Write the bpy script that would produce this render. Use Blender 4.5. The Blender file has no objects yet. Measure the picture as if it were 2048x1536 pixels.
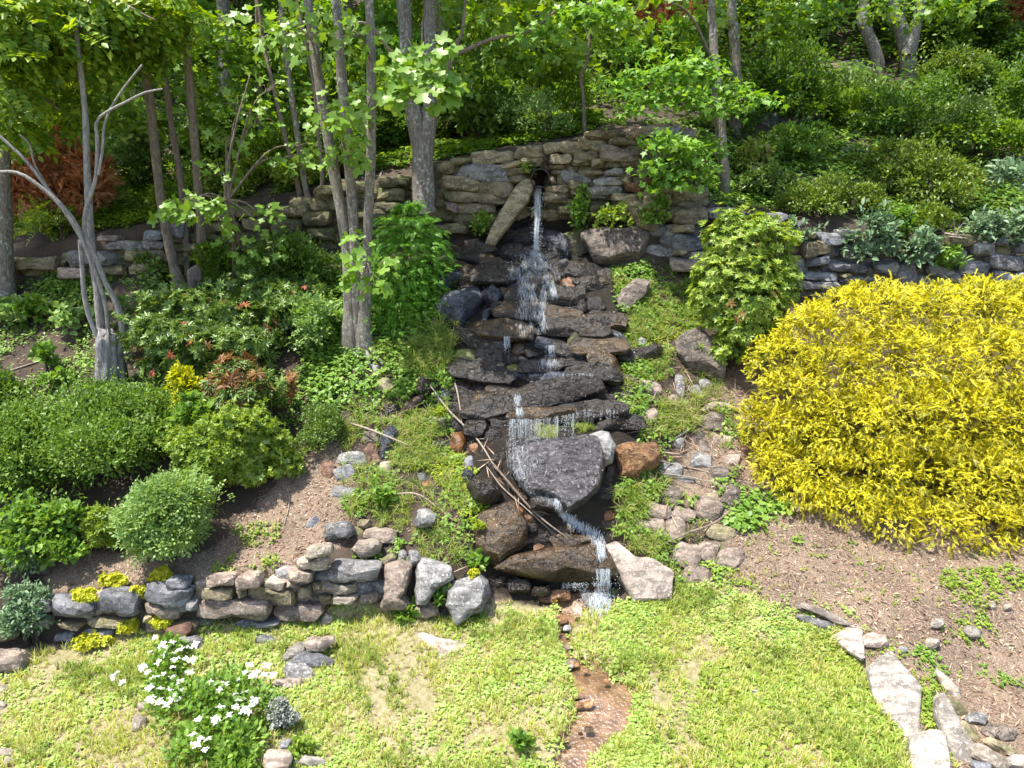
import bpy, math, random
import numpy as np
from mathutils import Vector, Matrix

rng = np.random.default_rng(11)
random.seed(11)
SC = bpy.context.scene
COL = SC.collection

# ------------------------------------------------------------------ camera, light, exposure
F_PX = 1384.0
CAM_H = 4.85
PITCH = math.radians(18.0)
CT, ST = math.cos(PITCH), math.sin(PITCH)
cam_d = bpy.data.cameras.new('camera')
cam = bpy.data.objects.new('camera', cam_d)
COL.objects.link(cam)
cam_d.sensor_width = 36.0
cam_d.lens = 36.0 * F_PX / 2048.0
cam_d.clip_start = 0.05
cam_d.clip_end = 400.0
cam.location = (0, 0, CAM_H)
cam.rotation_euler = (math.pi / 2 - PITCH, 0, 0)
SC.camera = cam

SUN_DIR = Vector((-0.30, -0.09, 0.94)).normalized()
world = bpy.data.worlds.new('World')
SC.world = world
world.use_nodes = True
wnt = world.node_tree
wnt.nodes.clear()
sky = wnt.nodes.new('ShaderNodeTexSky')
sky.sky_type = 'NISHITA'
sky.sun_disc = False
sky.sun_elevation = math.asin(SUN_DIR.z)
sky.sun_rotation = math.atan2(SUN_DIR.x, SUN_DIR.y)
sky.air_density = 1.0
sky.dust_density = 2.0
bg = wnt.nodes.new('ShaderNodeBackground')
bg.inputs['Strength'].default_value = 0.15
wo = wnt.nodes.new('ShaderNodeOutputWorld')
wnt.links.new(sky.outputs[0], bg.inputs[0])
wnt.links.new(bg.outputs[0], wo.inputs[0])
sun_d = bpy.data.lights.new('sun', 'SUN')
sun_d.energy = 4.2
sun_d.angle = math.radians(0.5)
sun_d.color = (1.0, 0.955, 0.88)
sun = bpy.data.objects.new('sun', sun_d)
COL.objects.link(sun)
sun.rotation_euler = (-SUN_DIR).to_track_quat('-Z', 'Y').to_euler()
SC.view_settings.view_transform = 'Standard'
SC.view_settings.look = 'None'
SC.view_settings.exposure = 1.3
SC.view_settings.gamma = 1.0
SC.view_settings.use_curve_mapping = False
SC.render.engine = 'CYCLES'
SC.cycles.max_bounces = 7
SC.cycles.diffuse_bounces = 4
SC.cycles.glossy_bounces = 3
SC.cycles.transmission_bounces = 5
SC.cycles.sample_clamp_indirect = 8.0
SC.cycles.use_denoising = True
SC.cycles.caustics_reflective = False
SC.cycles.caustics_refractive = False

# ------------------------------------------------------------------ picture <-> place
def ray(px, py):
    """azimuth a = x/Y and slope s = (z-H)/Y of the sight line through a photo pixel"""
    px = np.asarray(px, float); py = np.asarray(py, float)
    u = (px - 1024.0) / F_PX
    v = (768.0 - py) / F_PX
    yd = CT + v * ST
    return u / yd, (-ST + v * CT) / yd

def P(px, py, Y):
    a, s = ray(px, py)
    return Vector((float(a) * Y, Y, CAM_H + float(s) * Y))

def zr(py, Y):
    return CAM_H + float(ray(1024, py)[1]) * Y

def to_px(x, y, z):
    d = np.stack([x, y, z - CAM_H], -1)
    f = d[..., 1] * CT - d[..., 2] * ST
    up = d[..., 1] * ST + d[..., 2] * CT
    f = np.maximum(f, 0.05)
    return 1024 + F_PX * d[..., 0] / f, 768 - F_PX * up / f

STATIONS = [
 (-0.75, [(1536,4.5),(1285,6.0),(1190,6.2),(1100,6.75),(1000,7.4),(880,8.3),(770,9.1),(600,10.8),(550,11.0),(505,11.12),(430,12.5),(300,16),(0,27)]),
 (-0.50, [(1536,4.5),(1265,6.12),(1150,6.3),(1080,6.85),(980,7.5),(880,8.2),(770,9.0),(620,10.6),(545,11.1),(455,11.25),(400,12.5),(300,15.5),(0,26)]),
 (-0.30, [(1536,4.5),(1240,6.3),(1120,6.5),(1050,6.95),(960,7.5),(870,8.1),(760,8.9),(600,10.3),(500,11.3),(385,11.45),(370,12),(290,15),(0,26)]),
 (-0.20, [(1536,4.5),(1225,6.35),(1130,6.55),(1060,6.95),(960,7.5),(870,8.1),(740,9.0),(600,10.2),(500,11.3),(365,11.5),(355,12),(280,15),(0,26)]),
 (-0.10, [(1536,4.5),(1235,6.35),(1140,6.6),(1030,7.0),(940,7.5),(840,8.2),(700,9.2),(580,10.2),(480,11.4),(340,11.6),(330,12.2),(270,15),(0,26)]),
 (0.0,  [(1536,4.5),(1215,6.4),(1150,6.65),(1010,7.0),(920,7.45),(850,8.0),(740,8.85),(590,10.1),(455,11.5),(305,11.75),(290,12.3),(240,15),(0,26)]),
 (0.08, [(1536,4.5),(1215,6.4),(1140,6.7),(1010,7.0),(890,7.5),(840,8.0),(740,8.9),(600,10.0),(455,11.4),(290,11.65),(275,12.3),(230,15),(0,26)]),
 (0.20, [(1536,4.5),(1185,6.5),(1120,6.8),(1010,7.3),(900,7.9),(800,8.6),(700,9.3),(600,10.0),(500,10.8),(280,11.3),(262,12.2),(220,15),(0,26)]),
 (0.30, [(1536,4.5),(1200,6.5),(1120,6.9),(1020,7.4),(920,7.95),(820,8.6),(720,9.3),(640,10.0),(580,10.6),(430,10.8),(390,11.8),(240,15),(0,25)]),
 (0.42, [(1536,4.5),(1330,5.7),(1200,6.3),(1050,7.2),(930,8.0),(820,8.8),(720,9.5),(650,10.1),(585,10.7),(450,10.85),(400,11.8),(250,15),(0,24)]),
 (0.75, [(1536,4.5),(1350,5.6),(1200,6.3),(1090,7.1),(960,8.0),(850,8.8),(750,9.5),(670,10.1),(610,10.7),(500,10.85),(440,11.8),(270,15),(0,24)]),
]
A0, A1, NA = -1.7, 1.7, 341
TY = np.arange(0.0, 70.0, 0.05)
def _table():
    sa = np.array([s[0] for s in STATIONS])
    cy = np.array([[q[1] for q in s[1]] for s in STATIONS], float)
    cz = np.array([[zr(*q) for q in s[1]] for s in STATIONS], float)
    out = np.zeros((NA, len(TY)))
    for i, a in enumerate(np.linspace(A0, A1, NA)):
        ac = min(max(a, sa[0]), sa[-1])
        k = min(int(np.searchsorted(sa, ac, 'right')) - 1, len(sa) - 2)
        f = (ac - sa[k]) / (sa[k + 1] - sa[k])
        f = f * f * (3 - 2 * f) * 0.5 + f * 0.5
        yy = cy[k] * (1 - f) + cy[k + 1] * f
        zz = cz[k] * (1 - f) + cz[k + 1] * f
        yy = np.concatenate([[0.0], yy, [70.0]])
        zz = np.concatenate([[zz[0] - 0.1], zz, [zz[-1] + (70 - yy[-2]) * 0.42]])
        out[i] = np.interp(TY, yy, zz)
    return out
TAB = _table()

STREAM_PX = [(1195,1205),(1150,1222),(1132,1250),(1126,1290),(1140,1325),(1172,1350),(1210,1390),(1200,1428),(1160,1480),(1140,1530),(1125,1600)]
STREAM_W = [34, 30, 18, 11, 13, 34, 66, 58, 36, 34, 36]      # half widths in photo pixels
def _flat(px, py):
    a, s = ray(px, py)
    Y = (0.0 - CAM_H + 0.09) / s
    return np.stack([a * Y, Y], -1)
STREAM_XY = _flat(np.array([p[0] for p in STREAM_PX]), np.array([p[1] for p in STREAM_PX]))
STREAM_R = np.array(STREAM_W) * STREAM_XY[:, 1] / F_PX / 0.84

def _seg_dist(x, y):
    best = np.full(np.shape(x), 9.0)
    for i in range(len(STREAM_XY) - 1):
        p, q = STREAM_XY[i], STREAM_XY[i + 1]
        d = q - p
        L = d @ d
        t = np.clip(((x - p[0]) * d[0] + (y - p[1]) * d[1]) / L, 0, 1)
        rr = STREAM_R[i] * (1 - t) + STREAM_R[i + 1] * t
        dd = np.hypot(x - p[0] - t * d[0], y - p[1] - t * d[1]) / rr
        best = np.minimum(best, dd)
    return best

def Z(x, y, ditch=True):
    x = np.asarray(x, float); y = np.asarray(y, float)
    yy = np.clip(y, 0.0, 69.9)
    a = np.clip(x / np.maximum(y, 3.5), A0, A1 - 1e-6)
    fa = (a - A0) / (A1 - A0) * (NA - 1)
    ia = np.minimum(fa.astype(int), NA - 2); fa = fa - ia
    fy = yy / 0.05
    iy = np.minimum(fy.astype(int), len(TY) - 2); fy = fy - iy
    z = (TAB[ia, iy] * (1 - fa) + TAB[ia + 1, iy] * fa) * (1 - fy) + (TAB[ia, iy + 1] * (1 - fa) + TAB[ia + 1, iy + 1] * fa) * fy
    w = np.clip((y - 6.0) / 1.5, 0.25, 1.0)
    z = z + w * (0.035 * np.sin(2.1 * x + 1.3 * y) + 0.025 * np.sin(4.7 * x - 3.1 * y + 1) + 0.012 * np.sin(11 * x + 7 * y))
    if ditch:
        d = _seg_dist(x, y)
        z = z - 0.10 * np.clip(1.35 - d, 0, 0.6) / 0.6 * (y < 7)
    return z

def G(px, py):
    """where the sight line through a photo pixel meets the ground (array or scalar)"""
    px = np.atleast_1d(np.asarray(px, float)); py = np.atleast_1d(np.asarray(py, float))
    a, s = ray(px, py)
    Ys = np.arange(3.5, 60.0, 0.03)
    out = np.zeros((len(px), 3))
    for c in range(0, len(px), 400):
        aa, ss = a[c:c + 400, None], s[c:c + 400, None]
        below = (CAM_H + ss * Ys) < Z(aa * Ys, np.broadcast_to(Ys, (aa.shape[0], len(Ys))), False)
        k = np.where(below.any(1), below.argmax(1), len(Ys) - 1)
        Y = Ys[k]
        out[c:c + 400] = np.stack([aa[:, 0] * Y, Y, CAM_H + ss[:, 0] * Y], -1)
    return out
def G1(px, py):
    return Vector(G(px, py)[0])

def gnormal(x, y, e=0.06):
    zx = (Z(x + e, y, False) - Z(x - e, y, False)) / (2 * e)
    zy = (Z(x, y + e, False) - Z(x, y - e, False)) / (2 * e)
    n = np.stack([-zx, -zy, np.ones_like(zx)], -1)
    return n / np.linalg.norm(n, axis=-1, keepdims=True)

def in_poly(x, y, poly):
    poly = np.asarray(poly, float)
    res = np.zeros(np.shape(x), bool)
    j = len(poly) - 1
    for i in range(len(poly)):
        xi, yi = poly[i]; xj, yj = poly[j]
        c = ((yi > y) != (yj > y)) & (x < (xj - xi) * (y - yi) / (yj - yi + 1e-12) + xi)
        res ^= c
        j = i
    return res

# ------------------------------------------------------------------ objects
def tag(o, label=None, cat=None, group=None, kind=None):
    if label: o['label'] = label
    if cat: o['category'] = cat
    if group: o['group'] = group
    if kind or cat: o['kind'] = kind or 'thing'
    return o

def empty(name, loc, label=None, cat=None, group=None, kind=None):
    o = bpy.data.objects.new(name, None)
    o.empty_display_size = 0.2
    COL.objects.link(o)
    o.location = loc
    return tag(o, label, cat, group, kind)

def link(name, me, parent=None, loc=(0, 0, 0)):
    o = bpy.data.objects.new(name, me)
    COL.objects.link(o)
    if parent is not None:
        o.parent = parent
        o.location = Vector(loc) - parent.location
    else:
        o.location = loc
    return o

def mesh_np(name, V, Fs, mat=None, smooth=True, sharp=None):
    """V (n,3); Fs list of int arrays (m,k)"""
    me = bpy.data.meshes.new(name)
    V = np.asarray(V, np.float32)
    if not isinstance(Fs, (list, tuple)): Fs = [Fs]
    Fs = [np.asarray(f, np.int32) for f in Fs if len(f)]
    tot = sum(f.shape[0] for f in Fs)
    loops = np.concatenate([f.ravel() for f in Fs])
    sizes = np.concatenate([np.full(f.shape[0], f.shape[1], np.int32) for f in Fs])
    starts = np.concatenate([[0], np.cumsum(sizes)[:-1]]).astype(np.int32)
    me.vertices.add(len(V)); me.vertices.foreach_set('co', V.ravel())
    me.loops.add(len(loops)); me.loops.foreach_set('vertex_index', loops)
    me.polygons.add(tot); me.polygons.foreach_set('loop_start', starts)
    me.update(calc_edges=True)
    if smooth:
        me.polygons.foreach_set('use_smooth', np.ones(tot, bool))
        if sharp: me.set_sharp_from_angle(angle=math.radians(sharp))
    if mat: me.materials.append(mat)
    return me

# ------------------------------------------------------------------ materials
def nodes(name):
    m = bpy.data.materials.new(name)
    m.use_nodes = True
    nt = m.node_tree
    nt.nodes.clear()
    def N(t, ins=None, **kw):
        n = nt.nodes.new('ShaderNode' + t)
        for k, v in kw.items(): setattr(n, k, v)
        for k, v in (ins or {}).items():
            if isinstance(v, bpy.types.NodeSocket): nt.links.new(v, n.inputs[k])
            else: n.inputs[k].default_value = v
        return n
    out = N('OutputMaterial')
    return m, nt, N, out
def c4(c): return (c[0], c[1], c[2], 1.0)
def ramp(N, fac, stops):
    r = N('ValToRGB', {0: fac})
    e = r.color_ramp.elements
    while len(e) < len(stops): e.new(0.5)
    for el, (p, c) in zip(e, stops):
        el.position = p
        el.color = c4(c) if not np.isscalar(c) else (c, c, c, 1)
    return r.outputs[0]
def mix(N, fac, a, b, mode='MIX'):
    n = N('Mix', data_type='RGBA', blend_type=mode)
    for i, v in ((0, fac), (6, a), (7, b)):
        if isinstance(v, bpy.types.NodeSocket): n.id_data.links.new(v, n.inputs[i])
        else: n.inputs[i].default_value = v if i == 0 else c4(v)
    return n.outputs[2]
def math_(N, op, a, b=0.0):
    return N('Math', {0: a, 1: b}, operation=op).outputs[0]

def rock_mat(name, c1, c2, rough=0.85, lichen=0.35, lcol=(0.42, 0.42, 0.38), moss=0.0, bump=0.5, wet=False, vein=None):
    m, nt, N, out = nodes(name)
    tc = N('TexCoord')
    oi = N('ObjectInfo')
    off = N('VectorMath', {0: tc.outputs['Object']}, operation='ADD')
    sc = N('VectorMath', {0: oi.outputs['Random']}, operation='SCALE'); sc.inputs['Scale'].default_value = 60.0
    nt.links.new(sc.outputs[0], off.inputs[1])
    co = off.outputs[0]
    st = N('VectorMath', {0: co, 1: (1.0, 2.8, 1.8)}, operation='MULTIPLY').outputs[0]
    n1 = N('TexNoise', {'Vector': co, 'Scale': 3.5, 'Detail': 9.0, 'Roughness': 0.62}).outputs[0]
    n2 = N('TexNoise', {'Vector': st, 'Scale': 5.0, 'Detail': 8.0, 'Roughness': 0.6}).outputs[0]
    n3 = N('TexNoise', {'Vector': co, 'Scale': 26.0, 'Detail': 6.0, 'Roughness': 0.7}).outputs[0]
    n4 = N('TexNoise', {'Vector': co, 'Scale': 90.0, 'Detail': 3.0, 'Roughness': 0.6}).outputs[0]
    base = mix(N, ramp(N, n1, [(0.35, 0.0), (0.66, 1.0)]), c1, c2)
    dark = tuple(x * 0.45 for x in c2)
    base = mix(N, ramp(N, n2, [(0.42, 0.75), (0.56, 0.0)]), base, dark)
    light = tuple(min(1, x * 1.45 + 0.02) for x in c1)
    base = mix(N, ramp(N, n3, [(0.5, 0.0), (0.72, 0.55)]), base, light)
    if vein:
        base = mix(N, ramp(N, n1, [(0.55, 0.0), (0.68, 0.8)]), base, vein)
    if lichen > 0:
        base = mix(N, ramp(N, n3, [(0.60 - 0.1 * lichen, 0.0), (0.64, min(1.0, lichen * 1.6))]), base, lcol)
    geo = N('NewGeometry')
    if moss > 0:
        up = N('SeparateXYZ', {0: geo.outputs['Normal']}).outputs[2]
        mm = math_(N, 'MULTIPLY', ramp(N, up, [(0.25, 0.0), (0.8, min(1.0, moss * 1.8))]), ramp(N, n1, [(0.5 - 0.2 * moss, 0.0), (0.6, 1.0)]))
        base = mix(N, mm, base, (0.10, 0.125, 0.02))
    val = N('HueSaturation', {'Color': base})
    mr = N('MapRange', {0: oi.outputs['Random'], 3: 0.72, 4: 1.25}).outputs[0]
    nt.links.new(mr, val.inputs['Value'])
    vd = N('VectorMath', {0: co}, operation='ADD')
    nw = N('TexNoise', {'Vector': co, 'Scale': 4.0, 'Detail': 4.0})
    nt.links.new(nw.outputs[1], vd.inputs[1])
    vx = N('VectorMath', {0: vd.outputs[0], 1: (1.0, 2.2, 1.6)}, operation='MULTIPLY').outputs[0]
    vo = N('TexVoronoi', {'Vector': vx, 'Scale': 2.6}, feature='DISTANCE_TO_EDGE')
    crk = ramp(N, vo.outputs['Distance'], [(0.0, 0.0), (0.035, 1.0)])
    base2 = mix(N, math_(N, 'MULTIPLY', math_(N, 'SUBTRACT', 1.0, crk), ramp(N, n1, [(0.45, 0.0), (0.6, 0.75)])), base, dark)
    nt.links.new(base2, val.inputs['Color'])
    hgt = math_(N, 'ADD', math_(N, 'ADD', math_(N, 'MULTIPLY', n2, 0.7), math_(N, 'MULTIPLY', crk, 0.35)), math_(N, 'ADD', math_(N, 'MULTIPLY', n3, 0.5), math_(N, 'MULTIPLY', n4, 0.18)))
    b = N('Bump', {'Strength': bump, 'Distance': 0.05, 'Height': hgt})
    bs = N('BsdfPrincipled', {'Base Color': val.outputs[0], 'Normal': b.outputs[0]})
    if wet:
        rr = ramp(N, n1, [(0.35, rough * 0.6), (0.65, min(1, rough * 1.7))])
        nt.links.new(rr, bs.inputs['Roughness'])
        bs.inputs['Specular IOR Level'].default_value = 0.5
    else:
        bs.inputs['Roughness'].default_value = rough
        bs.inputs['Specular IOR Level'].default_value = 0.25
    nt.links.new(bs.outputs[0], out.inputs[0])
    return m

ROCK = {
 'tan': rock_mat('tan_stone', (0.30, 0.245, 0.15), (0.17, 0.14, 0.09), lichen=0.3, moss=0.25),
 'dimtan': rock_mat('dim_mossy_tan_stone', (0.20, 0.17, 0.10), (0.11, 0.095, 0.06), lichen=0.3, lcol=(0.26, 0.27, 0.2), moss=0.5),  # tan stone with more moss, colour darkened for shaded and set-back courses
 'grey': rock_mat('grey_stone', (0.27, 0.26, 0.25), (0.16, 0.155, 0.15), lichen=0.45),
 'slate': rock_mat('blue_grey_stone', (0.215, 0.215, 0.225), (0.11, 0.112, 0.122), lichen=0.3, lcol=(0.3, 0.31, 0.32), rough=0.65),
 'pale': rock_mat('pale_stone', (0.37, 0.315, 0.25), (0.24, 0.20, 0.155), lichen=0.3, lcol=(0.6, 0.57, 0.5)),
 'white': rock_mat('white_stone', (0.37, 0.335, 0.29), (0.25, 0.22, 0.185), lichen=0.4, lcol=(0.47, 0.44, 0.39)),
 'dust': rock_mat('dusty_grey_tan_stone', (0.33, 0.275, 0.23), (0.23, 0.19, 0.16), lichen=0.35, lcol=(0.44, 0.4, 0.36)),
 'pink': rock_mat('pinkish_brown_stone', (0.36, 0.285, 0.225), (0.22, 0.172, 0.14), lichen=0.35, lcol=(0.5, 0.42, 0.36)),
 'redbrown': rock_mat('red_brown_stone', (0.22, 0.125, 0.085), (0.12, 0.07, 0.05), lichen=0.2, lcol=(0.3, 0.22, 0.18)),
 'strata': rock_mat('layered_brown_stone', (0.25, 0.205, 0.165), (0.12, 0.1, 0.085), lichen=0.3, lcol=(0.36, 0.32, 0.28), bump=0.9),
 'rust': rock_mat('orange_stone', (0.36, 0.20, 0.095), (0.20, 0.10, 0.05), lichen=0.5, lcol=(0.42, 0.31, 0.2), bump=0.9),
 'rustwet': rock_mat('wet_orange_stone', (0.20, 0.085, 0.02), (0.10, 0.04, 0.012), rough=0.3, lichen=0.0, wet=True),
 'wet': rock_mat('wet_black_stone', (0.030, 0.021, 0.014), (0.010, 0.0075, 0.0055), rough=0.24, lichen=0.04, lcol=(0.09, 0.07, 0.045), moss=0.0, wet=True, bump=0.8),
 'wetsky': rock_mat('wet_sky_sheen_stone', (0.055, 0.062, 0.08), (0.022, 0.025, 0.033), rough=0.26, lichen=0.1, lcol=(0.16, 0.17, 0.2), wet=True, bump=0.8),  # blue of the reflected sky is put into the stone colour
 'wetbrown': rock_mat('wet_brown_stone', (0.082, 0.049, 0.02), (0.026, 0.016, 0.008), rough=0.24, lichen=0.06, lcol=(0.13, 0.09, 0.05), moss=0.0, wet=True, bump=0.7),
 'wetgrey': rock_mat('wet_grey_stone', (0.070, 0.064, 0.068), (0.028, 0.026, 0.029), rough=0.34, lichen=0.3, lcol=(0.33, 0.3, 0.27), wet=True, bump=0.8),
 'mossy': rock_mat('mossy_wet_stone', (0.095, 0.08, 0.032), (0.04, 0.035, 0.016), rough=0.5, lichen=0.2, lcol=(0.2, 0.19, 0.08), moss=0.6, wet=True),
}

def leaf_mat(name, cols, trans=0.35, rough=0.45, spec=0.35, nscale=1.3, tcol=None):
    """cols: 2-4 real leaf colours spread over the separate leaves"""
    m, nt, N, out = nodes(name)
    geo = N('NewGeometry')
    oi = N('ObjectInfo')
    tc = N('TexCoord')
    ns = N('TexNoise', {'Vector': tc.outputs['Object'], 'Scale': nscale, 'Detail': 2.0}).outputs[0]
    f = math_(N, 'ADD', math_(N, 'MULTIPLY', geo.outputs['Random Per Island'], 0.62), math_(N, 'MULTIPLY', ns, 0.5))
    f = math_(N, 'ADD', f, math_(N, 'MULTIPLY', math_(N, 'SUBTRACT', oi.outputs['Random'], 0.5), 0.12))
    n = len(cols)
    st = [(0.12 + 0.78 * i / (n - 1), c) for i, c in enumerate(cols)]
    c = ramp(N, f, st)
    bs = N('BsdfPrincipled', {'Base Color': c, 'Roughness': rough, 'Specular IOR Level': spec})
    hs = N('HueSaturation', {'Color': c, 'Hue': 0.485, 'Saturation': 1.1, 'Value': 1.5})
    tr = N('BsdfTranslucent', {'Color': hs.outputs[0]})
    mx = N('MixShader', {0: trans, 1: bs.outputs[0], 2: tr.outputs[0]})
    nt.links.new(mx.outputs[0], out.inputs[0])
    return m

def bark_mat(name, c1, c2, lichen=(0.45, 0.46, 0.42), amt=0.5, scale=1.0):
    m, nt, N, out = nodes(name)
    tc = N('TexCoord')
    co = tc.outputs['Object']
    st = N('VectorMath', {0: co, 1: (7.0 * scale, 7.0 * scale, 1.6 * scale)}, operation='MULTIPLY').outputs[0]
    n1 = N('TexNoise', {'Vector': st, 'Scale': 5.0, 'Detail': 7.0, 'Roughness': 0.65}).outputs[0]
    n2 = N('TexNoise', {'Vector': co, 'Scale': 22.0, 'Detail': 5.0, 'Roughness': 0.7}).outputs[0]
    n3 = N('TexNoise', {'Vector': co, 'Scale': 2.5, 'Detail': 3.0}).outputs[0]
    base = mix(N, ramp(N, n1, [(0.35, 0.0), (0.65, 1.0)]), c2, c1)
    ls = math_(N, 'MULTIPLY', ramp(N, n2, [(0.53, 0.0), (0.6, 1.0)]), ramp(N, n3, [(0.35, 0.0), (0.65, amt)]))
    base = mix(N, ls, base, lichen)
    b = N('Bump', {'Strength': 0.7, 'Distance': 0.03, 'Height': math_(N, 'ADD', n1, math_(N, 'MULTIPLY', n2, 0.4))})
    bs = N('BsdfPrincipled', {'Base Color': base, 'Roughness': 0.9, 'Specular IOR Level': 0.15, 'Normal': b.outputs[0]})
    nt.links.new(bs.outputs[0], out.inputs[0])
    return m
BARK = bark_mat('grey_lichen_bark', (0.24, 0.215, 0.18), (0.10, 0.086, 0.07), amt=0.95)
BARK_BROWN = bark_mat('brown_bark', (0.25, 0.195, 0.15), (0.115, 0.09, 0.07), lichen=(0.34, 0.34, 0.28), amt=0.5)
BARK_DEAD = bark_mat('weathered_grey_wood', (0.36, 0.34, 0.32), (0.14, 0.13, 0.125), lichen=(0.42, 0.42, 0.4), amt=0.3, scale=1.4)
TWIG = bark_mat('twig_bark', (0.24, 0.19, 0.15), (0.12, 0.09, 0.07), amt=0.2)
PALE_TWIG = bark_mat('bleached_twig_wood', (0.37, 0.31, 0.25), (0.22, 0.18, 0.145), amt=0.2)
STEM = bark_mat('shrub_stem_bark', (0.11, 0.085, 0.06), (0.05, 0.038, 0.03), amt=0.2)
# ------------------------------------------------------------------ ground
LAWN_PX = [(-400,1700),(-400,1330),(60,1300),(330,1258),(640,1235),(700,1195),(790,1225),(900,1235),(985,1200),(1150,1205),(1230,1215),(1330,1175),(1400,1150),(1480,1185),(1560,1215),(1680,1245),(1740,1330),(1800,1450),(1850,1600),(1850,1700)]
MULCH_PX = [(1400,1110),(1470,1030),(1560,980),(1640,1000),(2048,1060),(2500,1060),(2500,1700),(1840,1700),(1800,1450),(1730,1320),(1680,1245),(1480,1185)]
MULCH2_PX = [(400,1130),(440,1080),(520,1000),(590,920),(660,880),(700,900),(720,1000),(700,1090),(640,1110),(600,1150),(400,1170)]
MULCH3_PX = [(1330,1000),(1440,740),(1560,700),(1600,900),(1560,1010),(1460,1050)]
WET_PX = [(850,560),(930,480),(1000,400),(1110,400),(1160,470),(1250,560),(1270,700),(1290,820),(1270,900),(1250,1010),(1230,1130),(1240,1210),(1060,1215),(980,1180),(930,1050),(900,900),(830,840),(830,700)]
BED_PX = [(100,1190),(420,1150),(420,1100),(60,1100)]

def smooth_mask(px, py, poly, r=14):
    m = np.zeros(px.shape)
    for dx, dy in ((0, 0), (r, 0), (-r, 0), (0, r), (0, -r), (r * .6, r * .6), (-r * .6, r * .6), (r * .6, -r * .6), (-r * .6, -r * .6)):
        m += in_poly(px + dx, py + dy, poly)
    return m / 9.0

def ground_mat():
    m, nt, N, out = nodes('ground_soil_and_turf')
    geo = N('NewGeometry')
    co = geo.outputs['Position']
    n1 = N('TexNoise', {'Vector': co, 'Scale': 2.2, 'Detail': 6.0, 'Roughness': 0.6}).outputs[0]
    n2 = N('TexNoise', {'Vector': co, 'Scale': 22.0, 'Detail': 8.0, 'Roughness': 0.7}).outputs[0]
    n3 = N('TexNoise', {'Vector': co, 'Scale': 75.0, 'Detail': 4.0, 'Roughness': 0.7}).outputs[0]
    vo = N('TexVoronoi', {'Vector': co, 'Scale': 55.0, 'Randomness': 1.0})
    soil = mix(N, ramp(N, n1, [(0.35, 0.0), (0.65, 1.0)]), (0.085, 0.062, 0.045), (0.045, 0.034, 0.026))
    soil = mix(N, ramp(N, n3, [(0.5, 0.0), (0.7, 0.6)]), soil, (0.16, 0.12, 0.09))
    mul = mix(N, ramp(N, n1, [(0.35, 0.0), (0.65, 1.0)]), (0.225, 0.162, 0.108), (0.10, 0.07, 0.047))
    n0 = N('TexNoise', {'Vector': co, 'Scale': 0.9, 'Detail': 4.0}).outputs[0]
    mul = mix(N, ramp(N, n0, [(0.48, 0.0), (0.62, 0.6)]), mul, (0.11, 0.075, 0.055))
    mul = mix(N, ramp(N, n3, [(0.46, 0.0), (0.66, 0.85)]), mul, (0.43, 0.34, 0.26))
    mul = mix(N, ramp(N, n2, [(0.36, 0.8), (0.46, 0.0)]), mul, (0.085, 0.058, 0.045))
    law = mix(N, ramp(N, n2, [(0.4, 0.0), (0.6, 1.0)]), (0.21, 0.19, 0.085), (0.38, 0.31, 0.20))
    law = mix(N, ramp(N, n3, [(0.5, 0.0), (0.7, 0.8)]), law, (0.25, 0.26, 0.09))
    wet = mix(N, ramp(N, n2, [(0.4, 0.0), (0.65, 1.0)]), (0.012, 0.010, 0.008), (0.03, 0.021, 0.013))
    aM = N('Attribute', attribute_name='mulch').outputs['Fac']
    aL = N('Attribute', attribute_name='lawn').outputs['Fac']
    aW = N('Attribute', attribute_name='wet').outputs['Fac']
    aS = N('Attribute', attribute_name='stream').outputs['Fac']
    def brk(a):
        s = math_(N, 'ADD', a, math_(N, 'MULTIPLY', math_(N, 'SUBTRACT', n2, 0.5), 0.9))
        return ramp(N, s, [(0.38, 0.0), (0.62, 1.0)])
    c = mix(N, brk(aM), soil, mul)
    c = mix(N, brk(aL), c, law)
    c = mix(N, brk(aW), c, wet)
    c = mix(N, ramp(N, aS, [(0.3, 0.0), (0.6, 1.0)]), c, mix(N, ramp(N, n2, [(0.35, 0.0), (0.65, 1.0)]), (0.11, 0.065, 0.035), (0.22, 0.135, 0.075)))
    h = math_(N, 'ADD', math_(N, 'MULTIPLY', n2, 0.6), math_(N, 'MULTIPLY', n3, 0.5))
    b = N('Bump', {'Strength': 0.9, 'Distance': 0.04, 'Height': h})
    rr = N('MapRange', {0: aW, 3: 0.95, 4: 0.35}).outputs[0]
    bs = N('BsdfPrincipled', {'Base Color': c, 'Roughness': rr, 'Specular IOR Level': 0.25, 'Normal': b.outputs[0]})
    nt.links.new(bs.outputs[0], out.inputs[0])
    return m

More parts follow.
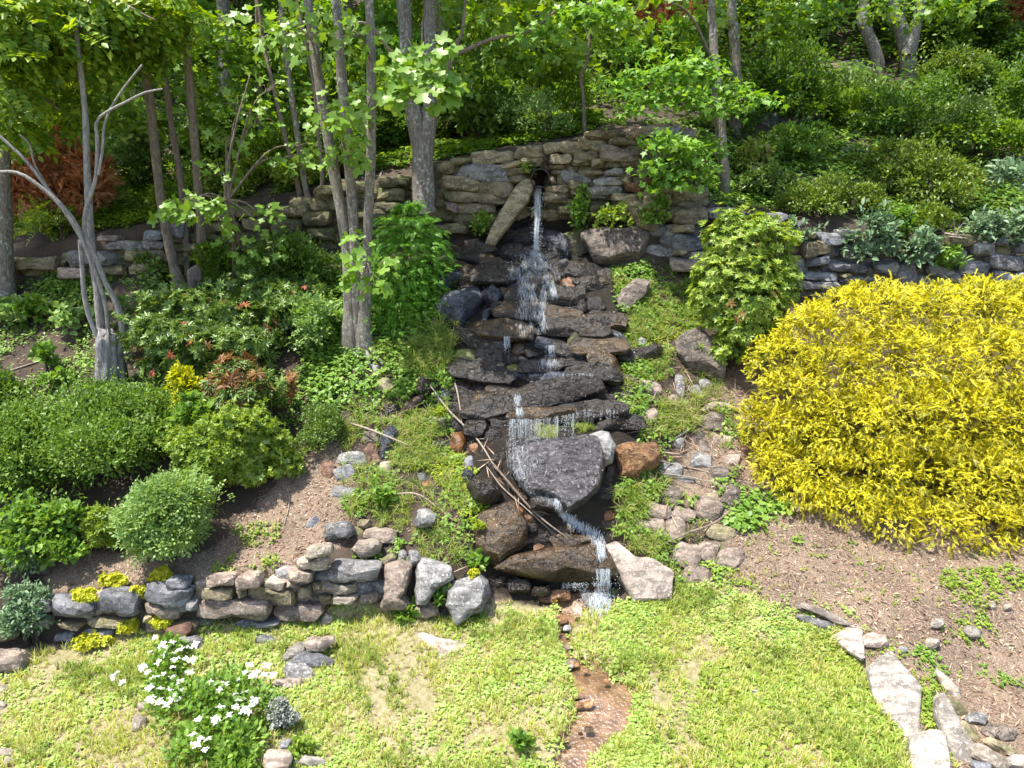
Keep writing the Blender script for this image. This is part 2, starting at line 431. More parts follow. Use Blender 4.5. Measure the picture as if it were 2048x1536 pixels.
def build_ground():
    xs = np.concatenate([np.arange(-60, -12, 3.0), np.arange(-12, -7, 0.25), np.arange(-7, 7, 0.075), np.arange(7, 12, 0.25), np.arange(12, 61, 3.0)])
    ys = np.concatenate([np.arange(-20, 2, 2.0), np.arange(2, 3.9, 0.3), np.arange(3.9, 7.2, 0.06), np.arange(7.2, 12.6, 0.07), np.arange(12.6, 28, 0.4), np.arange(28, 69.5, 2.5)])
    X, Y = np.meshgrid(xs, ys)
    ZZ = Z(X, Y)
    V = np.stack([X, Y, ZZ], -1).reshape(-1, 3)
    ny, nx = X.shape
    i = np.arange(ny * nx).reshape(ny, nx)
    F = np.stack([i[:-1, :-1], i[:-1, 1:], i[1:, 1:], i[1:, :-1]], -1).reshape(-1, 4)
    me = mesh_np('ground', V, F, ground_mat())
    px, py = to_px(V[:, 0], V[:, 1], V[:, 2])
    ok = V[:, 1] > 2.0
    lawn = (smooth_mask(px, py, LAWN_PX, 16) * .5 + smooth_mask(px, py, LAWN_PX, 55) * .5) * ok
    lawn[V[:, 1] <= 3.9] = 1.0
    mul = np.clip(smooth_mask(px, py, MULCH_PX) + smooth_mask(px, py, MULCH2_PX) * 0.8 + smooth_mask(px, py, MULCH3_PX) * 0.75 + smooth_mask(px, py, BED_PX) * 0.8, 0, 1) * ok
    wet = smooth_mask(px, py, WET_PX, 22) * ok
    st = np.clip(1.6 - _seg_dist(V[:, 0], V[:, 1]), 0, 1) * (V[:, 1] < 6.6)
    for nm, a in (('lawn', lawn), ('mulch', mul), ('wet', wet), ('stream', st)):
        at = me.attributes.new(nm, 'FLOAT', 'POINT')
        at.data.foreach_set('value', a.astype(np.float32))
    o = link('ground', me)
    return tag(o, kind='structure')
build_ground()

# ------------------------------------------------------------------ stones
def icosphere(sub):
    import bmesh
    bm = bmesh.new()
    bmesh.ops.create_icosphere(bm, subdivisions=sub, radius=1.0)
    V = np.array([v.co[:] for v in bm.verts])
    F = np.array([[v.index for v in f.verts] for f in bm.faces])
    bm.free()
    return V, F
ICO = {s: icosphere(s) for s in (2, 3, 4, 5)}

def wob(p, seed, freq, octs=4, ridge=False):
    r = np.random.default_rng(seed)
    out = np.zeros(len(p))
    amp = 1.0
    for o in range(octs):
        for _ in range(3):
            k = r.normal(size=3); k *= freq / np.linalg.norm(k) * r.uniform(0.7, 1.4)
            s = np.sin(p @ k + r.uniform(0, 6.28))
            out += amp * ((1 - 2 * np.abs(s)) if ridge else s) / 3
        freq *= 2.1; amp *= 0.5
    return out

def poly_radius(poly, th):
    """distance from the origin to the outline of a star-shaped polygon along each angle"""
    best = np.full(th.shape, 1e-6)
    c, s = np.cos(th), np.sin(th)
    n = len(poly)
    for i in range(n):
        x1, y1 = poly[i]; x2, y2 = poly[(i + 1) % n]
        ex, ey = x2 - x1, y2 - y1
        den = c * ey - s * ex
        den = np.where(np.abs(den) < 1e-9, 1e-9, den)
        t = (x1 * ey - y1 * ex) / den
        u = (x1 * s - y1 * c) / den
        ok = (t > 0) & (u >= -1e-6) & (u <= 1 + 1e-6)
        best = np.where(ok, np.maximum(best, t), best)
    return best

def stone_mesh(poly, t, seed, sub=3, e=3.2, cuts=9, rough=0.05, mat=None, sharp=32, grow=1.15):
    V, F = ICO[sub]
    r = np.random.default_rng(seed)
    d = V.copy()
    rho = np.hypot(d[:, 0], d[:, 1])
    k = (rho ** e + np.abs(d[:, 2]) ** e) ** (-1.0 / e)
    p = d * k[:, None]
    fib = cuts >= 12
    for c_ in range(cuts + 8 if fib else cuts):
        n = r.normal(size=3); n[2] = abs(n[2]) * 1.1 * (1 if r.random() < 0.75 else -1)
        n[:2] *= 0.8
        n /= np.linalg.norm(n)
        if fib:
            zz = 1 - 2 * (c_ + .5) / (cuts + 8); aa = c_ * 2.399963 + seed
            n = np.array([math.cos(aa) * math.sqrt(1 - zz * zz), math.sin(aa) * math.sqrt(1 - zz * zz), zz]) + r.normal(size=3) * .28
            n /= np.linalg.norm(n)
        ext = (p @ n).max()
        off = ext * (r.uniform(0.74, 0.93) if fib else r.uniform(0.66, 0.94))
        ex = np.maximum(0, p @ n - off)
        p -= ex[:, None] * n * 0.93
    th = np.arctan2(p[:, 1], p[:, 0])
    R = poly_radius(np.asarray(poly), th)
    R = R * grow
    W = np.stack([p[:, 0] * R, p[:, 1] * R, p[:, 2] * t * 0.5], -1)
    size = float(np.mean(R))
    nz = wob(W * np.array([1, 1.8, 1.5]), seed, 2.2 / max(size, 0.02), 4) * rough * 0.75 + wob(W * np.array([1, 3, 2]), seed + 5, 5.0 / max(size, .02), 3, True) * rough * 0.35
    W = W + d * (nz * min(size, t * 1.5))[:, None]
    return mesh_np('stone', W, F, mat, True, sharp)

def frame(tilt, yaw=0.0):
    t = math.radians(tilt); y = math.radians(yaw)
    r = Vector((math.cos(y), math.sin(y), 0))
    f = Vector((-math.sin(y), math.cos(y), 0))          # horizontal, away from the viewer side
    q = f * math.sin(t) + Vector((0, 0, math.cos(t)))
    n = r.cross(q)
    return r, q, n

def rect_poly(cx, cy, w, h, rot, seed, square=False):
    r = np.random.default_rng(seed)
    pts = []
    corner = r.uniform(0.74, 0.98, 4)
    base = [(-1, 0.15), (-0.86, 0.9), (-0.25, 1), (0.3, 1), (0.88, 0.86), (1, 0.1), (0.9, -0.85), (0.3, -1), (-0.3, -1), (-0.85, -0.9)]
    if square:
        base = [(-1, 0), (-.98, .72), (-.86, 1), (-.1, 1), (.86, 1), (.98, .76), (1, 0), (.98, -.8), (.86, -1), (0, -1), (-.86, -1), (-.98, -.72)]
    ca, sa = math.cos(math.radians(rot)), math.sin(math.radians(rot))
    for i, (x, y) in enumerate(base):
        k = r.uniform(0.88, 1.06)
        x, y = x * k * w / 2, y * k * h / 2
        pts.append((cx + x * ca - y * sa, cy + x * sa + y * ca))
    return pts

_seed = [100]
STONE_POLYS = []
GROW = 1.15
def place_stone(name, poly_px, mat, tilt=30, thick=None, Y=None, lift=0.1, yaw=0.0, parent=None, sub=None, e=3.2, cuts=15, rough=0.05, sharp=20, grow=1.17):
    """stone whose outline is the given photo polygon, standing on the ground under it (or at depth Y for a wall)"""
    _seed[0] += 1
    seed = _seed[0]
    pp = np.array(poly_px, float)
    c = pp.mean(0)
    r, q, n = frame(tilt, yaw)
    if Y is None:
        C = G1(c[0], c[1])
    else:
        C = P(c[0], c[1], Y)
    O = Vector((0, 0, CAM_H))
    def proj(C):
        loc = []
        for x, y in pp:
            D = P(x, y, 1.0) - O
            dn = D.dot(n)
            tt = (C - O).dot(n) / dn if abs(dn) > 0.08 else (C - O).length
            h = O + D * tt - C
            loc.append((h.dot(r), h.dot(q)))
        return np.array(loc)
    STONE_POLYS.append(pp)
    L = proj(C)
    ext = L.max(0) - L.min(0)
    if thick is None: thick = 0.55 * float(min(ext))
    if Y is None:
        C = C + n * thick * lift
        L = proj(C)
    if sub is None:
        big = (pp.max(0) - pp.min(0)).max()
        sub = 2 if big < 34 else (3 if big < 110 else 4)
    me = stone_mesh(L, thick, seed, sub, e, cuts, rough, ROCK[mat], sharp, grow)
    o = link(name, me)
    M = Matrix(((r.x, q.x, n.x, C.x), (r.y, q.y, n.y, C.y), (r.z, q.z, n.z, C.z), (0, 0, 0, 1)))
    if parent is not None:
        o.parent = parent
        M = Matrix.Translation(-parent.location) @ M
    o.matrix_basis = M
    return o

CROP = {'A': (0, 0, .3418), 'B': (650, 0, .3418), 'C': (1348, 0, .3418), 'D': (0, 480, .3418), 'E': (750, 400, .3189), 'F': (1348, 400, .3418),
        'G': (750, 820, .3189), 'H': (0, 1000, .349), 'I': (500, 1010, .3425), 'J': (1100, 1010, .3425), 'K': (1448, 1010, .3425), 'L': (1200, 600, .3255), 'M': (600, 700, .3255)}
def cr(k, *pts):
    x0, y0, s = CROP[k]
    return [(x0 + x * s, y0 + y * s) for x, y in pts]
def crect(k, cx, cy, w, h, rot=0, square=False):
    x0, y0, s = CROP[k]
    _seed[0] += 1
    return rect_poly(x0 + cx * s, y0 + cy * s, w * s, h * s, rot, _seed[0], square)
# ------------------------------------------------------------------ dry stone walls
def wall_Y(px):
    """depth of the upper wall's face along its length"""
    return float(np.interp(px, [-100, 0, 360, 640, 740, 900, 1010, 1060, 1150, 1290, 1420, 1600, 2048, 2300],
                           [10.96, 10.97, 11.08, 11.26, 11.28, 11.36, 11.42, 11.42, 11.28, 10.8, 10.56, 10.62, 10.62, 10.62]))
WG = 1.07
def build_wall(name, label, table, base_px, depth, thick=0.34, tilt=6, fill=None, fmats=('dimtan',)):
    root = empty(name, P(base_px[0], base_px[1], depth(base_px[0])), label, 'wall')
    if fill:
        # back courses: smaller stones set deeper between the face stones
        fx = [f[0] for f in fill]
        x = fx[0]
        top = lambda q: np.interp(q, fx, [f[1] for f in fill])
        bot = lambda q: np.interp(q, fx, [f[2] for f in fill])
        y = min(f[1] for f in fill)
        n = 0
        while y < max(f[2] for f in fill):
            x = fx[0] - random.uniform(0, 40)
            while x < fx[-1]:
                w = random.uniform(40, 78)
                if top(x) + 8 < y < bot(x) - 4:
                    place_stone('stone', rect_poly(x, y, w + 6, 26, random.uniform(-5, 5), 5000 + n), random.choice(fmats), tilt=6, thick=0.2, Y=depth(x) + 0.1,
                                parent=root, e=4.5, cuts=5, rough=0.04, sub=2)
                    STONE_POLYS.pop()
                    n += 1
                x += w
            y += 21
    for row in table:
        k, cx, cy, w, h, rot, mat = row[:7]
        pl = crect(k, cx, cy, w, h, rot, True)
        mx = sum(p[0] for p in pl) / len(pl)
        place_stone('stone', pl, mat, tilt=tilt + random.uniform(-4, 5), thick=thick * random.uniform(0.85, 1.15), Y=depth(mx) + random.uniform(-0.03, 0.04),
                    parent=root, e=7, cuts=8, rough=0.045, grow=WG)
    return root

UP = [('B',420,1065,190,66,0,'dimtan'),('B',160,1095,180,76,0,'dimtan'),('B',390,1140,160,72,0,'dimtan'),('B',40,1120,150,66,0,'dimtan'),('B',110,1190,180,76,0,'dimtan'),('B',370,1212,230,70,0,'dimtan'),
 ('B',700,990,140,70,-3,'dimtan'),('B',915,1015,296,104,4,'grey'),('B',785,1075,234,90,4,'tan'),('B',1000,1100,205,108,10,'tan'),('B',880,1158,350,70,3,'tan'),('B',890,1222,215,74,3,'tan'),
 ('B',740,1217,95,66,5,'pink'),('B',880,1290,260,72,0,'dimtan'),('B',718,1150,66,66,0,'dimtan'),('B',990,920,265,80,-6,'tan'),('B',800,945,130,40,-3,'dimtan'),('B',1190,890,185,75,-6,'tan'),
 ('B',1150,957,275,46,-10,'tan'),('B',1130,1003,165,50,-6,'tan'),('B',1117,1052,135,52,-8,'tan'),('B',1380,870,210,68,-3,'tan'),('B',1577,846,180,84,-3,'tan'),('B',1640,790,235,54,-2,'tan'),
 ('B',1890,770,245,60,-4,'pink'),('B',1752,830,185,50,0,'tan'),('B',1375,930,132,60,0,'tan'),('B',1520,915,158,64,-10,'tan'),('B',1730,905,244,94,5,'pink'),('B',1595,950,84,48,-5,'tan'),
 ('B',1690,972,112,40,0,'dimtan'),('B',1500,957,105,34,0,'dimtan'),('B',1355,977,92,34,-5,'tan'),('B',1360,1012,88,34,3,'tan'),('B',1455,992,88,36,0,'tan'),('B',1480,1036,205,68,6,'grey'),
 ('B',1572,1011,120,28,0,'tan'),('B',1690,1012,128,48,-8,'grey'),('B',1660,1066,168,50,-5,'grey'),('B',1762,1050,72,68,-20,'tan'),('B',1382,1055,52,58,0,'tan'),('B',1330,1055,42,64,0,'tan'),
 ('B',1490,1086,152,54,8,'tan'),('B',1362,1105,145,50,-3,'tan'),('B',1640,1111,195,56,-5,'grey'),('B',1802,1096,95,64,-5,'redbrown'),('B',1350,1157,145,66,3,'tan'),('B',1590,1152,135,40,0,'grey'),
 ('B',1750,1157,145,46,3,'tan'),('B',1478,1130,112,42,0,'tan'),('B',1780,1196,155,46,-3,'tan'),('B',1600,1217,165,46,0,'dimtan'),('B',1840,1262,145,104,8,'tan'),('B',1932,1182,155,104,0,'tan'),
 ('B',1720,1246,105,46,-5,'pink'),('B',1880,1322,125,46,15,'tan'),('B',1865,1012,70,46,0,'tan'),('B',1875,1060,95,46,0,'redbrown'),('B',1965,1120,140,64,0,'dimtan'),('B',2005,1250,70,100,0,'tan'),
 ('B',1470,1190,120,44,0,'dimtan'),('B',1420,1230,120,50,0,'dimtan'),('B',2030,770,100,60,0,'grey'),('B',2110,790,110,60,0,'pale'),('B',1950,840,180,60,0,'tan'),('B',2010,910,170,70,0,'dimtan'),('B',2000,985,150,60,0,'tan'),('B',2090,1050,130,60,0,'dimtan'),
 ('B',230,1260,300,70,0,'dimtan'),('B',520,1240,180,70,0,'dimtan'),('B',560,1080,110,70,0,'dimtan'),('B',560,1160,110,70,0,'dimtan'),('B',720,1340,240,60,0,'dimtan'),('B',960,1340,120,60,5,'dimtan'),('B',1580,1260,150,50,0,'dimtan'),('B',1480,1250,60,50,0,'dimtan'),('B',1240,960,60,46,0,'tan'),('B',1195,1000,50,36,0,'dimtan')]
build_wall('stone_wall', 'tan dry stone wall with a black drain pipe through it', UP, (1000, 430), wall_Y,
           fill=[(620,385,480),(740,360,480),(900,330,440),(1010,305,440),(1060,400,440),(1100,400,440),(1108,300,440),(1160,290,440),(1290,275,440),(1400,260,430)])

RW = [('F',85,90,195,100,3,'tan'),('F',300,80,215,66,3,'slate'),('F',595,122,135,92,20,'slate'),('F',50,165,120,56,0,'tan'),('F',100,250,226,98,5,'slate'),('F',40,307,95,36,0,'tan'),('F',160,332,145,48,5,'grey'),
 ('F',90,375,235,74,0,'pink'),('F',60,470,155,64,0,'pink'),('F',180,482,95,54,0,'grey'),('F',820,287,155,98,-5,'tan'),('F',780,207,74,44,0,'tan'),('F',890,226,145,74,0,'slate'),('F',830,357,124,54,-8,'slate'),
 ('F',1000,387,305,66,4,'slate'),('F',850,442,185,54,3,'slate'),('F',1090,471,285,54,3,'slate'),('F',990,440,90,30,0,'tan'),('F',850,496,190,50,0,'grey'),('F',1342,440,150,140,-15,'slate'),('F',1500,492,262,118,5,'slate'),
 ('F',1572,432,225,74,18,'grey'),('F',1742,410,180,112,10,'slate'),('F',1932,365,205,88,5,'grey'),('F',1952,461,215,94,3,'slate'),('F',1750,502,175,84,-5,'slate'),('F',2012,560,95,54,0,'slate'),('F',1190,522,210,46,0,'slate'),
 ('F',1905,245,64,48,10,'grey'),('F',640,190,120,64,0,'slate'),('F',725,140,90,36,0,'grey'),('F',1210,230,130,56,0,'grey'),('F',1420,232,150,76,0,'dimtan'),('F',1050,300,150,90,0,'grey'),('F',1200,300,150,90,0,'slate'),
 ('F',1010,210,140,70,0,'grey'),('F',1220,400,140,80,0,'grey'),('F',1330,310,130,80,0,'dimtan'),('F',1480,310,140,80,0,'grey'),('F',1620,330,130,70,0,'grey'),('F',1650,240,150,70,0,'dimtan'),('F',1790,290,120,70,0,'grey'),('F',2060,280,160,70,0,'slate'),('F',2100,370,120,80,0,'grey'),('F',2140,470,140,80,0,'slate'),
 ('F',420,260,200,80,0,'slate'),('F',560,280,160,70,0,'grey'),('F',320,350,150,60,0,'grey'),('F',520,370,220,70,0,'tan'),('F',680,420,160,60,0,'slate'),('F',330,440,200,70,0,'pink'),('F',600,470,200,60,0,'grey'),('F',430,150,130,70,0,'grey'),('F',740,500,120,50,0,'grey')]
build_wall('stone_wall', 'blue-grey dry stone wall behind the golden shrub', RW, (1700, 570), wall_Y, fill=[(1310,440,575),(1560,445,590),(1750,475,600),(2090,500,610)], fmats=('grey','slate','dimtan'))

LWL = [('A',210,1542,295,78,0,'dimtan'),('A',394,1535,44,44,0,'mossy'),('A',572,1515,292,94,0,'grey'),('A',750,1440,205,60,0,'grey'),('A',905,1430,155,54,0,'grey'),('A',860,1490,235,64,-3,'tan'),('A',640,1580,225,56,0,'dimtan'),
 ('A',430,1598,165,64,0,'pink'),('A',870,1565,185,64,-8,'tan'),('A',925,1382,135,64,0,'slate'),('A',1050,1350,115,94,0,'slate'),('A',1265,1400,290,64,0,'dimtan'),('A',1470,1240,210,64,0,'dimtan'),('A',1500,1312,155,94,0,'dimtan'),
 ('A',1285,1250,210,84,0,'dimtan'),('A',1700,1400,205,64,0,'dimtan'),('A',1680,1320,190,80,0,'dimtan'),('A',1720,1240,200,70,0,'dimtan'),('A',1090,1450,200,60,0,'dimtan'),('A',1300,1470,220,60,0,'dimtan'),('A',1520,1450,200,60,0,'dimtan'),('A',1330,1330,160,60,0,'dimtan'),
 ('A',640,1395,130,36,0,'pale'),('A',1860,1280,150,80,0,'dimtan'),('A',1880,1370,150,70,0,'dimtan'),('A',1050,1530,160,60,0,'dimtan'),('A',1720,1480,200,60,0,'dimtan'),('A',40,1560,60,80,0,'dimtan'),('A',-70,1550,170,80,0,'grey')]
build_wall('stone_wall', 'low shaded stone wall behind the leafless many-stemmed stump', LWL, (250, 545), lambda px: wall_Y(px) - 0.03, fill=[(0,520,550),(200,495,550),(360,455,540),(500,420,520),(640,390,500)])

WG = .98
FW = [('H',420,612,262,122,5,'slate'),('H',690,580,264,150,3,'slate'),('H',975,545,262,140,12,'slate'),('H',640,687,235,58,3,'tan'),('H',430,700,155,54,0,'tan'),('H',390,770,125,74,0,'slate'),('H',570,750,215,60,-3,'slate'),
 ('H',940,627,235,74,5,'pink'),('H',1275,456,178,72,-3,'pink'),('H',1432,455,142,82,-5,'pink'),('H',1250,521,222,68,-2,'tan'),('H',1352,612,402,126,3,'pink'),('H',1570,536,314,112,5,'tan'),('H',1590,470,124,54,5,'pale'),
 ('H',1682,470,64,64,0,'pink'),('H',1722,432,155,74,10,'pink'),('H',1395,517,48,72,0,'tan'),('H',1760,517,84,74,0,'tan'),('H',1718,632,285,98,2,'pink'),('H',1830,290,155,66,-5,'pale'),('H',1800,360,185,84,-10,'pale'),
 ('H',1050,700,200,50,0,'tan'),('H',1200,690,120,50,0,'grey'),('H',1400,690,180,40,0,'slate'),('H',860,670,70,40,0,'tan'),('H',240,600,140,90,0,'slate'),('H',220,690,160,70,0,'grey'),('H',1120,590,60,70,0,'grey'),('H',1030,470,120,60,0,'slate'),('H',1540,690,160,34,0,'slate'),
 ('I',615,390,312,102,3,'grey'),('I',510,475,264,68,5,'pale'),('I',700,530,115,64,0,'pale'),('I',560,540,170,54,5,'pale'),('I',450,540,100,54,0,'tan'),('I',400,470,60,60,0,'tan')]
def fw_Y(px): return float(np.interp(px, [0, 100, 480, 640, 800], [6.0, 6.05, 6.2, 6.32, 6.4]))
build_wall('garden_wall', 'low sunlit garden wall of flat pink and slate stones at the lawn edge', FW, (430, 1250), fw_Y, thick=0.26, tilt=14, fill=[(105,1195,1270),(400,1165,1240),(640,1130,1220),(770,1140,1215)], fmats=('pink','grey','tan'))

# ------------------------------------------------------------------ drain pipe
def pipe():
    c = P(1080, 357, wall_Y(1080) - 0.25)
    R = 18.5 * c.y / F_PX
    n = 40
    th = np.linspace(0, 2 * np.pi, n, endpoint=False)
    prof = [(R, 0.9), (R, 0.0), (R * 0.97, -0.05), (R * 0.9, -0.05), (R * 0.87, 0.0), (R * 0.87, 0.9)]
    V = np.concatenate([np.stack([np.cos(th) * r, np.full(n, y), np.sin(th) * r], -1) for r, y in prof])
    F = []
    for k in range(len(prof) - 1):
        for i in range(n):
            j = (i + 1) % n
            F.append((k * n + i, k * n + j, (k + 1) * n + j, (k + 1) * n + i))
    m, nt, N, out = nodes('black_plastic_pipe')
    tc = N('TexCoord')
    ns = N('TexNoise', {'Vector': tc.outputs['Object'], 'Scale': 9.0, 'Detail': 5.0}).outputs[0]
    col = mix(N, ramp(N, ns, [(0.4, 0.0), (0.7, 1.0)]), (0.008, 0.008, 0.008), (0.022, 0.019, 0.016))
    bs = N('BsdfPrincipled', {'Base Color': col, 'Roughness': 0.55})
    nt.links.new(bs.outputs[0], out.inputs[0])
    o = link('drain_pipe', mesh_np('drain_pipe', V, np.array(F), m, True, 40), None, c)
    tag(o, 'round black drain pipe mouth set in the stone wall', 'pipe')
    # black disc far back, put in for the dark depth of the pipe
    V2 = np.concatenate([[[0, 0.88, 0]], np.stack([np.cos(th) * R * .88, np.full(n, .88), np.sin(th) * R * .88], -1)])
    F2 = np.array([(0, 1 + (i + 1) % n, 1 + i) for i in range(n)])
    link('pipe_end', mesh_np('pipe_end', V2, F2, m, False), o, o.location)
pipe()

# ------------------------------------------------------------------ single boulders and slabs
def rk(name, label, pl, mat, tilt=30, thick=None, cat='rock', group=None, **kw):
    o = place_stone(name, pl, mat, tilt=tilt, thick=thick, **kw)
    return tag(o, label, cat, group)

slab = place_stone('leaning_slab', cr('B',(1165,1078),(1212,1092),(1175,1190),(1090,1300),(1000,1415),(950,1425),(975,1350),(1050,1215),(1115,1110)), 'tan', tilt=18, thick=0.26, Y=11.1, e=6, cuts=2, rough=0.03, sub=4)
tag(slab, 'long tan stone slab leaning diagonally against the wall beside the pipe', 'rock')
rk('boulder', 'large ribbed brown wet boulder below the wall, right of the jet', cr('B',(1480,1400),(1560,1370),(1680,1400),(1790,1370),(1900,1340),(1915,1400),(1880,1470),(1780,1520),(1680,1540),(1580,1500)), 'strata', 40, 0.55, lift=0.3, e=2.6)
rk('boulder', 'dark mossy boulder between the pipe jet and the ribbed brown boulder', cr('E',(1160,230),(1260,190),(1400,200),(1420,300),(1380,350),(1250,360),(1170,300)), 'mossy', 40, 0.4)
rk('boulder', 'smooth dark wet boulder under the hemlock branches left of the jet', cr('E',(540,270),(640,250),(740,290),(770,350),(690,370),(560,360)), 'wet', 35, 0.4)
rk('boulder', 'big blue-black glossy boulder on the left flank of the cascade', cr('E',(380,660),(470,600),(560,575),(640,590),(655,650),(600,720),(540,790),(420,780)), 'wetsky', 38, 0.5, lift=0.25, e=2.6)
rk('boulder', 'rounded blue-grey wet boulder right of the big blue-black one', cr('E',(680,570),(730,545),(790,570),(800,640),(760,690),(700,660),(670,620)), 'wetsky', 35, 0.4, lift=0.25, e=2.4)
rk('rock', 'narrow blue wet rock standing between the glossy boulders and the cascade', cr('E',(670,700),(720,670),(730,720),(690,810),(655,810)), 'wetsky', 25, 0.25)
rk('slab', 'slanted pale-streaked slab above the bright moss right of the cascade', cr('E',(1510,640),(1560,560),(1620,500),(1720,520),(1700,590),(1640,640),(1570,710),(1520,690)), 'strata', 35, 0.3, lift=0.25)
rk('slab', 'dark brown flat slab jutting beside the bright moss patch', cr('E',(1450,740),(1560,720),(1600,790),(1570,820),(1480,810)), 'wetbrown', 55, 0.2, lift=0.3)
rk('boulder', 'layered brown boulder below the rounded yellow-green bush', cr('L',(460,280),(500,200),(610,195),(640,250),(700,265),(780,330),(780,430),(740,475),(640,440),(520,385),(470,340)), 'strata', 35, 0.55, lift=0.3, e=2.8, rough=0.07)
rk('slab', 'dark wet pointed slab left of the layered brown boulder', cr('L',(110,370),(150,320),(280,300),(370,275),(385,310),(330,370),(250,380),(190,390)), 'wet', 45, 0.28, lift=0.25)
rk('rock', 'small light grey stone resting on the dark pointed slab', crect('L',260,258,58,54), 'grey', 35, lift=0.5)
rk('boulder', 'rusty orange rough boulder right of the big wet boulder', cr('L',(115,905),(230,890),(330,885),(375,960),(350,1020),(250,1050),(210,1110),(90,1140),(110,1010)), 'rust', 30, 0.4, lift=0.2, rough=0.08)
rk('boulder', 'huge grey wet boulder under the dripping ledge', cr('G',(850,300),(900,230),(1000,190),(1180,200),(1340,170),(1410,210),(1425,330),(1400,480),(1330,560),(1210,635),(1140,560),(980,525),(900,460),(840,360)), 'wetgrey', 52, 0.5, lift=0.15, e=3.2, sub=5, cuts=10, rough=0.06, grow=1.03)
rk('boulder', 'light grey block behind the upper right shoulder of the huge wet boulder', cr('G',(1340,150),(1470,140),(1505,220),(1490,320),(1420,370),(1390,260)), 'grey', 35, 0.4, lift=0.35)
rk('boulder', 'dark mossy boulder beneath the lip of the huge wet boulder', crect('G',1070,595,200,95,5), 'wet', 30, 0.35)
rk('boulder', 'black faceted boulder left of the fallen sticks', cr('G',(590,480),(640,420),(740,420),(790,500),(760,580),(690,600),(620,570)), 'wet', 30, 0.45, lift=0.2)
rk('boulder', 'small black boulder on the upper left of the black faceted boulder', cr('G',(535,410),(575,365),(615,380),(625,430),(585,470)), 'wetsky', 30, 0.3, lift=0.2)
rk('slab', 'large kite-shaped brown wet slab at the foot of the falls', cr('G',(650,690),(730,625),(860,600),(940,720),(930,830),(840,925),(790,985),(720,930),(655,850)), 'wetbrown', 45, 0.3, lift=0.35, cuts=5)
rk('slab', 'wide dark ledge slab over which the lowest fall drops', cr('G',(800,990),(900,920),(1150,870),(1400,830),(1440,900),(1490,1030),(1400,1060),(1100,1060),(960,1035)), 'wetbrown', 40, 0.4, lift=0.35, cuts=5, sub=4)
rk('slab', 'brown wet slab just above the widest lowest ledge', cr('G',(1090,800),(1180,785),(1350,800),(1400,830),(1200,880),(1120,860)), 'wetbrown', 55, 0.2, lift=0.3)
rk('slab', 'large smooth pale pinkish slab right of the lowest splash', cr('J',(310,270),(400,235),(470,290),(600,330),(690,385),(680,520),(490,540),(425,440),(370,370)), 'dust', 52, 0.26, lift=0.35, cuts=4, rough=0.03, sub=4)
rk('rock', 'orange wet stone standing among the grass left of the sticks', crect('G',525,222,92,150), 'rustwet', 25, 0.25)
rk('boulder', 'dark angular boulder behind the standing orange stone', crect('G',640,130,155,145), 'wet', 30, 0.35)
rk('rock', 'flat pale splash stone under the lowest fall', cr('G',(1290,1130),(1400,1150),(1480,1180),(1430,1260),(1330,1230)), 'grey', 70, 0.12, lift=0.3)
rk('boulder', 'dark rounded stone in the shade under the wide ledge slab', crect('G',900,1100,165,105), 'wet', 35, 0.3)
rk('boulder', 'black wet stone under the middle of the wide ledge slab', crect('G',1035,1130,130,85), 'wet', 35, 0.3)
rk('rock', 'orange-tan wet stone at the edge of the pool', crect('G',1150,1165,150,60), 'rust', 55, 0.15)
# lawn edge boulders
rk('boulder', 'tall pinkish craggy boulder at the right end of the garden wall', cr('I',(800,370),(880,345),(935,370),(930,450),(900,530),(945,580),(900,612),(800,610),(757,590),(790,470)), 'pink', 22, 0.42, lift=0.25, rough=0.07, sub=4)
rk('boulder', 'smooth lilac-grey angular boulder between two others at the lawn edge', cr('I',(970,400),(1010,325),(1110,355),(1165,370),(1178,430),(1100,490),(1040,570),(975,580)), 'grey', 22, 0.42, lift=0.25, sub=4)
rk('boulder', 'craggy light grey boulder topped with a yellow moss cushion', cr('I',(1145,480),(1230,450),(1330,415),(1390,450),(1395,540),(1340,620),(1215,690),(1180,620)), 'grey', 22, 0.45, lift=0.25, rough=0.08, sub=4)
rk('rock', 'tan wedge stone between the lilac and the craggy grey boulder bases', crect('I',1020,612,155,95,-18), 'pink', 25, 0.25)
rk('rock', 'small round grey stone on the left behind the lilac-grey boulder', crect('I',895,300,66,76,5), 'grey', 25, 0.2, lift=0.3, e=2.4)
rk('rock', 'upright grey cobble directly behind the lilac-grey boulder', crect('I',960,312,84,105), 'grey', 25, 0.22, lift=0.3, e=2.4)
rk('rock', 'thin tan stone lying diagonally left of the small round cobbles', crect('I',808,320,105,56,-30), 'tan', 45, 0.14, lift=0.3)
rk('boulder', 'rounded pale cream boulder on the bank above the garden wall', cr('I',(605,260),(640,210),(710,192),(760,225),(745,280),(690,305),(640,300)), 'pale', 28, 0.32, lift=0.3, e=2.3, cuts=3)
rk('boulder', 'dark grey boulder on the mulch bank left of the cream boulder', crect('I',512,150,180,105,-5), 'grey', 28, 0.32, lift=0.3, e=2.6)
rk('rock', 'small blue-grey flat stone leaning in the mulch', crect('I',365,110,56,92,35), 'slate', 40, 0.1)
rk('slab', 'flat grey-brown slab behind the cream boulder', crect('I',760,180,185,75,6), 'pink', 60, 0.15, lift=0.3)
rk('rock', 'tan stone partly under grass above the flat grey-brown slab', crect('I',665,115,95,64,-10), 'tan', 40, 0.2)
rk('boulder', 'grey angular boulder alone in the grassy bank', cr('I',(950,100),(985,30),(1030,10),(1085,60),(1070,110),(1000,130)), 'grey', 28, 0.32, lift=0.25)
rk('slab', 'triangular pinkish flat stone lying alone on the lawn', cr('I',(972,757),(1030,755),(1090,780),(1250,815),(1225,840),(1110,890),(1075,845)), 'pale', 80, 0.09, lift=0.25, cuts=4)
